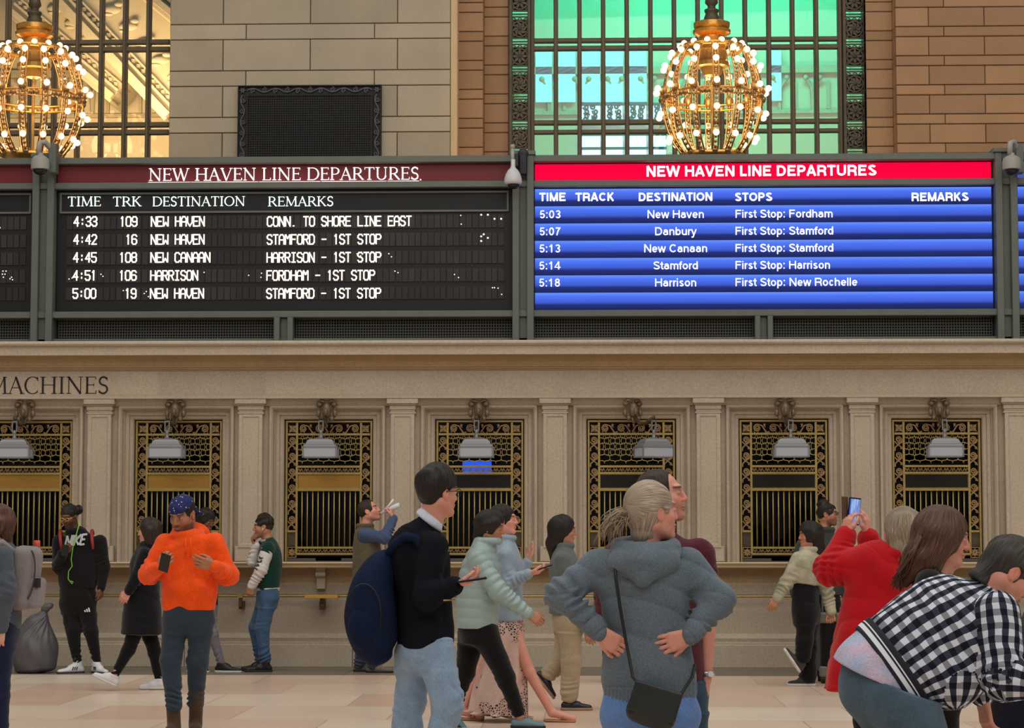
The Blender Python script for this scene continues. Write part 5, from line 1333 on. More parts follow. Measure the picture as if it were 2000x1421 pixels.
def cap_hair(P, h, m, e=.010, face=(.105, .0, -.035, .080, .11, .088), low=-.07, ears=True, extra=(), noise=(.004, 110), name='hair', front=None, res=None, ax=None, top=0, side=None, pole=False):
    F = Field(res or P.hres)
    F.add(Ell(h.w(-.017, 0, .022+top/2), np.array([.099+e, .077+e, .097+e+top/2])*h.k, (h.f, h.l, h.u) if ax is None else ax), .01)
    if pole: F.ops[0] = (Ell(h.w(-.017, 0, .022), np.array([.077+e, .097+e, .099+e])*h.k, (h.l, nrm(h.u+h.f*.1), nrm(-h.f+h.u*.1))), .01, 'u')
    for p, k in extra: F.add(p, k)
    if noise: F.noise(noise[0], noise[1], 5)
    F.cut(Ell(h.w(*face[:3]), np.array(face[3:])*h.k, (h.f, h.l, h.u)), .008)
    if ears:
        for g in (-1, 1): F.cut(h.ell((.004, g*.09, -.020), (.026, .03, .036)), .006)
    if side: F.cut(Box(h.w(side[0]+.15, 0, side[1]-.15), np.array([.15, .2, .15])*h.k, (h.f, h.l, h.u), .02), .008)
    if low is not None: F.slab(h.w(0, 0, low), -h.u)
    if front is not None: F.slab(h.w(front, 0, 0), h.f)
    return P.part(name, F, m, uv=True)
def lens_glasses(P, h, m, r=.021):
    b = MB()
    for g in (-1, 1):
        b.tube([h.w(.108-.004*abs(math.cos(t)), g*.031+r*1.1*math.cos(t), .001+r*.85*math.sin(t)) for t in np.linspace(0, 2*PI, 17)], .0022, 5, False)
        b.tube([h.w(.104, g*.054, .004), h.w(.05, g*.078, .004), h.w(-.01, g*.083, .0)], .002, 5)
    b.tube([h.w(.11, -.01, .005), h.w(.113, 0, .008), h.w(.11, .01, .005)], .002, 5)
    P.mb(b, 'glasses', m, True)
def laced(P, an, yaw, pitch=0, m=None, k=1):
    f, l, u = axes(yaw, pitch); b = MB()
    for i in range(4):
        c = np.array(an)+(f*(.035+.022*i)+u*(-.0-.010*i))*k
        b.tube([c-l*.024*k, c+u*.006*k, c+l*.024*k], .0045*k, 5)
    P.mb(b, 'laces', m or mat('lace_white', (215, 215, 212), .7), True)

C_BLACKH = hair_mat('black_hair', (30, 24, 22)); C_DKBROWN = hair_mat('dark_brown_hair', (46, 34, 27)); C_BROWN = hair_mat('chestnut_hair', (82, 56, 44), (132, 92, 70), 110)
C_GREYB = hair_mat('ash_blonde_hair', (160, 143, 124), (208, 197, 184), 120); C_GREY = hair_mat('salt_grey_hair', (50, 46, 44), (88, 82, 79), 120); C_ASH = hair_mat('grey_blonde_bob', (138, 124, 106), (196, 184, 164), 110)
SOLE_W = mat('white_sole', (205, 205, 202), .6); SOLE_D = mat('dark_sole', (38, 34, 32), .7)
T_PALE, T_PINK, T_TAN, T_BROWN, T_OLIVE = (206, 158, 138), (212, 150, 132), (176, 124, 96), (112, 74, 56), (166, 116, 90)

# ================================================================== 1 far-left person with the grey backpack
P = Person('person in slate jacket wearing a grey backpack, cut by the left edge', -11.2, 0)
h = Head(P.p((-12, 1024)), -92); nk = P.p((-4, 1066)); pz, p = P.pz, P.p
wl, wr = p((2, 1222, -.2)), p((-14, 1222, .18))
sl, sr = p((6, 1086, -.17)), p((6, 1086, .17)); el, er = p((14, 1158, -.21)), p((8, 1158, .21))
al, ar = pz(2, .085, -.1), pz(-6, .085, .1); kl, kr = pz(0, .47, -.1), pz(-6, .47, .1); hl, hr = p((2, 1236, -.09)), p((2, 1236, .09))
build_body(P, h, nk, T_PALE, [(sl, el, wl), (sr, er, wr)], [(hl, kl, al, al+axes(-90)[0]*.1), (hr, kr, ar, ar+axes(-90)[0]*.1)], body_secs(P, (4, 1240), (4, 1180), (6, 1110), (2, 1075), LY),
           [((wl, (-.2, 0, -1), (0, 1, 0)), dict(thumb=-1)), ((wr, (-.2, 0, -1), (0, -1, 0)), dict(thumb=1))])
F = top(P, [(2, 1226, 0, .185, .128), (4, 1180, 0, .175, .125), (6, 1120, 0, .185, .128), (6, 1086, 0, .165, .105), (0, 1066, 0, .075, .07)], LY, [(sl, el, wl, (.072, .062, .048)), (sr, er, wr, (.072, .062, .048))])
ring(F, p((-3, 1066)), LY, -LX, .075, .07, .022); P.part('jacket', F, cloth('slate_jacket', (74, 82, 92)))
P.part('jeans', trousers(P, [(2, 1262, 0, .15, .10), (3, 1236, 0, .165, .115), (3, 1214, 0, .16, .11)], LY, [(hl, kl, al, (.09, .068, .055)), (hr, kr, ar, (.09, .068, .055))]), cloth('navy_jeans', (22, 30, 58)))
for a in (al, ar): shoe(P, a, -90, 0, cloth('black_canvas_shoe', (28, 27, 28)), SOLE_W)
cap_hair(P, h, C_BROWN, .022, low=-.12, ears=False, extra=[(Cone(h.w(-.05, 0, .0), h.w(-.07, 0, -.09), .075, .05), .04)], noise=(.012, 70))
# backpack
c0 = p((54, 1128)); bp = empty('backpack', c0, 'light grey backpack on the back of the far left person', 'backpack')
class Q(Person):
    def __init__(s, root, res=.006): s.root = root; s.o = np.array(root.location); s.res = s.hres = res
q = Q(bp); ax = (nrm((1, 0, -.10)), LY, nrm((.10, 0, 1)))
G1 = cloth('grey_pack_fabric', (128, 122, 126)); F = Field(.006); F.add(Box(c0+ax[0]*-.015, (.075, .15, .205), ax, .06), .02); q.part('main_body', F.noise(.003, 40), G1)
F = Field(.006); F.add(Box(c0+ax[0]*.062-ax[2]*.09, (.04, .125, .10), ax, .035), .02); q.part('front_pocket', F, G1)
b = MB(); b.tube([c0+ax[0]*(.02+.055*math.sin(t))+LY*-.13+ax[2]*(.02+.17*math.cos(t)) for t in np.linspace(.3, 2.6, 14)], .005, 6); q.mb(b, 'zip', mat('zip_dark', (60, 58, 60), .5), True)
b = MB(); b.tube([c0+np.array([-.05, -.12, .16]), c0+np.array([-.13, -.15, .225]), c0+np.array([-.22, -.17, .19]), c0+np.array([-.285, -.17, .05]), c0+np.array([-.26, -.16, -.12]), c0+np.array([-.06, -.13, -.16])], [.018, .026, .028, .026, .018, .012], 8); q.mb(b, 'shoulder_strap', G1, True)
b = MB(); b.box(c0[0]+.075, c0[0]+.10, c0[1]-.132, c0[1]-.06, c0[2]-.06, c0[2]+.0); q.mb(b, 'black_patch', BLACK)
bt = empty('bottle', c0+np.array([.015, .17, .10]), 'drink bottle with red cap tucked in the grey backpack', 'bottle'); q = Q(bt)
b = MB(); b.lathe([(.028, 0), (.03, .01), (.03, .09), (.014, .12), (.012, .13)], (0, 0, -.03), 14); b.build('bottle_body', mat('dark_bottle', (40, 36, 44), .3), bt, True)
b = MB(); b.lathe([(.02, .125), (.022, .13), (.022, .165), (.016, .17)], (0, 0, -.03), 12); b.build('cap', mat('red_cap', (205, 80, 66), .4), bt, True)

# ================================================================== 2 man in the black lettered hoodie by the wall
P = Person('man in black hoodie with white NIKE lettering looking down at a phone by the wall', -1.25, 155, res=.007); p, pz = P.p, P.pz
h = Head(p((135, 1007)), -16, 22, 0, 1.02); nk = p((147, 1038, .03)); f = axes(-10)
sl, sr, el, er = p((116, 1057)), p((195, 1057)), p((115, 1106, -.04)), p((203, 1106, 0)); wl, wr = p((121, 1080, -.24)), p((198, 1146, -.02))
al, ar = pz(151, .09, -.02), pz(189, .09, -.02); kl, kr = p((142, 1230, -.06)), p((178, 1232, -.06)); hl, hr = p((134, 1180)), p((170, 1180))
build_body(P, h, nk, T_BROWN, [(sl, el, wl), (sr, er, wr)], [(hl, kl, al, al), (hr, kr, ar, ar)], body_secs(P, (152, 1180), (152, 1140), (154, 1085), (152, 1052), LX),
           [((wl, (.75, -.35, .35), (.1, .45, .9)), dict(thumb=1, curl=(.7, .8, .8, .8))), ((wr, (.0, -.1, -1), (-.9, .3, 0)), dict(thumb=-1))], beard=.55, brow=(26, 20, 18), lips=(110, 66, 58))
HB = cloth('black_hoodie', (22, 22, 24))
F = top(P, [(152, 1147, 0, .20, .135), (152, 1128, 0, .215, .15), (154, 1095, 0, .21, .145), (154, 1062, 0, .19, .12), (151, 1045, 0, .13, .09), (147, 1034, 0, .075, .075)], LX, [(sl, el, wl, (.078, .07, .052)), (sr, er, wr, (.076, .066, .05))])
ring(F, p((148, 1036, .02)), LX, LY, .085, .085, .028); F.add(Ell(p((150, 1042, .12)), (.12, .06, .09)), .03); hood = P.part('hoodie', F, HB)
b = MB(); x0 = 0
# lettering wrapped over the chest
gl = {'N': ['0,0 0,6 4,0 4,6'], 'I': ['2,0 2,6'], 'K': ['0,0 0,6', '4,6 .6,3 4,0'], 'E': ['4,6 0,6 0,0 4,0', '0,3 3.4,3']}
A0 = p((132, 1066)); xx = 0
for ch_, wd_ in (('N', .072), ('I', .03), ('K', .066), ('E', .058)):
    for st in gl[ch_]:
        pts = [tuple(float(v) for v in w_.split(',')) for w_ in st.split()]
        for a_, b_ in zip(pts, pts[1:]):
            for i in range(4):
                seg = []
                for tt in (i/4-.04, (i+1)/4+.04):
                    gx = a_[0]+(b_[0]-a_[0])*tt; gz = a_[1]+(b_[1]-a_[1])*tt
                    if ch_ == 'I': gx = 1
                    X = A0[0]+xx+gx/4*wd_*.8+gz*.0045; Z = A0[2]+gz/6*.108+(xx+gx/4*wd_)*.10; seg.append((X, Z))
                n0_ = len(b.v); b.ribbon(seg, .022, 0, .004)
                for j in range(n0_, len(b.v)):
                    v = b.v[j]; cx = p((154, 1065))[0]; g = min(.95, abs(v[0]-cx)/.205); b.v[j] = (v[0], P.Y-.142*math.sqrt(1-g*g)-.012+v[1], v[2])
    xx += wd_
P.mb(b, 'chest_lettering', mat('print_pale_grey', (190, 198, 200), .6, var=.25, scale=30), parent=hood)
SW_ = cloth('black_sweatpants', (20, 20, 22))
tr_ = P.part('sweatpants', trousers(P, [(152, 1195, 0, .16, .11), (152, 1170, 0, .205, .145), (152, 1142, 0, .195, .135)], LX, [(hl, kl, al+np.array([0, 0, .06]), (.105, .085, .05)), (hr, kr, ar+np.array([0, 0, .06]), (.105, .085, .05))], amp=.007, f=26), SW_)
b = MB(); c_ = p((171, 1192, -.165))
for i in range(3):
    x = c_[0]-.028+.022*i; b.ribbon([(x+.006, c_[2]-.012), (x+.006-.012, c_[2]-.012+.016+.014*i)], .013, c_[1], c_[1]+.01)
P.mb(b, 'logo', mat('print_white', (225, 225, 225), .6), parent=tr_)
for a, yw in ((al, -55), (ar, 40)):
    shoe(P, a, yw, 0, mat('white_sneaker', (212, 214, 218), .5), mat('black_white_sole', (60, 58, 60), .6), L=.29, k=1.08, boot=.03); laced(P, a, yw, k=1.08)
    ff, ll, uu = axes(yw); b = MB()
    for g in (-1, 1):
        for i in range(3):
            c_ = a+ff*(.03+.022*i)+ll*g*.047-uu*.05; b.tube([c_, c_+uu*.035-ff*.012], .0055, 5)
    P.mb(b, 'shoe_stripes', mat('navy_print', (24, 24, 44), .6), True)
b = MB(); b.tube([al+np.array([0, 0, .02]), al+np.array([0, 0, .09])], .043, 10); P.mb(b, 'sock', cloth('blue_sock', (40, 48, 110)), True)
cap_hair(P, h, C_BLACKH, .008, low=-.05, extra=[(Ell(p((153, 995, .06)), (.05, .05, .05)), .03)], noise=(.007, 90))
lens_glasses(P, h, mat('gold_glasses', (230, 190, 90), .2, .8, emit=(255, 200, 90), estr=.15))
bp = empty('backpack', p((152, 1085, .24)), 'black backpack with red straps worn by the man in the black lettered hoodie', 'backpack'); q = Q(bp, .008)
F = Field(.008); F.add(Box(p((152, 1088, .24)), (.15, .09, .22), None, .06), .02); q.part('main_body', F, HB)
b = MB()
for px in (118, 180):
    b.tube([p((px+2, 1042, .10)), p((px, 1036, .0)), p((px-1, 1042, -.10)), p((px, 1055, -.145)), p((px+2, 1072, -.165))], [.016, .02, .02, .018, .014], 8)
q.mb(b, 'shoulder_strap', mat('red_strap', (150, 44, 48), .6), True)
phone_at('dark phone held by the man in black lettered hoodie', p((127, 1074, -.34)), (.2, -.55, .75), (.1, .75, .6), group='phones in hands')
b = MB(); P_ = [p(q_) for q_ in ((153, 1014, -.04), (154, 1026, -.10), (150, 1040, -.16), (144, 1060, -.18), (141, 1078, -.19), (139, 1092, -.19), (141, 1105, -.19), (134, 1115, -.19), (133, 1130, -.19), (141, 1140, -.185), (143, 1136, -.185), (138, 1134, -.19))]
b.tube(P_, .0055, 6); o = b.build('earphone_cable', mat('lime_cable', (130, 205, 70), .5), None, True); tag(o, 'lime green earphone cable hanging down the black lettered hoodie', 'earphones')

# rubbish bag against the wall
c_ = pz0 = W3(69, 1315, -1.25); c_[2] = .004
bag = empty('garbage_bag', c_, 'dark grey knotted garbage bag on the floor beside the black lettered hoodie', 'bag'); q = Q(bag, .009); s_b = .00565
def bx_(dx, z, dy=0): return c_+np.array([dx, dy, z])
F = Field(.009); F.add(Chain([(bx_(0, .05), .22, .18, LX), (bx_(-.01, .22), .262, .21, LX), (bx_(0.0, .38), .225, .185, LX), (bx_(.03, .52), .15, .12, LX), (bx_(.07, .62), .07, .06, LX), (bx_(.09, .67), .03, .03, LX)], .35), .02)
cc = bx_(.09, .66)
F.noise(.011, 1, 1, lambda X, Y, Z: np.sin(13*np.arctan2(X-c_[0]-.14*(Z/.66)**2, Y-c_[1])+2*np.sin(Z*12))*np.clip(Z/.66, 0, 1)**1.5*np.clip((.68-Z)/.1, .3, 1)+.5*np.sin(Z*22+3*np.sin(X*9)))
BAGM = mat('dark_grey_bag', (82, 80, 86), .42, var=.12, scale=6, bump=.3, bscale=14, spec=.5); q.part('bag_body', F, BAGM).data
F = Field(.007); F.add(Ell(bx_(.10, .70), (.05, .045, .05)), .02); F.add(Ell(bx_(.145, .725), (.04, .03, .035)), .02); F.noise(.006, 90); q.part('knot', F, BAGM)

# ================================================================== 3 woman in black coat walking left
P = Person('woman in black coat striding left in white shoes, behind the orange hoodie', -3.9, 280, res=.007); p, pz = P.p, P.pz
h = Head(p((291, 1036)), -98, 4); nk = p((292, 1064)); sl, sr = p((284, 1082, -.17)), p((284, 1082, .17)); el, er = p((268, 1126, -.2)), p((272, 1126, .2)); wl, wr = p((252, 1152, -.2)), p((285, 1165, .2))
al, ar = p((223, 1320, -.06)), pz(311, .09, .1); kl, kr = p((252, 1266, -.06)), p((302, 1272, .08)); hl, hr = p((272, 1212, -.07)), p((284, 1212, .07))
build_body(P, h, nk, T_PINK, [(sl, el, wl), (sr, er, wr)], [(hl, kl, al, al), (hr, kr, ar, ar)], body_secs(P, (278, 1200), (280, 1150), (283, 1100), (287, 1074), LY), [((wl, (-.5, 0, -.9), (0, 1, 0)), dict(thumb=-1)), ((wr, (.3, 0, -1), (0, -1, 0)), dict(thumb=1))], False, res=.006)
F = top(P, [(277, 1236, 0, .20, .205), (278, 1190, 0, .185, .185), (281, 1140, 0, .17, .15), (284, 1095, 0, .185, .14), (286, 1074, 0, .15, .10), (291, 1060, 0, .07, .065)], LY, [(sl, el, wl, (.07, .062, .05)), (sr, er, wr, (.07, .062, .05))])
ring(F, p((291, 1064)), LY, -LX, .075, .07, .022); P.part('coat', F, cloth('black_coat', (17, 17, 23)))
BT = cloth('black_leggings', (14, 14, 18)); P.part('leggings', trousers(P, [(278, 1228, 0, .15, .12), (278, 1200, 0, .155, .12), (279, 1180, 0, .15, .11)], LY, [(hl, kl, al, (.09, .062, .042)), (hr, kr, ar, (.09, .062, .042))]), BT)
WS = mat('white_sneaker', (212, 214, 218), .5); shoe(P, al, -92, -24, WS, SOLE_W); shoe(P, ar, -90, 0, WS, SOLE_W)
cap_hair(P, h, C_DKBROWN, .013, low=None, face=(.11, 0, -.045, .075, .085, .115), ears=False, extra=[(Cone(h.w(-.04, 0, .0), h.w(-.055, 0, -.12), .088, .07), .04), (Cone(h.w(-.02, .05, -.0), h.w(-.01, .06, -.13), .05, .035), .03), (Cone(h.w(-.02, -.05, -.0), h.w(-.01, -.06, -.13), .05, .035), .03)], noise=(.006, 80))

# ================================================================== 4 person behind the orange hoodie
P = Person('dark haired woman in black with grey leggings mostly hidden behind the orange hoodie', -1.0, 398, res=.008); p, pz = P.p, P.pz
h = Head(p((403, 1015)), 52, 18, 0, .98); nk = p((400, 1044)); sl, sr = p((376, 1062)), p((422, 1062, .1)); el, er = p((370, 1112)), p((428, 1112, .1)); wl, wr = p((385, 1130, -.2)), p((418, 1130, -.15))
al, ar = pz(377, .09, -.05), pz(433, .09, -.1); kl, kr = p((384, 1240, -.1)), p((415, 1238, -.12)); hl, hr = p((388, 1186)), p((404, 1186))
build_body(P, h, nk, T_BROWN, [(sl, el, wl), (sr, er, wr)], [(hl, kl, al, al), (hr, kr, ar, ar)], body_secs(P, (396, 1185), (397, 1145), (398, 1090), (399, 1058), LX), [((wl, (.7, 0, .4), (0, 1, 0)), dict(thumb=1)), ((wr, (-.7, 0, .4), (0, 1, 0)), dict(thumb=-1))], False, res=.007)
P.part('top', top(P, [(396, 1180, 0, .17, .13), (397, 1130, 0, .16, .12), (398, 1080, 0, .18, .12), (399, 1056, 0, .12, .09), (400, 1044, 0, .06, .06)], LX, [(sl, el, wl, (.065, .055, .045)), (sr, er, wr, (.065, .055, .045))]), BT)
P.part('leggings', trousers(P, [(396, 1205, 0, .15, .11), (396, 1186, 0, .165, .12), (396, 1170, 0, .16, .11)], LX, [(hl, kl, al, (.085, .06, .042)), (hr, kr, ar, (.085, .06, .042))], amp=.002), cloth('grey_leggings', (112, 108, 116)))
for a, yw in ((al, 55), (ar, 76)): shoe(P, a, yw, 0, mat('black_sneaker', (26, 25, 28), .5), SOLE_W, L=.29, k=1.05); laced(P, a, yw)
ff, ll, uu = axes(76); b = MB(); b.tube([ar+ff*(-.02)-ll*-.046-uu*.03, ar+ff*.03+ll*.048-uu*.052, ar+ff*.10+ll*.044-uu*.028], [.004, .011, .003], 6); P.mb(b, 'shoe_swoosh', SOLE_W, True)
cap_hair(P, h, C_BLACKH, .016, low=None, face=(.105, 0, -.06, .07, .075, .10), ears=False, extra=[(Cone(h.w(-.04, 0, .0), h.w(-.05, 0, -.10), .085, .07), .04)], noise=(.009, 70))

# ================================================================== 5 man in the orange hoodie
P = Person('man in bright orange hoodie and blue bandana walking while looking at a phone', -9.0, 368, res=.006, hres=.0045); p, pz = P.p, P.pz
h = Head(p((356, 1003)), -20, 22, 0, 1.12); nk = p((366, 1042, .04)); sl, sr, el, er = p((322, 1063)), p((419, 1060)), p((291, 1122, -.04)), p((446, 1124, -.02)); wl, wr = p((310, 1109, -.24)), p((420, 1106, -.24))
al, ar = pz(341, .10, -.12), pz(383, .10, .08); kl, kr = p((333, 1290, -.06)), p((386, 1292, .0)); hl, hr = p((343, 1218)), p((394, 1218))
build_body(P, h, nk, T_OLIVE, [(sl, el, wl), (sr, er, wr)], [(hl, kl, al, al), (hr, kr, ar, ar)], body_secs(P, (368, 1215), (368, 1165), (370, 1100), (370, 1060), LX),
           [((wl, (.55, -.35, .5), (.35, .75, .35)), dict(thumb=1, curl=(.8, .85, .85, .9), k=1.05)), ((wr, (-.9, -.3, .25), (.0, .9, .2)), dict(thumb=-1, curl=(.3, .35, .4, .45), k=1.05))], beard=.75, brow=(50, 34, 28))
OR = cloth('orange_fleece', (238, 82, 18), fine=.13, fscale=90, var=.10, scale=14)
F = top(P, [(368, 1190, 0, .195, .135), (368, 1176, 0, .205, .145), (369, 1150, 0, .21, .15), (370, 1105, 0, .20, .14), (371, 1068, 0, .185, .12), (368, 1050, 0, .125, .095), (364, 1038, 0, .075, .075)], LX, [(sl, el, wl, (.082, .072, .048)), (sr, er, wr, (.082, .072, .048))], fold=.009, amp=.006, f=30)
ring(F, p((366, 1042, .03)), LX, LY, .095, .09, .030, tilt=.015); F.add(Ell(p((372, 1044, .14)), (.15, .06, .10)), .04)
F.add(Ell(p((368, 1150, -.12)), (.13, .05, .07)), .03); hd_ = P.part('hoodie', F, OR)
b = MB()
for px in (362, 372): b.tube([p((px, 1050, -.12)), p((px+1, 1066, -.15)), p((px, 1088, -.165))], .0055, 6)
P.mb(b, 'drawstring', OR, True, hd_)
P.part('trousers', trousers(P, [(368, 1232, 0, .15, .10), (368, 1212, 0, .19, .135), (368, 1182, 0, .185, .13)], LX, [(hl, kl, al+np.array([0, 0, .15]), (.094, .076, .060)), (hr, kr, ar+np.array([0, 0, .15]), (.094, .076, .060))]), cloth('slate_trousers', (46, 58, 72)))
BO = cloth('brown_suede_boot', (74, 58, 44), bump=.15)
for a, yw in ((al, -12), (ar, 8)): shoe(P, a, yw, 0, BO, SOLE_D, 'boot', L=.30, boot=.20, k=1.12, up=(kl if a is al else kr)-a); laced(P, a, yw, m=SOLE_D)
# bandana with spots
def spot_mat(name, base, spot, scale, thr, metric=0):
    m = mat(name, base, .8); nt = m.node_tree; N, L = nt.nodes, nt.links; b = N['Principled BSDF']
    tc = N.new('ShaderNodeTexCoord'); v = N.new('ShaderNodeTexVoronoi'); v.inputs['Scale'].default_value = scale; L.new(tc.outputs['Object'], v.inputs['Vector'])
    cr = N.new('ShaderNodeValToRGB'); cr.color_ramp.interpolation = 'CONSTANT'; e = cr.color_ramp.elements; e[0].color = lin(spot); e[1].position = thr; e[1].color = lin(base)
    L.new(v.outputs['Distance'], cr.inputs[0]); L.new(cr.outputs[0], b.inputs['Base Color']); return m
F = Field(.0045); F.add(h.ell((-.014, 0, .026), (.110, .088, .100)), .01); F.noise(.004, 60)
F.slab(h.w(.09, 0, .030), -(h.u*.92-h.f*.0)*1); ban = None
F = Field(.0045); F.add(h.ell((-.014, 0, .026), (.110, .088, .102)), .01); F.noise(.004, 60); F.slab(h.w(.095, 0, .028), nrm(-h.u-h.f*.32))
F.add(Ell(h.w(-.12, .02, -.012), (.03, .028, .026)), .02); F.add(Cone(h.w(-.115, .02, -.02), h.w(-.15, .06, -.06), .02, .012), .015)
P.part('bandana', F, spot_mat('blue_bandana', (24, 34, 92), (190, 196, 214), 42, .20))
cap_hair(P, h, C_BLACKH, .003, low=-.085, face=(.115, 0, -.03, .09, .1, .12), noise=(.002, 130))
phone_at('dark phone held by the man in orange hoodie', p((322, 1098, -.40)), (.25, -.5, .8), (.2, .8, .45), group='phones in hands')

# ================================================================== 6 man in green varsity jacket
P = Person('man in green varsity jacket with white sleeves standing by the wall facing left', -.9, 520, res=.006, hres=.005); p, pz = P.p, P.pz
h = Head(p((514, 1028)), -80, 2, 0, 1.0); nk = p((523, 1055)); sl, sr = p((524, 1068, -.165)), p((516, 1066, .15)); el, er = p((510, 1112, -.21)), p((493, 1096, .02)); wl, wr = p((492, 1143, -.18)), p((499, 1066, -.03))
al, ar = pz(518, .09, -.08), pz(510, .09, .08); kl, kr = p((512, 1226, -.08)), p((500, 1226, .07)); hl, hr = p((526, 1165, -.08)), p((520, 1165, .08))
build_body(P, h, nk, T_TAN, [(sl, el, wl), (sr, er, wr)], [(hl, kl, al, al), (hr, kr, ar, ar)], body_secs(P, (523, 1170), (525, 1130), (527, 1090), (525, 1065), LY),
           [((wl, (-.25, .15, -1), (.2, .95, 0)), dict(thumb=-1, curl=(.6, .7, .8, .8))), ((wr, (-.3, -.2, .6), (.8, 0, .5)), dict(thumb=1, curl=(1.2, 1.3, 1.3, 1.3)))], beard=.4, brow=(36, 26, 22), res=.0045)
GR = cloth('bottle_green_wool', (16, 54, 46)); WL = cloth('white_leather_sleeve', (206, 202, 198), rough=.6)
SE = [(524, 1150, 0, .165, .125), (525, 1122, 0, .18, .135), (528, 1088, 0, .185, .13), (526, 1066, 0, .145, .10), (522, 1052, 0, .075, .065)]
P.part('jacket', top(P, SE, LY, [(sl, sl+(el-sl)*.12, sl+(el-sl)*.2, (.07, .07, .068)), (sr, sr+(er-sr)*.12, sr+(er-sr)*.2, (.07, .07, .068))]), GR)
F = Field(.006); F.add(Chain([sec(P, (524, 1153, 0, .163, .124), LY), sec(P, (524, 1147.5, 0, .168, .129), LY)], .1), .01); rb_ = P.part('hem_rib', F, cloth('cream_rib', (206, 200, 188)))
F = top(P, [], LY, [(sl+(el-sl)*.12, el, wl, (.074, .066, .052))], body=False, fold=.009); P.part('sleeve', F, WL)
F = top(P, [], LY, [(sr+(er-sr)*.12, er, wr, (.070, .062, .05))], body=False, fold=.009); P.part('sleeve', F, WL)
b = MB(); b.tube([wl+(el-wl)*.02, wl+(el-wl)*.16], .050, 12); P.mb(b, 'cuff', cloth('maroon_cuff', (62, 26, 34)), True)
b = MB()
for i in range(7):
    c_ = sl+(el-sl)*(.45+.12*i*.7)+np.array([-.03+.01*math.sin(i*2), -.068, 0]); b.tube([c_+np.array([-.03, .006, .01]), c_+np.array([0, 0, -.012*(-1)**i]), c_+np.array([.025, .006, .012])], .006, 5)
P.mb(b, 'sleeve_embroidery', SOLE_D, True)
F = Field(.005); ring(F, p((522, 1056)), LY, -LX, .07, .062, .014); P.part('collar_rib', F, cloth('grey_green_rib', (150, 160, 150)))
P.part('jeans', trousers(P, [(522, 1184, 0, .14, .11), (523, 1165, 0, .165, .13), (524, 1147, 0, .16, .12)], LY, [(hl, kl, al+np.array([0, 0, .05]), (.098, .078, .066)), (hr, kr, ar+np.array([0, 0, .05]), (.098, .078, .066))], amp=.006), cloth('blue_washed_jeans', (62, 88, 120), var=.3, scale=14))
BB = mat('black_boot_leather', (24, 23, 24), .45)
for a, yw in ((al, -82), (ar, -88)): shoe(P, a, yw, 0, BB, SOLE_D, 'boot', L=.29, boot=.09, k=1.05, up=(kl if a is al else kr)-a)
cap_hair(P, h, C_BLACKH, .006, low=.012, top=.026, face=(.125, 0, -.005, .075, .1, .066), noise=(.009, 105)); cap_hair(P, h, mat('shaved_side_hair', (54, 42, 36), .7), .002, low=-.06, face=(.115, 0, -.03, .08, .1, .09), noise=None, name='shaved_sides')
b = MB(); b.tube([h.w(.006, -.085, -.018), h.w(.012, -.088, -.045)], .006, 6); b.tube([h.w(.006, .085, -.018), h.w(.012, .088, -.045)], .006, 6); P.mb(b, 'earbud', SOLE_W, True)

# ================================================================== 7 man drinking from a bottle
P = Person('man in olive vest and blue shirt tipping a bottle to his mouth', -1.0, 718, res=.007, hres=.005); p, pz = P.p, P.pz
h = Head(p((721, 997)), 80, -20, 0, 1.06); nk = p((715, 1026)); sr, sl = p((712, 1043, -.17)), p((718, 1043, .17)); er, el = p((752, 1050, -.2)), p((724, 1100, .2)); wr, wl = p((768, 1012, -.09)), p((742, 1138, .16))
ar, al = pz(728, .09, -.09), pz(704, .09, .09); kr, kl = p((722, 1222, -.09)), p((712, 1222, .09)); hr, hl = p((718, 1150, -.09)), p((718, 1150, .09))
build_body(P, h, nk, T_PINK, [(sl, el, wl), (sr, er, wr)], [(hl, kl, al, al), (hr, kr, ar, ar)], body_secs(P, (718, 1155), (718, 1110), (716, 1065), (715, 1040), LY, 1.05),
           [((wr, (-.25, .25, 1), (-.9, .2, -.2)), dict(thumb=1, curl=(.9, .9, .95, 1.), k=1.05)), ((wl, (.2, 0, -1), (0, -1, 0)), dict(thumb=-1))], beard=.25, brow=(50, 36, 30), res=.005)
P.part('shirt', top(P, [(718, 1130, 0, .17, .15), (716, 1080, 0, .17, .14), (716, 1045, 0, .16, .11), (715, 1030, 0, .08, .07)], LY, [(sr, er, wr, (.074, .066, .048)), (sl, el, wl, (.074, .066, .048))], fold=.009), cloth('dusty_blue_shirt', (66, 82, 116)))
F = top(P, [(722, 1140, 0, .19, .185), (719, 1110, 0, .19, .175), (716, 1065, 0, .19, .152), (714, 1040, 0, .165, .12), (714, 1026, 0, .08, .075)], LY, [])
F.cut(Cone(sr, sr+np.array([.02, -.3, -.02]), .095, .12), .01); ring(F, p((713, 1026)), LY, -LX, .085, .075, .022); P.part('vest', F, cloth('olive_fleece_vest', (92, 86, 68)))
P.part('trousers', trousers(P, [(718, 1172, 0, .15, .12), (718, 1150, 0, .17, .135), (718, 1130, 0, .17, .13)], LY, [(hl, kl, al, (.1, .08, .07)), (hr, kr, ar, (.1, .08, .07))]), cloth('grey_blue_trousers', (62, 70, 84)))
for a, yw in ((al, 82), (ar, 80)): shoe(P, a, yw, 0, cloth('grey_tan_shoe', (108, 100, 88)), SOLE_D, L=.29, k=1.05)
cap_hair(P, h, C_DKBROWN, .006, low=-.06, front=.055, face=(.12, 0, -.03, .08, .1, .085), noise=(.003, 120))
A_, B_ = h.w(.105, 0, -.066), p((781, 985, -.05)); d_ = nrm(B_-A_); bt = empty('bottle', A_, 'clear plastic bottle held to the mouth by the man in olive vest', 'bottle'); L_ = np.linalg.norm(B_-A_)
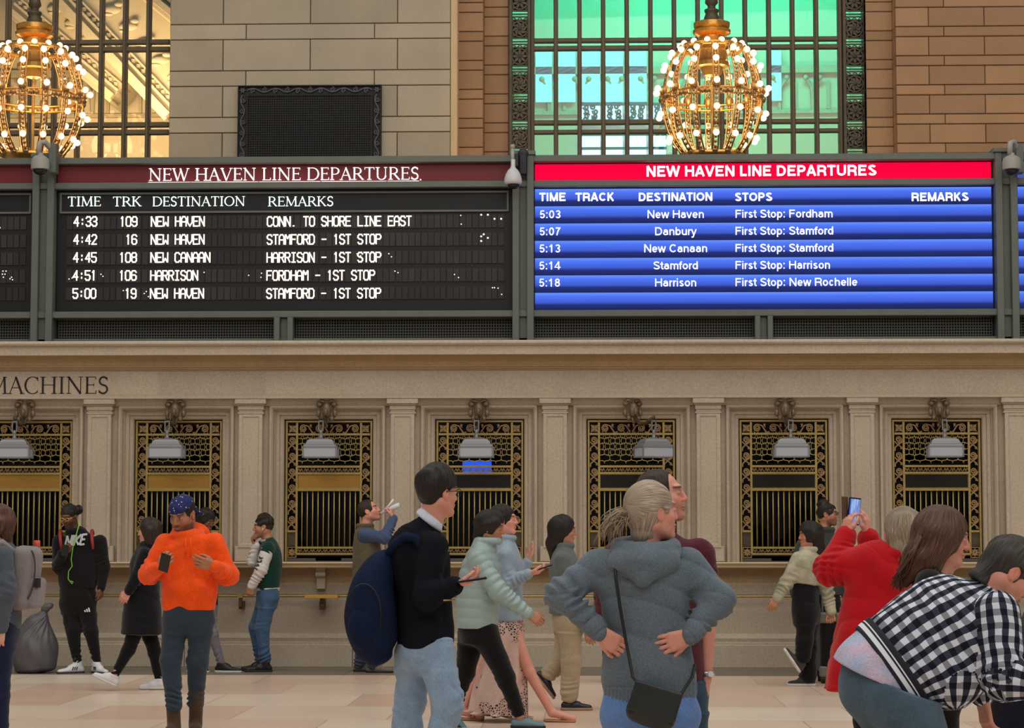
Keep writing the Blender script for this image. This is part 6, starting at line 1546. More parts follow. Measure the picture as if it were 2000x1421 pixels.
b = MB(); b.tube([d_*0, d_*.03, d_*.045, d_*.075, d_*(L_*.8), d_*L_], [.011, .012, .02, .03, .031, .028], 14); b.build('bottle_body', mat('clear_plastic', (206, 214, 218), .15, spec=.6), bt, True)
b = MB(); q0 = d_*.055+np.array([0, -.03, .02]); b.tube([q0, q0+np.array([.05, 0, .05]), q0+np.array([.095, 0, .11])], [.010, .010, .012], 8); b.build('white_straw', mat('straw_white', (225, 225, 222), .5), bt, True)

# ================================================================== 8 man in navy blazer with the navy backpack
P = Person('man in dark navy blazer and light jeans, head turned away, holding a phone', -14.1, 828, res=.0055, hres=.0042); p, pz = P.p, P.pz
h = Head(p((856, 960)), 128, 2, 0, 1.0); nk = p((845, 1012)); sl, sr = p((786, 1072, .05)), p((846, 1066, -.11)); el, er = p((778, 1152, .06)), p((832, 1166, -.18)); wl, wr = p((786, 1230, .04)), p((886, 1143, -.22))
al, ar = pz(790, .09, .10), pz(836, .09, -.16); kl, kr = p((800, 1372, .08)), p((876, 1368, -.12)); hl, hr = p((808, 1280, .06)), p((850, 1280, -.06))
build_body(P, h, nk, T_PINK, [(sl, el, wl), (sr, er, wr)], [(hl, kl, al, al), (hr, kr, ar, ar)], body_secs(P, (830, 1280), (828, 1200), (820, 1110), (825, 1060), LX),
           [((wr, (.95, .05, .22), (.0, .1, 1)), dict(thumb=1, curl=(.55, .6, .7, .8))), ((wl, (0, -.1, -1), (1, 0, 0)), dict(thumb=-1))], brow=(30, 24, 22))
NV = cloth('navy_black_blazer', (15, 18, 27), fine=.1, sheen=0)
F = top(P, [(831, 1263, 0, .142, .14), (831, 1225, 0, .145, .14), (828, 1160, 0, .137, .125), (818, 1095, 0, .160, .13), (818, 1062, 0, .145, .115), (830, 1036, 0, .095, .085), (842, 1014, 0, .058, .058)], LX, [(sl, el, wl, (.075, .066, .05)), (sr, er, wr, (.078, .068, .05))], fold=.006)
P.part('blazer', F, NV)
F = Field(.005); Lc = nrm((.78, 0, -.62)); ring(F, p((842, 1009)), Lc, LY, .060, .058, .009, k=.01, n=24); ring(F, p((840, 1013)), Lc, LY, .064, .062, .009, k=.012, n=24); ring(F, p((838, 1017)), Lc, LY, .068, .066, .009, k=.012, n=24); P.part('shirt_collar', F, cloth('pale_blue_shirt', (206, 216, 236), fine=.03))
P.part('jeans', trousers(P, [(831, 1300, 0, .14, .12), (831, 1270, 0, .142, .135), (831, 1250, 0, .138, .13)], LX, [(hl, kl, al, (.098, .082, .075)), (hr, kr, ar, (.098, .080, .075))], fold=.009, amp=.007, f=24), cloth('light_blue_jeans', (134, 160, 188), var=.2, scale=10))
for a, yw in ((al, 120), (ar, 110)): shoe(P, a, yw, 0, BB, SOLE_D, L=.29, k=1.05)
cap_hair(P, h, hair_mat('near_black_hair', (34, 27, 24)), .013, low=-.075, top=.02, face=(.125, 0, -.02, .07, .1, .075), side=(.022, .022), noise=(.009, 80))
lens_glasses(P, h, BLACK)
b = MB(); b.tube([p((866, 1172, -.27)), p((888, 1171, -.235))], .004, 5); P.mb(b, 'sleeve_button', BRASS, True)
phone_at('phone held flat in the hand of the man in navy blazer', p((921, 1130, -.25)), (1, .1, .14), (.0, -.05, 1), group='phones in hands')
c0 = p((724, 1200, -.06)); bp = empty('backpack', c0, 'large navy backpack hanging behind the man in dark blazer', 'backpack'); q = Q(bp, .007)
F = Field(.007); F.add(Chain([sec(P, (742, 1285, -.06, .07, .09), LX), sec(P, (733, 1260, -.06, .115, .14), LX), sec(P, (724, 1200, -.06, .135, .16), LX), sec(P, (728, 1150, -.05, .115, .15), LX), sec(P, (744, 1105, -.03, .075, .11), LX), sec(P, (758, 1085, -.02, .04, .06), LX)], .5), .02)
F.noise(.006, 22, 4); NB = cloth('navy_pack_fabric', (17, 30, 58), sheen=0); q.part('main_body', F, NB)
F = Field(.007); F.add(Ell(p((712, 1225, -.16)), (.085, .08, .12)), .02); q.part('front_pocket', F.noise(.005, 26, 6), NB)
b = MB(); b.tube([p((752, 1090, -.06)), p((772, 1062, -.08)), p((792, 1048, -.10)), p((812, 1050, -.14)), p((824, 1075, -.14))], [.02, .026, .028, .024, .016], 8); q.mb(b, 'shoulder_strap', NB, True)
b = MB(); b.tube([c0+np.array([-.02+.09*math.sin(t), -.19+.03*abs(math.cos(t)), .0+.16*math.cos(t)]) for t in np.linspace(-2.0, 2.0, 16)], .004, 5); q.mb(b, 'zip', BLACK, True)

# ================================================================== 9 woman in pale mint quilted jacket
P = Person('woman in pale mint quilted jacket and black trousers walking right', -8.1, 945, res=.0055, hres=.0045); p, pz = P.p, P.pz
h = Head(p((959, 1029)), 76, 8); nk = p((952, 1058)); sr, sl = p((934, 1092, -.17)), p((944, 1090, .17)); er, el = p((974, 1154, -.24)), p((930, 1152, .2)); wr, wl = p((1031, 1198, -.22)), p((926, 1204, .16))
ar, al = pz(1016, .095, -.10), p((886, 1382, .12)); kr, kl = p((988, 1324, -.09)), p((908, 1312, .08)); hr, hl = p((948, 1238, -.08)), p((922, 1238, .08))
build_body(P, h, nk, T_OLIVE, [(sl, el, wl), (sr, er, wr)], [(hl, kl, al, al), (hr, kr, ar, ar)], body_secs(P, (934, 1240), (936, 1180), (940, 1110), (946, 1072), LY),
           [((wr, (.95, -.1, -.55), (-.2, .9, -.2)), dict(thumb=1, curl=(.6, .65, .7, .8))), ((wl, (-.2, 0, -1), (0, -1, 0)), dict(thumb=-1))], False, lips=(150, 80, 74))
MI = mat('mint_nylon', (142, 164, 164), .42, var=.06, scale=8, fine=.04, fscale=80, bump=.12, bscale=50, spec=.4)
F = top(P, [(932, 1225, 0, .19, .162), (933, 1200, 0, .20, .172), (936, 1150, 0, .20, .170), (940, 1105, 0, .19, .152), (944, 1076, 0, .155, .11), (951, 1054, 0, .08, .078)], LY, [(sl, el, wl, (.083, .074, .05)), (sr, er, wr, (.083, .074, .05))], puff=.007, amp=.003)
ring(F, p((953, 1056)), LY, -LX, .085, .085, .026); P.part('jacket', F, MI)
P.part('trousers', trousers(P, [(934, 1254, 0, .16, .135), (934, 1236, 0, .175, .155), (934, 1216, 0, .17, .15)], LY, [(hl, kl, kl+(al-kl)*.8, (.105, .074, .058)), (hr, kr, kr+(ar-kr)*.84, (.105, .076, .056))]), cloth('black_trousers', (13, 13, 17)))
shoe(P, ar, 78, 0, mat('teal_slipper', (96, 128, 138), .5), SOLE_D, slip=True); shoe(P, al, 80, 42, mat('teal_slipper', (96, 128, 138), .5), SOLE_D, slip=True)
cap_hair(P, h, C_BLACKH, .018, low=None, face=(.115, 0, -.05, .082, .1, .10), ears=False, extra=[(Cone(h.w(-.045, 0, .01), h.w(-.075, 0, -.075), .085, .062), .04)], noise=(.013, 60))

# ================================================================== 10 woman in patterned skirt
P = Person('woman in light blue jacket and long spotted skirt walking beyond the mint jacket', -7.4, 985, res=.006, hres=.0045); p, pz = P.p, P.pz
h = Head(p((984, 1014)), 80, -2); nk = p((982, 1046)); sr, sl = p((986, 1086, -.15)), p((996, 1084, .15)); er, el = p((992, 1138, -.2)), p((1014, 1128, .14)); wr, wl = p((1031, 1120, -.22)), p((1030, 1098, .1))
ar, al = pz(1078, .075, -.07), pz(902, .075, .08); kr, kl = p((1034, 1312, -.07)), p((934, 1320, .08)); hr, hl = p((996, 1222, -.07)), p((984, 1222, .07))
build_body(P, h, nk, T_PINK, [(sl, el, wl), (sr, er, wr)], [(hl, kl, al, al+axes(70)[0]*.17-np.array([0, 0, .045])), (hr, kr, ar, ar+axes(80)[0]*.17-np.array([0, 0, .045]))], body_secs(P, (990, 1222), (991, 1170), (992, 1110), (988, 1070), LY),
           [((wr, (.95, .05, .15), (.0, .2, 1)), dict(thumb=1, curl=(.5, .55, .6, .7))), ((wl, (.4, 0, 1), (-.6, -.2, .3)), dict(thumb=-1, curl=(.15, .15, .2, .3)))], False, lips=(170, 84, 84))
F = top(P, [(992, 1210, 0, .165, .128), (992, 1150, 0, .17, .122), (992, 1105, 0, .175, .122), (987, 1072, 0, .15, .10), (981, 1048, 0, .075, .068)], LY, [(sl, el, wl, (.068, .06, .045)), (sr, er, wr, (.068, .06, .045))])
ring(F, p((984, 1050)), LY, -LX, .08, .08, .022); P.part('jacket', F, cloth('pale_blue_denim_jacket', (140, 158, 174)))
F = Field(.007); F.add(Chain([sec(P, q_, LY) for q_ in ((974, 1392, 0, .24, .235), (978, 1350, 0, .225, .215), (985, 1290, 0, .19, .17), (990, 1230, 0, .16, .135), (991, 1196, 0, .13, .115))], .06), .01)
cs = p((978, 1300))
F.noise(.014, 1, 1, lambda X, Y, Z: np.sin(9*np.arctan2(X-cs[0], Y-cs[1])+3*Z)*np.clip((1.05-Z)/.5, 0, 1))
m = mat('spotted_skirt', (206, 180, 168), .8, rgb2=(190, 150, 142), scale=5, fine=.08, fscale=60); nt = m.node_tree; N, L = nt.nodes, nt.links; bs = N['Principled BSDF']
tc = N.new('ShaderNodeTexCoord'); vo = N.new('ShaderNodeTexVoronoi'); vo.inputs['Scale'].default_value = 52; vo.feature = 'DISTANCE_TO_EDGE'; L.new(tc.outputs['Object'], vo.inputs['Vector'])
nz = N.new('ShaderNodeTexNoise'); nz.inputs['Scale'].default_value = 2.6; L.new(tc.outputs['Object'], nz.inputs['Vector'])
m1 = N.new('ShaderNodeMath'); m1.operation = 'GREATER_THAN'; m1.inputs[1].default_value = .17; L.new(vo.outputs[0], m1.inputs[0])
m2 = N.new('ShaderNodeMath'); m2.operation = 'GREATER_THAN'; m2.inputs[1].default_value = .49; L.new(nz.outputs[0], m2.inputs[0])
m3 = N.new('ShaderNodeMath'); m3.operation = 'MULTIPLY'; L.new(m1.outputs[0], m3.inputs[0]); L.new(m2.outputs[0], m3.inputs[1])
mx = N.new('ShaderNodeMixRGB'); src = [l.from_socket for l in L if l.to_socket == bs.inputs['Base Color']][0]
L.new(m3.outputs[0], mx.inputs[0]); L.new(src, mx.inputs[1]); mx.inputs[2].default_value = lin((52, 40, 44)); L.new(mx.outputs[0], bs.inputs['Base Color'])
P.part('skirt', F, m)
SAN = mat('tan_sandal', (170, 122, 96), .5)
for a, yw in ((al, 70), (ar, 80)):
    ff, ll, uu = axes(yw); F = Field(.005); F.add(Cone(a-ff*.04-uu*.062, a+ff*.16-uu*.066, .034, .036, flat=(uu, .35)), .01); F.add(Cone(a+ff*.08-uu*.03+ll*.035, a+ff*.09-uu*.03-ll*.035, .010, .010), .01); F.add(Cone(a+ff*.12-uu*.042+ll*.035, a+ff*.12-uu*.042-ll*.035, .010, .010), .01); P.part('sandal', F, SAN)
cap_hair(P, h, C_BLACKH, .012, low=-.075, face=(.125, 0, -.03, .075, .1, .095), extra=[(Ell(h.w(-.105, 0, .0), (.045, .045, .045)), .03)], noise=(.005, 90))
phone_at('dark phone held out by the woman in light blue jacket', p((1060, 1107, -.22)), (1, .05, .32), (-.25, -.1, 1), group='phones in hands')

# ================================================================== 11 woman in khaki trousers
P = Person('woman with long black hair in grey green jacket and khaki trousers walking right', -6.2, 1110, res=.006, hres=.005); p, pz = P.p, P.pz
h = Head(p((1101, 1034)), 98, 4); nk = p((1100, 1064)); sr, sl = p((1098, 1092, -.16)), p((1104, 1092, .16)); er, el = p((1112, 1152, -.2)), p((1100, 1154, .2)); wr, wl = p((1147, 1226, -.16)), p((1122, 1200, .18))
ar, al = pz(1112, .085, -.06), p((1068, 1318, .09)); kr, kl = p((1116, 1290, -.07)), p((1100, 1284, .09)); hr, hl = p((1113, 1212, -.08)), p((1108, 1212, .08))
build_body(P, h, nk, T_TAN, [(sl, el, wl), (sr, er, wr)], [(hl, kl, al, al), (hr, kr, ar, ar)], body_secs(P, (1110, 1215), (1106, 1160), (1102, 1110), (1100, 1080), LY), [((wr, (.25, 0, -1), (0, 1, 0)), dict(thumb=1)), ((wl, (.2, 0, -1), (0, -1, 0)), dict(thumb=-1))], False)
F = top(P, [(1103, 1197, 0, .18, .138), (1104, 1150, 0, .175, .135), (1102, 1105, 0, .18, .13), (1100, 1080, 0, .15, .10), (1100, 1062, 0, .07, .065)], LY, [(sl, el, wl, (.07, .062, .048)), (sr, er, wr, (.07, .062, .048))]); ring(F, p((1101, 1065)), LY, -LX, .075, .072, .022); P.part('jacket', F, cloth('grey_green_jacket', (92, 100, 100)))
P.part('trousers', trousers(P, [(1110, 1232, 0, .15, .12), (1110, 1212, 0, .17, .14), (1108, 1192, 0, .165, .13)], LY, [(hl, kl, kl+(al-kl)*.85, (.105, .085, .075)), (hr, kr, ar+np.array([0, 0, .05]), (.105, .088, .078))], fold=.004), cloth('khaki_cotton', (166, 152, 126)))
LF = mat('navy_loafer', (26, 26, 42), .35)
for a, yw, pt in ((ar, 88, 0), (al, 95, 52)): shoe(P, a, yw, pt, LF, mat('tan_sole', (150, 124, 98), .6), 'loafer', slip=True)
b = MB(); ff, ll, uu = axes(88); b.tube([ar+ff*.075-ll*.03-uu*.03, ar+ff*.085-uu*.016, ar+ff*.075+ll*.03-uu*.03], .008, 6); P.mb(b, 'loafer_bow', LF, True)
cap_hair(P, h, C_BLACKH, .016, low=None, face=(.12, 0, -.045, .078, .09, .11), ears=False, extra=[(Cone(h.w(-.045, 0, .0), h.w(-.075, 0, -.14), .092, .07), .04), (Cone(h.w(-.075, 0, -.12), h.w(-.06, 0, -.25), .068, .045), .03)], noise=(.007, 75))

# ================================================================== 12 person hidden behind the ponytail
P = Person('dark haired person in black coat glimpsed behind the ponytail of the grey hoodie woman', -2.6, 1203, res=.009); p, pz = P.p, P.pz
h = Head(p((1203, 1036)), 178, 0); nk = p((1203, 1064)); sl, sr, el, er, wl, wr = p((1172, 1086)), p((1236, 1086)), p((1168, 1140)), p((1240, 1140)), p((1172, 1192)), p((1236, 1192))
al, ar = pz(1190, .09, 0), pz(1216, .09, 0); kl, kr = pz(1189, .48, 0), pz(1217, .48, 0); hl, hr = p((1190, 1200)), p((1216, 1200))
build_body(P, h, nk, T_TAN, [(sl, el, wl), (sr, er, wr)], [(hl, kl, al, al), (hr, kr, ar, ar)], body_secs(P, (1203, 1195), (1203, 1150), (1203, 1105), (1203, 1078), LX), [((wl, (0, 0, -1), (1, 0, 0)), dict(thumb=1)), ((wr, (0, 0, -1), (-1, 0, 0)), dict(thumb=-1))], res=.008)
P.part('coat', top(P, [(1203, 1235, 0, .2, .15), (1203, 1160, 0, .18, .13), (1203, 1105, 0, .19, .13), (1203, 1080, 0, .14, .1), (1203, 1064, 0, .07, .07)], LX, [(sl, el, wl, (.07, .06, .05)), (sr, er, wr, (.07, .06, .05))]), cloth('black_coat', (17, 17, 23)))
P.part('trousers', trousers(P, [(1203, 1215, 0, .15, .11), (1203, 1200, 0, .16, .12), (1203, 1185, 0, .155, .115)], LX, [(hl, kl, al, (.09, .075, .06)), (hr, kr, ar, (.09, .075, .06))]), BT)
for a in (al, ar): shoe(P, a, 180, 0, BB, SOLE_D)
cap_hair(P, h, C_BLACKH, .016, low=None, ears=False, extra=[(Cone(h.w(-.045, 0, .0), h.w(-.07, 0, -.13), .09, .075), .04)], noise=(.007, 75), res=.007)

# ================================================================== 13 man in maroon T-shirt
P = Person('man in maroon T-shirt gazing right beside the woman with blonde ponytail', -15.15, 1285, res=.0055, hres=.0036); p, pz = P.p, P.pz
h = Head(p((1292, 967)), 80, -8, 0, 1.02); nk = p((1282, 1036)); sl, sr, el, er, wl, wr = p((1208, 1090)), p((1364, 1082)), p((1184, 1196, .02)), p((1385, 1200)), p((1208, 1296, -.04)), p((1381, 1318))
al, ar = pz(1255, .09, 0), pz(1345, .09, 0); kl, kr = pz(1252, .5, -.02), pz(1350, .5, -.02); hl, hr = p((1248, 1360)), p((1340, 1360))
build_body(P, h, nk, T_PINK, [(sl, el, wl), (sr, er, wr)], [(hl, kl, al, al), (hr, kr, ar, ar)], body_secs(P, (1293, 1360), (1290, 1260), (1286, 1140), (1284, 1068), LX, 1.05), [((wl, (.1, 0, -1), (1, 0, 0)), dict(thumb=-1)), ((wr, (-.05, 0, -1), (-1, .1, 0)), dict(thumb=1, k=1.05))], beard=.3, brow=(70, 52, 42), rn=.056)
MA = cloth('maroon_cotton', (84, 30, 44)); F = top(P, [(1293, 1345, 0, .19, .13), (1292, 1290, 0, .195, .135), (1290, 1210, 0, .18, .125), (1287, 1120, 0, .205, .14), (1286, 1080, 0, .19, .125), (1284, 1056, 0, .125, .095), (1282, 1036, 0, .066, .066)], LX, [(sl, sl+(el-sl)*.5, el, (.08, .072, .066)), (sr, sr+(er-sr)*.4, sr+(er-sr)*.82, (.08, .07, .064))]); ring(F, p((1282, 1040)), LX, LY, .068, .068, .013); P.part('t_shirt', F, MA)
P.part('jeans', trousers(P, [(1293, 1385, 0, .16, .12), (1293, 1360, 0, .19, .135), (1293, 1335, 0, .185, .13)], LX, [(hl, kl, al, (.1, .08, .07)), (hr, kr, ar, (.1, .08, .07))]), cloth('teal_blue_jeans', (44, 72, 92)))
for a in (al, ar): shoe(P, a, 110, 0, BB, SOLE_D, L=.29)
cap_hair(P, h, C_DKBROWN, .004, low=-.055, front=.048, face=(.135, 0, -.01, .085, .12, .10), noise=(.002, 140))
b = MB(); d_ = nrm(wr-er); b.tube([wr-d_*.018, wr+d_*.002], .036, 16); P.mb(b, 'watch_strap', mat('steel_watch', (190, 190, 194), .25, .9), True)
b = MB(); b.tube([wr-d_*.008+np.array([.012, -.033, 0]), wr-d_*.008+np.array([.015, -.046, 0])], .0135, 16); P.mb(b, 'watch_face', mat('watch_face', (225, 225, 230), .2), False)

# ================================================================== 14 woman in grey hoodie
P = Person('woman with blonde ponytail in grey blue hoodie standing with hands on her hips', -16.0, 1268, res=.005, hres=.0034); p, pz = P.p, P.pz
h = Head(p((1274, 997)), 116, -3, 0, 1.04); nk = p((1260, 1068)); sl, sr, el, er = p((1168, 1106)), p((1344, 1104)), p((1097, 1160, -.02)), p((1402, 1170, -.02)); wl, wr = p((1170, 1233, -.10)), p((1348, 1240, -.11))
al, ar = pz(1232, .09, 0), pz(1312, .09, 0); kl, kr = pz(1228, .49, 0), pz(1316, .49, 0); hl, hr = p((1224, 1402)), p((1316, 1402))
build_body(P, h, nk, T_PINK, [(sl, el, wl), (sr, er, wr)], [(hl, kl, al, al), (hr, kr, ar, ar)], body_secs(P, (1268, 1390), (1266, 1270), (1258, 1150), (1257, 1084), LX, 1.05),
           [((wl, (.80, -.12, -.58), (.35, .9, .0)), dict(thumb=-1, curl=(.35, .4, .45, .5), tcurl=.2)), ((wr, (-.93, -.14, -.32), (-.25, .95, .0)), dict(thumb=1, curl=(.22, .25, .25, .3), spread=.12, tcurl=.1))], False, lips=(190, 100, 98), brow=(150, 120, 100), rn=.050)
HG = cloth('grey_blue_fleece', (98, 112, 124), fine=.26, fscale=170, var=.08)
F = top(P, [(1269, 1350, 0, .196, .135), (1268, 1322, 0, .203, .145), (1267, 1280, 0, .190, .135), (1266, 1225, 0, .178, .125), (1260, 1170, 0, .192, .13), (1256, 1125, 0, .205, .132), (1256, 1096, 0, .185, .115), (1258, 1074, 0, .11, .09), (1260, 1062, 0, .075, .075)], LX,
        [(sl, el, wl, (.076, .068, .045)), (sr, er, wr, (.076, .068, .045))], fold=.012, amp=.005, f=24)
hd_ = P.part('hoodie', F, HG)
F = Field(.005); ring(F, p((1261, 1066, -.01)), LX, LY, .118, .098, .030, tilt=.016, n=22); ring(F, p((1261, 1078, -.015)), LX, LY, .128, .105, .026, tilt=.012, n=22, k=.006)
F.add(Ell(p((1258, 1100, -.105)), (.148, .060, .062)), .03); F.add(Cone(p((1257, 1100, -.13)), p((1255, 1134, -.15)), .060, .020), .05); F.add(Cone(p((1206, 1092, -.09)), p((1255, 1130, -.15)), .03, .02), .03); F.add(Cone(p((1312, 1090, -.09)), p((1255, 1130, -.15)), .03, .02), .03)
F.noise(.004, 30, 9); P.part('hood', F, HG, parent=hd_)
F = Field(.005); F.add(Chain([sec(P, (1270, 1364, 0, .194, .135), LX), sec(P, (1269, 1338, 0, .200, .14), LX)], .1), .01); F.noise(.003, 1, 1, lambda X, Y, Z: np.sin(X*420)); P.part('hem_rib', F, HG)
for w_, e_ in ((wl, el), (wr, er)):
    b = MB(); d_ = nrm(w_-e_); b.tube([w_-d_*.05, w_-d_*.03, w_+d_*.004, w_+d_*.010], [.050, .047, .044, .038], 16); P.mb(b, 'cuff', HG, True)
b = MB()
for pts in (((1166, 1085, -.07), (1180, 1120, -.115), (1186, 1160, -.12)), ((1340, 1085, -.08), (1330, 1115, -.115), (1332, 1165, -.125))):
    pass
JL = cloth('mid_blue_jeans', (98, 134, 194), var=.16, scale=10)
jn = P.part('jeans', trousers(P, [(1270, 1430, 0, .17, .125), (1270, 1398, 0, .202, .148), (1270, 1360, 0, .192, .135)], LX, [(hl, kl, al, (.106, .078, .062)), (hr, kr, ar, (.106, .078, .062))]), JL)
for a in (al, ar): shoe(P, a, 172, 0, WS, SOLE_W)
tie = p((1227, 1009, -.045)); td_ = nrm(h.c-tie); sx = nrm(np.cross(td_, (0, 0, 1))); 
cap_hair(P, h, C_GREYB, .009, low=None, face=(.118, 0, -.03, .088, .12, .10), side=(.018, -.012), ears=True, extra=[(Cone(h.w(-.03, 0, -.02), h.w(-.045, 0, -.085), .085, .056), .03)], noise=(.0016, 150), pole=True)
st = []
rg = random.Random(11)
for i in range(190):
    g = lambda s_: np.array([rg.gauss(0, s_), rg.gauss(0, s_), rg.gauss(0, s_)])
    o_ = g(.007); L_ = rg.uniform(.6, 1.1); fr_ = g(.012)
    st.append([tie+o_, tie+np.array([-.028, -.004, .006])+o_*1.6, tie+np.array([-.055*L_, -.008, -.004])+o_*2+fr_*.4, tie+np.array([-.078*L_, -.010, -.030*L_])+o_*2.2+fr_*.9, tie+np.array([-.088*L_, -.010, -.070*L_])+o_*2.2+fr_*1.7])
strands(P, 'ponytail', C_GREYB, st, .0027, .0007)
b = MB(); b.ball(tie, .020, 10, 6, (.8, 1, 1.1)); P.mb(b, 'hair_tie', mat('hair_tie_dark', (40, 36, 40), .7), True)
# crossbody bag
c0 = p((1276, 1378, -.235)); cb = empty('crossbody_bag', c0, 'small black leather crossbody bag hanging behind the grey hoodie woman', 'bag'); q = Q(cb, .005); ax = (nrm((1, 0, -.30)), LY, nrm((.30, 0, 1)))
LE = mat('black_leather', (34, 40, 42), .45, bump=.1, bscale=120, var=.1, scale=8); F = Field(.005); F.add(Box(c0, (.100, .040, .082), ax, .034), .01); F.add(Ell(c0-ax[2]*.03, (.10, .045, .055), ax), .02); q.part('bag_body', F, LE)
F = Field(.005); F.add(Box(c0+ax[2]*.022+LY*-.034, (.102, .014, .064), ax, .012), .01); F.add(Ell(c0-ax[2]*.02+LY*-.036, (.085, .012, .035), ax), .02); F.noise(.0015, 60); q.part('flap', F, LE)
b = MB(); b.tube([c0-ax[0]*.088+ax[2]*.072, p((1236, 1322, -.20)), p((1222, 1250, -.155)), p((1211, 1185, -.155)), p((1203, 1130, -.15)), p((1201, 1108, -.13)), p((1200, 1090, -.075)), p((1202, 1082, .0)), p((1212, 1100, .10)), p((1280, 1240, .14)), p((1346, 1290, .04)), p((1358, 1300, -.04)), p((1352, 1322, -.11)), c0+ax[0]*.09+ax[2]*.06], .0068, 6); q.mb(b, 'strap', mat('black_strap', (26, 26, 30), .5), True)

# ================================================================== 15 man with hair bun by the wall
P = Person('man with hair bun and glasses in dark hoodie standing by the wall', -1.15, 1606, res=.008, hres=.0048); p, pz = P.p, P.pz
h = Head(p((1617, 1003)), 70, 0, 0, 1.02); nk = p((1612, 1034)); sl, sr, el, er, wl, wr = p((1568, 1066)), p((1648, 1064)), p((1547, 1112)), p((1658, 1114)), p((1552, 1160, -.05)), p((1652, 1162, -.04))
al, ar = pz(1592, .09, 0), pz(1622, .09, 0); kl, kr = pz(1591, .5, 0), pz(1623, .5, 0); hl, hr = p((1592, 1180)), p((1622, 1180))
build_body(P, h, nk, T_TAN, [(sl, el, wl), (sr, er, wr)], [(hl, kl, al, al), (hr, kr, ar, ar)], body_secs(P, (1607, 1180), (1607, 1140), (1607, 1085), (1608, 1056), LX), [((wl, (.1, 0, -1), (1, 0, 0)), dict(thumb=1)), ((wr, (-.1, 0, -1), (-1, 0, 0)), dict(thumb=-1))], beard=.6, brow=(28, 22, 20), res=.0055)
F = top(P, [(1606, 1160, 0, .2, .14), (1606, 1120, 0, .2, .14), (1607, 1080, 0, .205, .14), (1608, 1056, 0, .175, .115), (1611, 1040, 0, .11, .085), (1612, 1030, 0, .07, .07)], LX, [(sl, el, wl, (.078, .068, .05)), (sr, er, wr, (.078, .068, .05))]); ring(F, p((1611, 1034, .01)), LX, LY, .085, .08, .026); P.part('hoodie', F, cloth('dark_grey_green_hoodie', (56, 62, 60)))
P.part('trousers', trousers(P, [(1607, 1198, 0, .16, .12), (1607, 1180, 0, .185, .13), (1607, 1160, 0, .18, .125)], LX, [(hl, kl, al, (.1, .08, .07)), (hr, kr, ar, (.1, .08, .07))]), BT)
for a in (al, ar): shoe(P, a, 30, 0, BB, SOLE_D)
cap_hair(P, h, C_BLACKH, .006, low=-.05, face=(.125, 0, -.02, .075, .1, .09), extra=[(Ell(h.w(-.05, 0, .115), np.array([.055, .06, .045])), .03), (Ell(h.w(-.09, 0, .10), np.array([.03, .04, .03])), .02)], noise=(.008, 75)); lens_glasses(P, h, mat('dark_frames', (40, 32, 30), .3))

# ================================================================== 16 woman in cream cropped jacket
P = Person('woman in cream cropped jacket and wide black trousers pulling a suitcase', -3.1, 1578, res=.0065, hres=.005); p, pz = P.p, P.pz
h = Head(p((1581, 1044)), -78, 2); nk = p((1582, 1072)); LW = nrm((.55, .83, 0)); sl, sr = p((1560, 1092, -.10)), p((1598, 1093, .06)); el, er = p((1536, 1138, -.13)), p((1613, 1142, .02)); wl, wr = p((1519, 1166, -.16)), p((1623, 1192, -.02))
al, ar = p((1566, 1292, -.1)), pz(1578, .085, .06); kl, kr = p((1572, 1252, -.12)), p((1579, 1264, .05)); hl, hr = p((1574, 1200, -.07)), p((1578, 1200, .06))
build_body(P, h, nk, T_TAN, [(sl, el, wl), (sr, er, wr)], [(hl, kl, al, al), (hr, kr, ar, ar)], body_secs(P, (1575, 1200), (1574, 1150), (1577, 1115), (1579, 1086), LW), [((wl, (-.5, 0, -.85), (.2, 1, 0)), dict(thumb=-1, curl=(.3, .4, .5, .6))), ((wr, (.1, 0, -1), (-.3, -1, 0)), dict(thumb=1, curl=(1., 1.1, 1.1, 1.1)))], False, res=.005)
F = top(P, [(1574, 1139, 0, .18, .15), (1576, 1118, 0, .19, .155), (1578, 1096, 0, .185, .14), (1580, 1080, 0, .13, .10), (1582, 1068, 0, .07, .065)], LW, [(sl, el, wl, (.08, .07, .052)), (sr, er, wr, (.08, .072, .055))], fold=.009); ring(F, p((1581, 1072)), LY, -LX, .08, .075, .024); P.part('jacket', F, cloth('cream_jacket', (178, 172, 150), rgb2=(148, 146, 128), scale=8))
P.part('top', top(P, [(1573, 1196, 0, .165, .13), (1573, 1165, 0, .16, .125), (1574, 1130, 0, .165, .125), (1577, 1105, 0, .14, .1)], LW, []), cloth('black_coat', (17, 17, 23)))
P.part('trousers', trousers(P, [(1575, 1218, 0, .16, .12), (1575, 1198, 0, .17, .135), (1574, 1180, 0, .165, .13)], LW, [(hl, kl, kl+(al-kl)*.7, (.10, .085, .08)), (hr, kr, ar+np.array([0, 0, .02]), (.10, .09, .09))]), BT)
GS = cloth('grey_canvas_shoe', (62, 60, 58)); shoe(P, ar, -88, 0, GS, SOLE_W, L=.28); shoe(P, al, -85, -56, GS, SOLE_W, L=.28)
cap_hair(P, h, C_BLACKH, .022, low=None, face=(.12, 0, -.04, .08, .09, .095), ears=False, extra=[(Cone(h.w(-.045, 0, .0), h.w(-.07, 0, -.13), .10, .085), .04), (Cone(h.w(.0, -.06, -.04), h.w(.02, -.07, -.15), .04, .025), .03)], noise=(.012, 62))
c0 = W3(1621, 1330, -2.5); c0[2] = 0; su = empty('suitcase', c0, 'black wheeled suitcase with grey corners behind the cream jacket woman', 'suitcase'); q = Q(su, .008)
F = Field(.008); F.add(Box(c0+np.array([0, 0, .40]), (.115, .21, .31), None, .05), .01); F.noise(.003, 24); q.part('suitcase_body', F, cloth('black_nylon', (24, 24, 26)))
F = Field(.008)
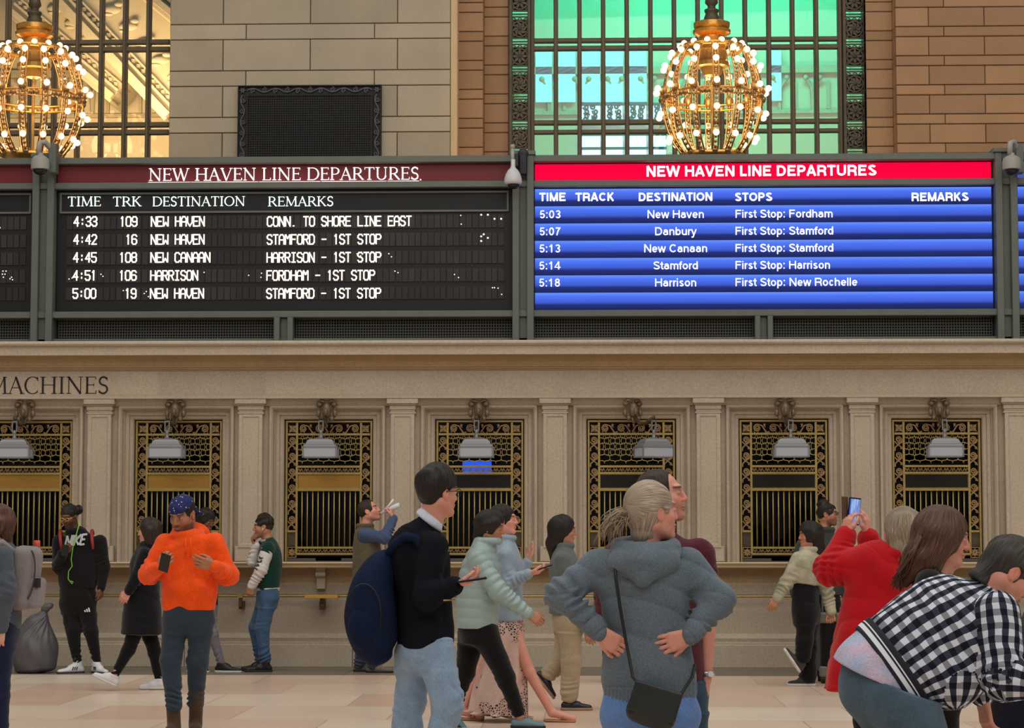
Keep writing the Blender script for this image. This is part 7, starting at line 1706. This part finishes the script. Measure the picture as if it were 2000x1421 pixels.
for sx in (-1, 1):
    for z in (.12, .66): F.add(Box(c0+np.array([sx*.085, -.19, z]), (.042, .034, .055), None, .02), .01)
q.part('corner_guard', F, mat('grey_plastic', (112, 110, 98), .5))
b = MB()
for sx in (-1, 1): b.box(c0[0]+sx*.05-.008, c0[0]+sx*.05+.008, c0[1]+.15, c0[1]+.17, .7, .98)
b.box(c0[0]-.065, c0[0]+.065, c0[1]+.14, c0[1]+.18, .97, 1.0); q.mb(b, 'pull_handle', mat('grey_metal_tube', (120, 120, 122), .35, .7))
for sx in (-1, 1):
    for sy in (-1, 1):
        b = MB(); b.tube([c0+np.array([sx*.085-.02, sy*.17, .045]), c0+np.array([sx*.085+.02, sy*.17, .045])], .044, 12); b.box(c0[0]+sx*.085-.028, c0[0]+sx*.085+.028, c0[1]+sy*.17-.02, c0[1]+sy*.17+.02, .05, .11); q.mb(b, 'wheel', BLACK, False)

# ================================================================== 17 woman in red coat
P = Person('woman in long red coat holding up a phone to take a picture', -12.9, 1715, res=.0055, hres=.0042); p, pz = P.p, P.pz
h = Head(p((1761, 1036)), -142, -6, 0, 1.03); nk = p((1752, 1080)); sl, sr = p((1690, 1098)), p((1762, 1092, .08)); el, er = p((1624, 1112, .06)), p((1712, 1104, .36)); wl, wr = p((1652, 1046, .12)), p((1694, 1046, .34))
al, ar = pz(1690, .085, .02), pz(1735, .085, -.02); kl, kr = pz(1690, .48, .0), pz(1735, .48, 0); hl, hr = p((1692, 1260)), p((1738, 1260))
build_body(P, h, nk, T_PINK, [(sl, el, wl), (sr, er, wr)], [(hl, kl, al, al), (hr, kr, ar, ar)], body_secs(P, (1715, 1260), (1716, 1190), (1724, 1120), (1734, 1085), LX), [((wl, (.12, .08, 1), (.75, .5, .1)), dict(thumb=-1, curl=(.6, .7, .8, .9))), ((wr, (-.05, 0, 1), (-.85, .45, .1)), dict(thumb=1, curl=(.45, .4, .4, .4), spread=.1))], False)
RC = cloth('red_wool_coat', (178, 14, 26), fine=.12, fscale=120)
F = top(P, [(1706, 1338, 0, .275, .22), (1704, 1290, 0, .245, .20), (1706, 1215, 0, .20, .165), (1710, 1162, 0, .18, .145), (1718, 1120, 0, .19, .145), (1728, 1094, 0, .165, .12), (1744, 1074, 0, .09, .08)], LX, [(sl, el, wl+(wl-el)*-.02, (.098, .095, .062)), (sr, er, wr+(er-wr)*.1, (.098, .09, .066))], fold=.010, amp=.006, f=20); cs = p((1706, 1280))
F.noise(.010, 1, 1, lambda X, Y, Z: np.sin(8*np.arctan2(X-cs[0], Y-cs[1])+2*Z)*np.clip((1.02-Z)/.35, 0, 1)); ring(F, p((1748, 1080)), LX, LY, .085, .08, .026); co_ = P.part('coat', F, RC)
P.part('trousers', trousers(P, [(1714, 1285, 0, .15, .11), (1714, 1260, 0, .17, .12), (1714, 1235, 0, .165, .115)], LX, [(hl, kl, al, (.09, .07, .06)), (hr, kr, ar, (.09, .07, .06))]), BT)
for a in (al, ar): shoe(P, a, -140, 0, BB, SOLE_D)
cap_hair(P, h, C_ASH, .018, low=None, face=(.125, 0, -.05, .078, .095, .11), ears=False, extra=[(Cone(h.w(-.045, 0, .0), h.w(-.06, 0, -.11), .092, .075), .04), (Cone(h.w(-.02, -.06, -.02), h.w(-.02, -.07, -.14), .05, .03), .03), (Cone(h.w(-.02, .06, -.02), h.w(-.02, .07, -.14), .05, .03), .03)], noise=(.006, 90))
st = []
for i in range(70):
    a = rg.uniform(-1.9, 1.9); f_, l_ = -.017-.105*math.cos(a), .092*math.sin(a); z0 = rg.uniform(-.09, -.02); e = rg.uniform(-.215, -.15)
    st.append([h.w(f_, l_, z0), h.w(f_*1.02, l_*1.03, (z0+e)/2), h.w(f_*.98+rg.uniform(-.02, .02), l_+rg.uniform(-.02, .02), e)])
strands(P, 'hair_ends', C_ASH, st, .009, .003)
m = mat('phone_screen_lit', (20, 30, 50), .2, emit=(130, 175, 255), estr=1.0)
nt = m.node_tree; N, L = nt.nodes, nt.links; tc = N.new('ShaderNodeTexCoord'); bk = N.new('ShaderNodeTexBrick'); L.new(tc.outputs['Generated'], bk.inputs['Vector']); bk.inputs['Scale'].default_value = 4; bk.inputs['Color1'].default_value = lin((60, 110, 220)); bk.inputs['Color2'].default_value = lin((190, 215, 255)); bk.inputs['Mortar'].default_value = lin((20, 24, 40)); L.new(bk.outputs[0], N['Principled BSDF'].inputs['Emission Color'])
phone_at('phone with lit screen held up by the woman in red coat', p((1669, 998, .16)), (.10, 0, 1), (.40, -1, .0), m, (.074, .155, .010), 'phones in hands')
ph_ = bpy.context.scene.objects[-1] if False else [o for o in COL.objects if o.name.startswith('phone') and o.get('label', '').startswith('phone with lit')][0]
b = MB(); b.poly([(-.034, .016, -.075), (-.075, -.018, -.07), (-.075, -.018, .085), (-.034, .016, .082)]); b.poly([(-.034, .020, -.075), (-.034, .020, .082), (-.075, -.014, .085), (-.075, -.014, -.07)])
for k_ in range(4): b.face((k_, (k_+1) % 4, (4, 7, 6, 5)[(k_+1) % 4], (4, 7, 6, 5)[k_]))
b.build('flip_cover', mat('brown_leather_cover', (96, 74, 62), .6), ph_)

# ================================================================== 18 woman with brown hair
P = Person('woman with chestnut brown hair in black top looking down to the right', -15.6, 1840, res=.006, hres=.0036); p, pz = P.p, P.pz
h = Head(p((1844, 1047)), 84, 10, 0, 1.02); nk = p((1838, 1110)); sr, sl = p((1816, 1140, -.15)), p((1832, 1138, .15)); er, el = p((1812, 1240, -.19)), p((1822, 1240, .19)); wr, wl = p((1842, 1320, -.17)), p((1850, 1320, .17))
ar, al = pz(1838, .085, -.08), pz(1832, .085, .08); kr, kl = pz(1838, .48, -.08), pz(1832, .48, .08); hr, hl = p((1836, 1340, -.08)), p((1834, 1340, .08))
build_body(P, h, nk, T_PINK, [(sl, el, wl), (sr, er, wr)], [(hl, kl, al, al), (hr, kr, ar, ar)], body_secs(P, (1834, 1345), (1832, 1260), (1826, 1180), (1826, 1132), LY, .95), [((wr, (.2, 0, -1), (0, 1, 0)), dict(thumb=1)), ((wl, (.2, 0, -1), (0, -1, 0)), dict(thumb=-1))], False, lips=(186, 92, 92), brow=(64, 44, 36), rn=.047)
P.part('top', top(P, [(1834, 1350, 0, .165, .115), (1832, 1260, 0, .155, .11), (1827, 1180, 0, .175, .118), (1825, 1140, 0, .15, .095), (1832, 1118, 0, .075, .062)], LY, [(sl, el, wl, (.066, .056, .042)), (sr, er, wr, (.066, .056, .042))]), cloth('black_knit', (16, 16, 22)))
P.part('jeans', trousers(P, [(1834, 1368, 0, .15, .11), (1834, 1342, 0, .165, .12), (1834, 1318, 0, .16, .115)], LY, [(hl, kl, al, (.09, .07, .055)), (hr, kr, ar, (.09, .07, .055))]), BT)
for a in (al, ar): shoe(P, a, 88, 0, BB, SOLE_D)
cap_hair(P, h, C_BROWN, .016, low=None, face=(.134, 0, -.05, .074, .12, .110), ears=False, extra=[(Cone(h.w(-.035, 0, .0), h.w(-.085, 0, -.12), .10, .075), .05), (Cone(h.w(.0, -.055, -.01), h.w(-.03, -.07, -.13), .055, .042), .04), (Cone(h.w(-.085, -.03, -.11), h.w(-.14, -.03, -.22), .065, .03), .04), (Cone(h.w(.0, .055, -.01), h.w(-.03, .07, -.13), .055, .042), .04)], noise=(.0045, 85))
st = []
for i in range(60):
    l_ = rg.uniform(-.09, .05); s0 = rg.uniform(-.06, .0)
    st.append([h.w(-.10+rg.uniform(-.02, .02), l_, s0), h.w(-.125+rg.uniform(-.02, .02), l_-.01, -.10), h.w(-.145+rg.uniform(-.03, .02), l_*.9, -.18), h.w(-.165+rg.uniform(-.03, .03), l_*.9, rg.uniform(-.27, -.21))])
strands(P, 'hair_ends', C_BROWN, st, .008, .002)

# ================================================================== 19 man bending in the gingham jacket
P = Person('man bending forward in black and white gingham jacket over a tie-dye shirt', -16.7, 1750, res=.005, hres=.0038); p, pz = P.p, P.pz
h = Head(p((1974, 1114)), 98, 42, 0, 1.06); nk = p((1940, 1152)); LT = nrm((.53, -.62, -.56)); sr, sl = p((1950, 1196, -.14)), p((1900, 1200, .16)); er, el = p((1960, 1326, -.24)), p((1902, 1306, .14)); wr, wl = p((2040, 1336, -.30)), p((1920, 1362, .10))
ar, al = pz(1782, .09, -.10), pz(1742, .09, .10); kr, kl = pz(1830, .50, -.14), pz(1776, .50, .08); hr, hl = p((1772, 1372, -.12)), p((1722, 1352, .06))
tor = [(p((1728, 1318)), .15, .10, LT), (p((1790, 1270)), .15, .10, LT), (p((1860, 1232)), .16, .10, LT), (p((1915, 1190)), .12, .08, LT)]
build_body(P, h, nk, T_PINK, [(sl, el, wl), (sr, er, wr)], [(hl, kl, al, al), (hr, kr, ar, ar)], tor, [((wl, (.12, 0, -1), (.9, .3, 0)), dict(thumb=-1, curl=(.3, .35, .4, .5), k=1.05)), ((wr, (1, 0, .0), (0, .6, -.7)), dict(thumb=1, k=1.05))], beard=.2, brow=(70, 60, 54), rn=.058)
def gingham():
    m = bpy.data.materials.new('gingham_cloth'); m.use_nodes = True; nt = m.node_tree; N, L = nt.nodes, nt.links; b = N['Principled BSDF']; b.inputs['Roughness'].default_value = .85; b.inputs['Specular IOR Level'].default_value = .15
    a = N.new('ShaderNodeAttribute'); a.attribute_name = 'cuv'; nz = N.new('ShaderNodeTexNoise'); nz.inputs['Scale'].default_value = 9; L.new(a.outputs['Vector'], nz.inputs['Vector'])
    ds = N.new('ShaderNodeVectorMath'); ds.operation = 'MULTIPLY_ADD'; L.new(nz.outputs['Color'], ds.inputs[0]); ds.inputs[1].default_value = (.022, .022, 0); L.new(a.outputs['Vector'], ds.inputs[2])
    sp = N.new('ShaderNodeSeparateXYZ'); L.new(ds.outputs[0], sp.inputs[0]); o = []
    for ax_ in 'XY':
        mu = N.new('ShaderNodeMath'); mu.operation = 'MULTIPLY'; mu.inputs[1].default_value = 1/.052; L.new(sp.outputs[ax_], mu.inputs[0])
        fr_ = N.new('ShaderNodeMath'); fr_.operation = 'FRACT'; L.new(mu.outputs[0], fr_.inputs[0]); gt = N.new('ShaderNodeMath'); gt.operation = 'GREATER_THAN'; gt.inputs[1].default_value = .5; L.new(fr_.outputs[0], gt.inputs[0]); o.append(gt)
    ad = N.new('ShaderNodeMath'); ad.operation = 'MULTIPLY_ADD'; L.new(o[0].outputs[0], ad.inputs[0]); ad.inputs[1].default_value = .62; 
    m5 = N.new('ShaderNodeMath'); m5.operation = 'MULTIPLY'; m5.inputs[1].default_value = .38; L.new(o[1].outputs[0], m5.inputs[0]); L.new(m5.outputs[0], ad.inputs[2])
    cr = N.new('ShaderNodeValToRGB'); e = cr.color_ramp.elements; cr.color_ramp.interpolation = 'CONSTANT'; e[0].color = lin((206, 212, 226)); e[1].position = .9; e[1].color = lin((22, 24, 38)); q_ = e.new(.2); q_.color = lin((128, 134, 146)); q_ = e.new(.5); q_.color = lin((52, 56, 74))
    L.new(ad.outputs[0], cr.inputs[0]); L.new(cr.outputs[0], b.inputs['Base Color']); return m
GI = gingham()
F = Field(.005); F.add(Chain([(p((1757, 1296)), .226, .156, LT), (p((1776, 1282)), .236, .165, LT), (p((1820, 1254)), .243, .170, LT), (p((1874, 1222)), .246, .165, LT), (p((1917, 1186)), .205, .13, LT), (p((1942, 1158)), .09, .08, LT)], .12), .01)
F.add(Ell(p((1866, 1322, -.08)), (.115, .12, .12)), .07)
F.add(Cone(sr, er, .088, .080, fold=.008, fp=.06), .035); F.add(Cone(er, wr, .080, .055, fold=.008, fc=.2, fp=.05, v0=.25), .03)
F.add(Cone(sl, el, .082, .07, fold=.006), .035); F.add(Cone(el, el+(wl-el)*.9, .07, .048), .03); F.noise(.006, 24, 8).noise(.010, 1, 1, crease(3, 15))
jk = P.part('jacket', F, GI, uv=True)
def bands(name, stops, per):
    m = bpy.data.materials.new(name); m.use_nodes = True; nt = m.node_tree; N, L = nt.nodes, nt.links; b = N['Principled BSDF']; b.inputs['Roughness'].default_value = .85
    a = N.new('ShaderNodeAttribute'); a.attribute_name = 'cuv'; sp = N.new('ShaderNodeSeparateXYZ'); L.new(a.outputs['Vector'], sp.inputs[0]); mu = N.new('ShaderNodeMath'); mu.operation = 'MULTIPLY'; mu.inputs[1].default_value = 1/per; L.new(sp.outputs['Y'], mu.inputs[0])
    cr = N.new('ShaderNodeValToRGB'); cr.color_ramp.interpolation = 'CONSTANT'; e = cr.color_ramp.elements; e[0].color = lin(stops[0][1]); e[1].position = stops[1][0]; e[1].color = lin(stops[1][1])
    for p_, c_ in stops[2:]: q_ = e.new(p_); q_.color = lin(c_)
    L.new(mu.outputs[0], cr.inputs[0]); L.new(cr.outputs[0], b.inputs['Base Color']); return m
D_, W_ = (20, 20, 34), (214, 220, 232)
F = Field(.0045); F.add(Chain([(p((1732, 1312.5)), .228, .162, LT), (p((1745, 1304)), .232, .165, LT), (p((1759, 1295)), .236, .167, LT)], .05), .01)
P.part('hem_rib', F, bands('striped_rib', [(0, D_), (.20, W_), (.48, D_), (.60, W_), (.68, D_)], .062), uv=True)
F = Field(.005); F.add(Chain([(p((1690, 1350)), .185, .15, LT), (p((1709, 1330)), .204, .162, LT), (p((1728, 1314)), .210, .158, LT), (p((1750, 1300)), .215, .155, LT)], .10), .01); F.noise(.005, 30, 2); F.slab(p((1716, 1320)), (-.35, .12, -.94))
P.part('tie_dye_shirt', F, cloth('tie_dye_cotton', (166, 180, 208), rgb2=(188, 168, 190), scale=11, var=.16))
TA = nrm(p((1800, 1262))-p((1735, 1305))); TD = np.cross(LT, TA)
F = Field(.005); F.add(Ell(p((1728, 1334)), (.196, .145, .155), (LT, TA, TD)), .01); F.add(Ell(p((1702, 1342, .03)), (.125, .13, .13)), .06)
for hq, kq, aq in ((hl, kl, al), (hr, kr, ar)): F.add(Cone(hq, kq, .128, .092, fold=.006), .05); F.add(Cone(kq, aq, .092, .075, fold=.008), .03)
HN = np.array([.35, -.12, .94]); F.noise(.006, 22, 3); F.slab(p((1716, 1316)), HN); P.part('jeans', F, cloth('faded_teal_jeans', (70, 92, 110), var=.25, scale=11))
for a in (al, ar): shoe(P, a, 85, 0, BB, SOLE_D, L=.29)
cap_hair(P, h, C_GREY, .009, low=-.115, extra=[(Cone(h.w(-.05, 0, -.03), h.w(-.066, 0, -.095), .062, .050), .03)], face=(.125, 0, -.01, .075, .1, .085), side=(.028, -.004), noise=(.005, 110))

# ================================================================== 20 person at the right edge
P = Person('person in white tee and navy trousers at the right edge, behind the gingham jacket', -15.75, 2030, res=.008, hres=.006); p, pz = P.p, P.pz
h = Head(p((2150, 1085)), -60, 20); nk = p((2135, 1130)); sl, sr, el, er, wl, wr = p((2075, 1160)), p((2180, 1165)), p((2050, 1240, -.05)), p((2200, 1260)), p((1999, 1290, -.12)), p((2180, 1340))
al, ar = pz(1985, .09, 0), pz(2060, .09, 0); kl, kr = pz(1980, .5, -.02), pz(2060, .5, -.02); hl, hr = p((1988, 1370)), p((2058, 1370))
build_body(P, h, nk, T_TAN, [(sl, el, wl), (sr, er, wr)], [(hl, kl, al, al), (hr, kr, ar, ar)], body_secs(P, (2024, 1370), (2050, 1290), (2090, 1210), (2120, 1160), LX), [((wl, (-.6, 0, -.7), (.3, .9, 0)), dict(thumb=1)), ((wr, (0, 0, -1), (-1, 0, 0)), dict(thumb=-1))], res=.006)
P.part('jacket', top(P, [(2052, 1300, 0, .19, .14), (2080, 1230, 0, .19, .14), (2108, 1180, 0, .18, .12), (2125, 1150, 0, .12, .09), (2134, 1130, 0, .07, .07)], LX, [(sl, el, wl, (.075, .065, .05)), (sr, er, wr, (.075, .065, .05))]), cloth('dark_green_jacket', (40, 50, 46)))
P.part('t_shirt', top(P, [(2018, 1352, 0, .20, .15), (2030, 1330, 0, .195, .145), (2050, 1300, 0, .18, .13)], LX, []), cloth('white_tee', (200, 206, 218), fine=.05))
P.part('trousers', trousers(P, [(2024, 1395, 0, .17, .13), (2022, 1370, 0, .19, .14), (2022, 1346, 0, .19, .14)], LX, [(hl, kl, al, (.105, .085, .07)), (hr, kr, ar, (.105, .085, .07))]), cloth('navy_trousers', (22, 25, 44)))
for a in (al, ar): shoe(P, a, -40, 0, BB, SOLE_D)
cap_hair(P, h, C_DKBROWN, .008)
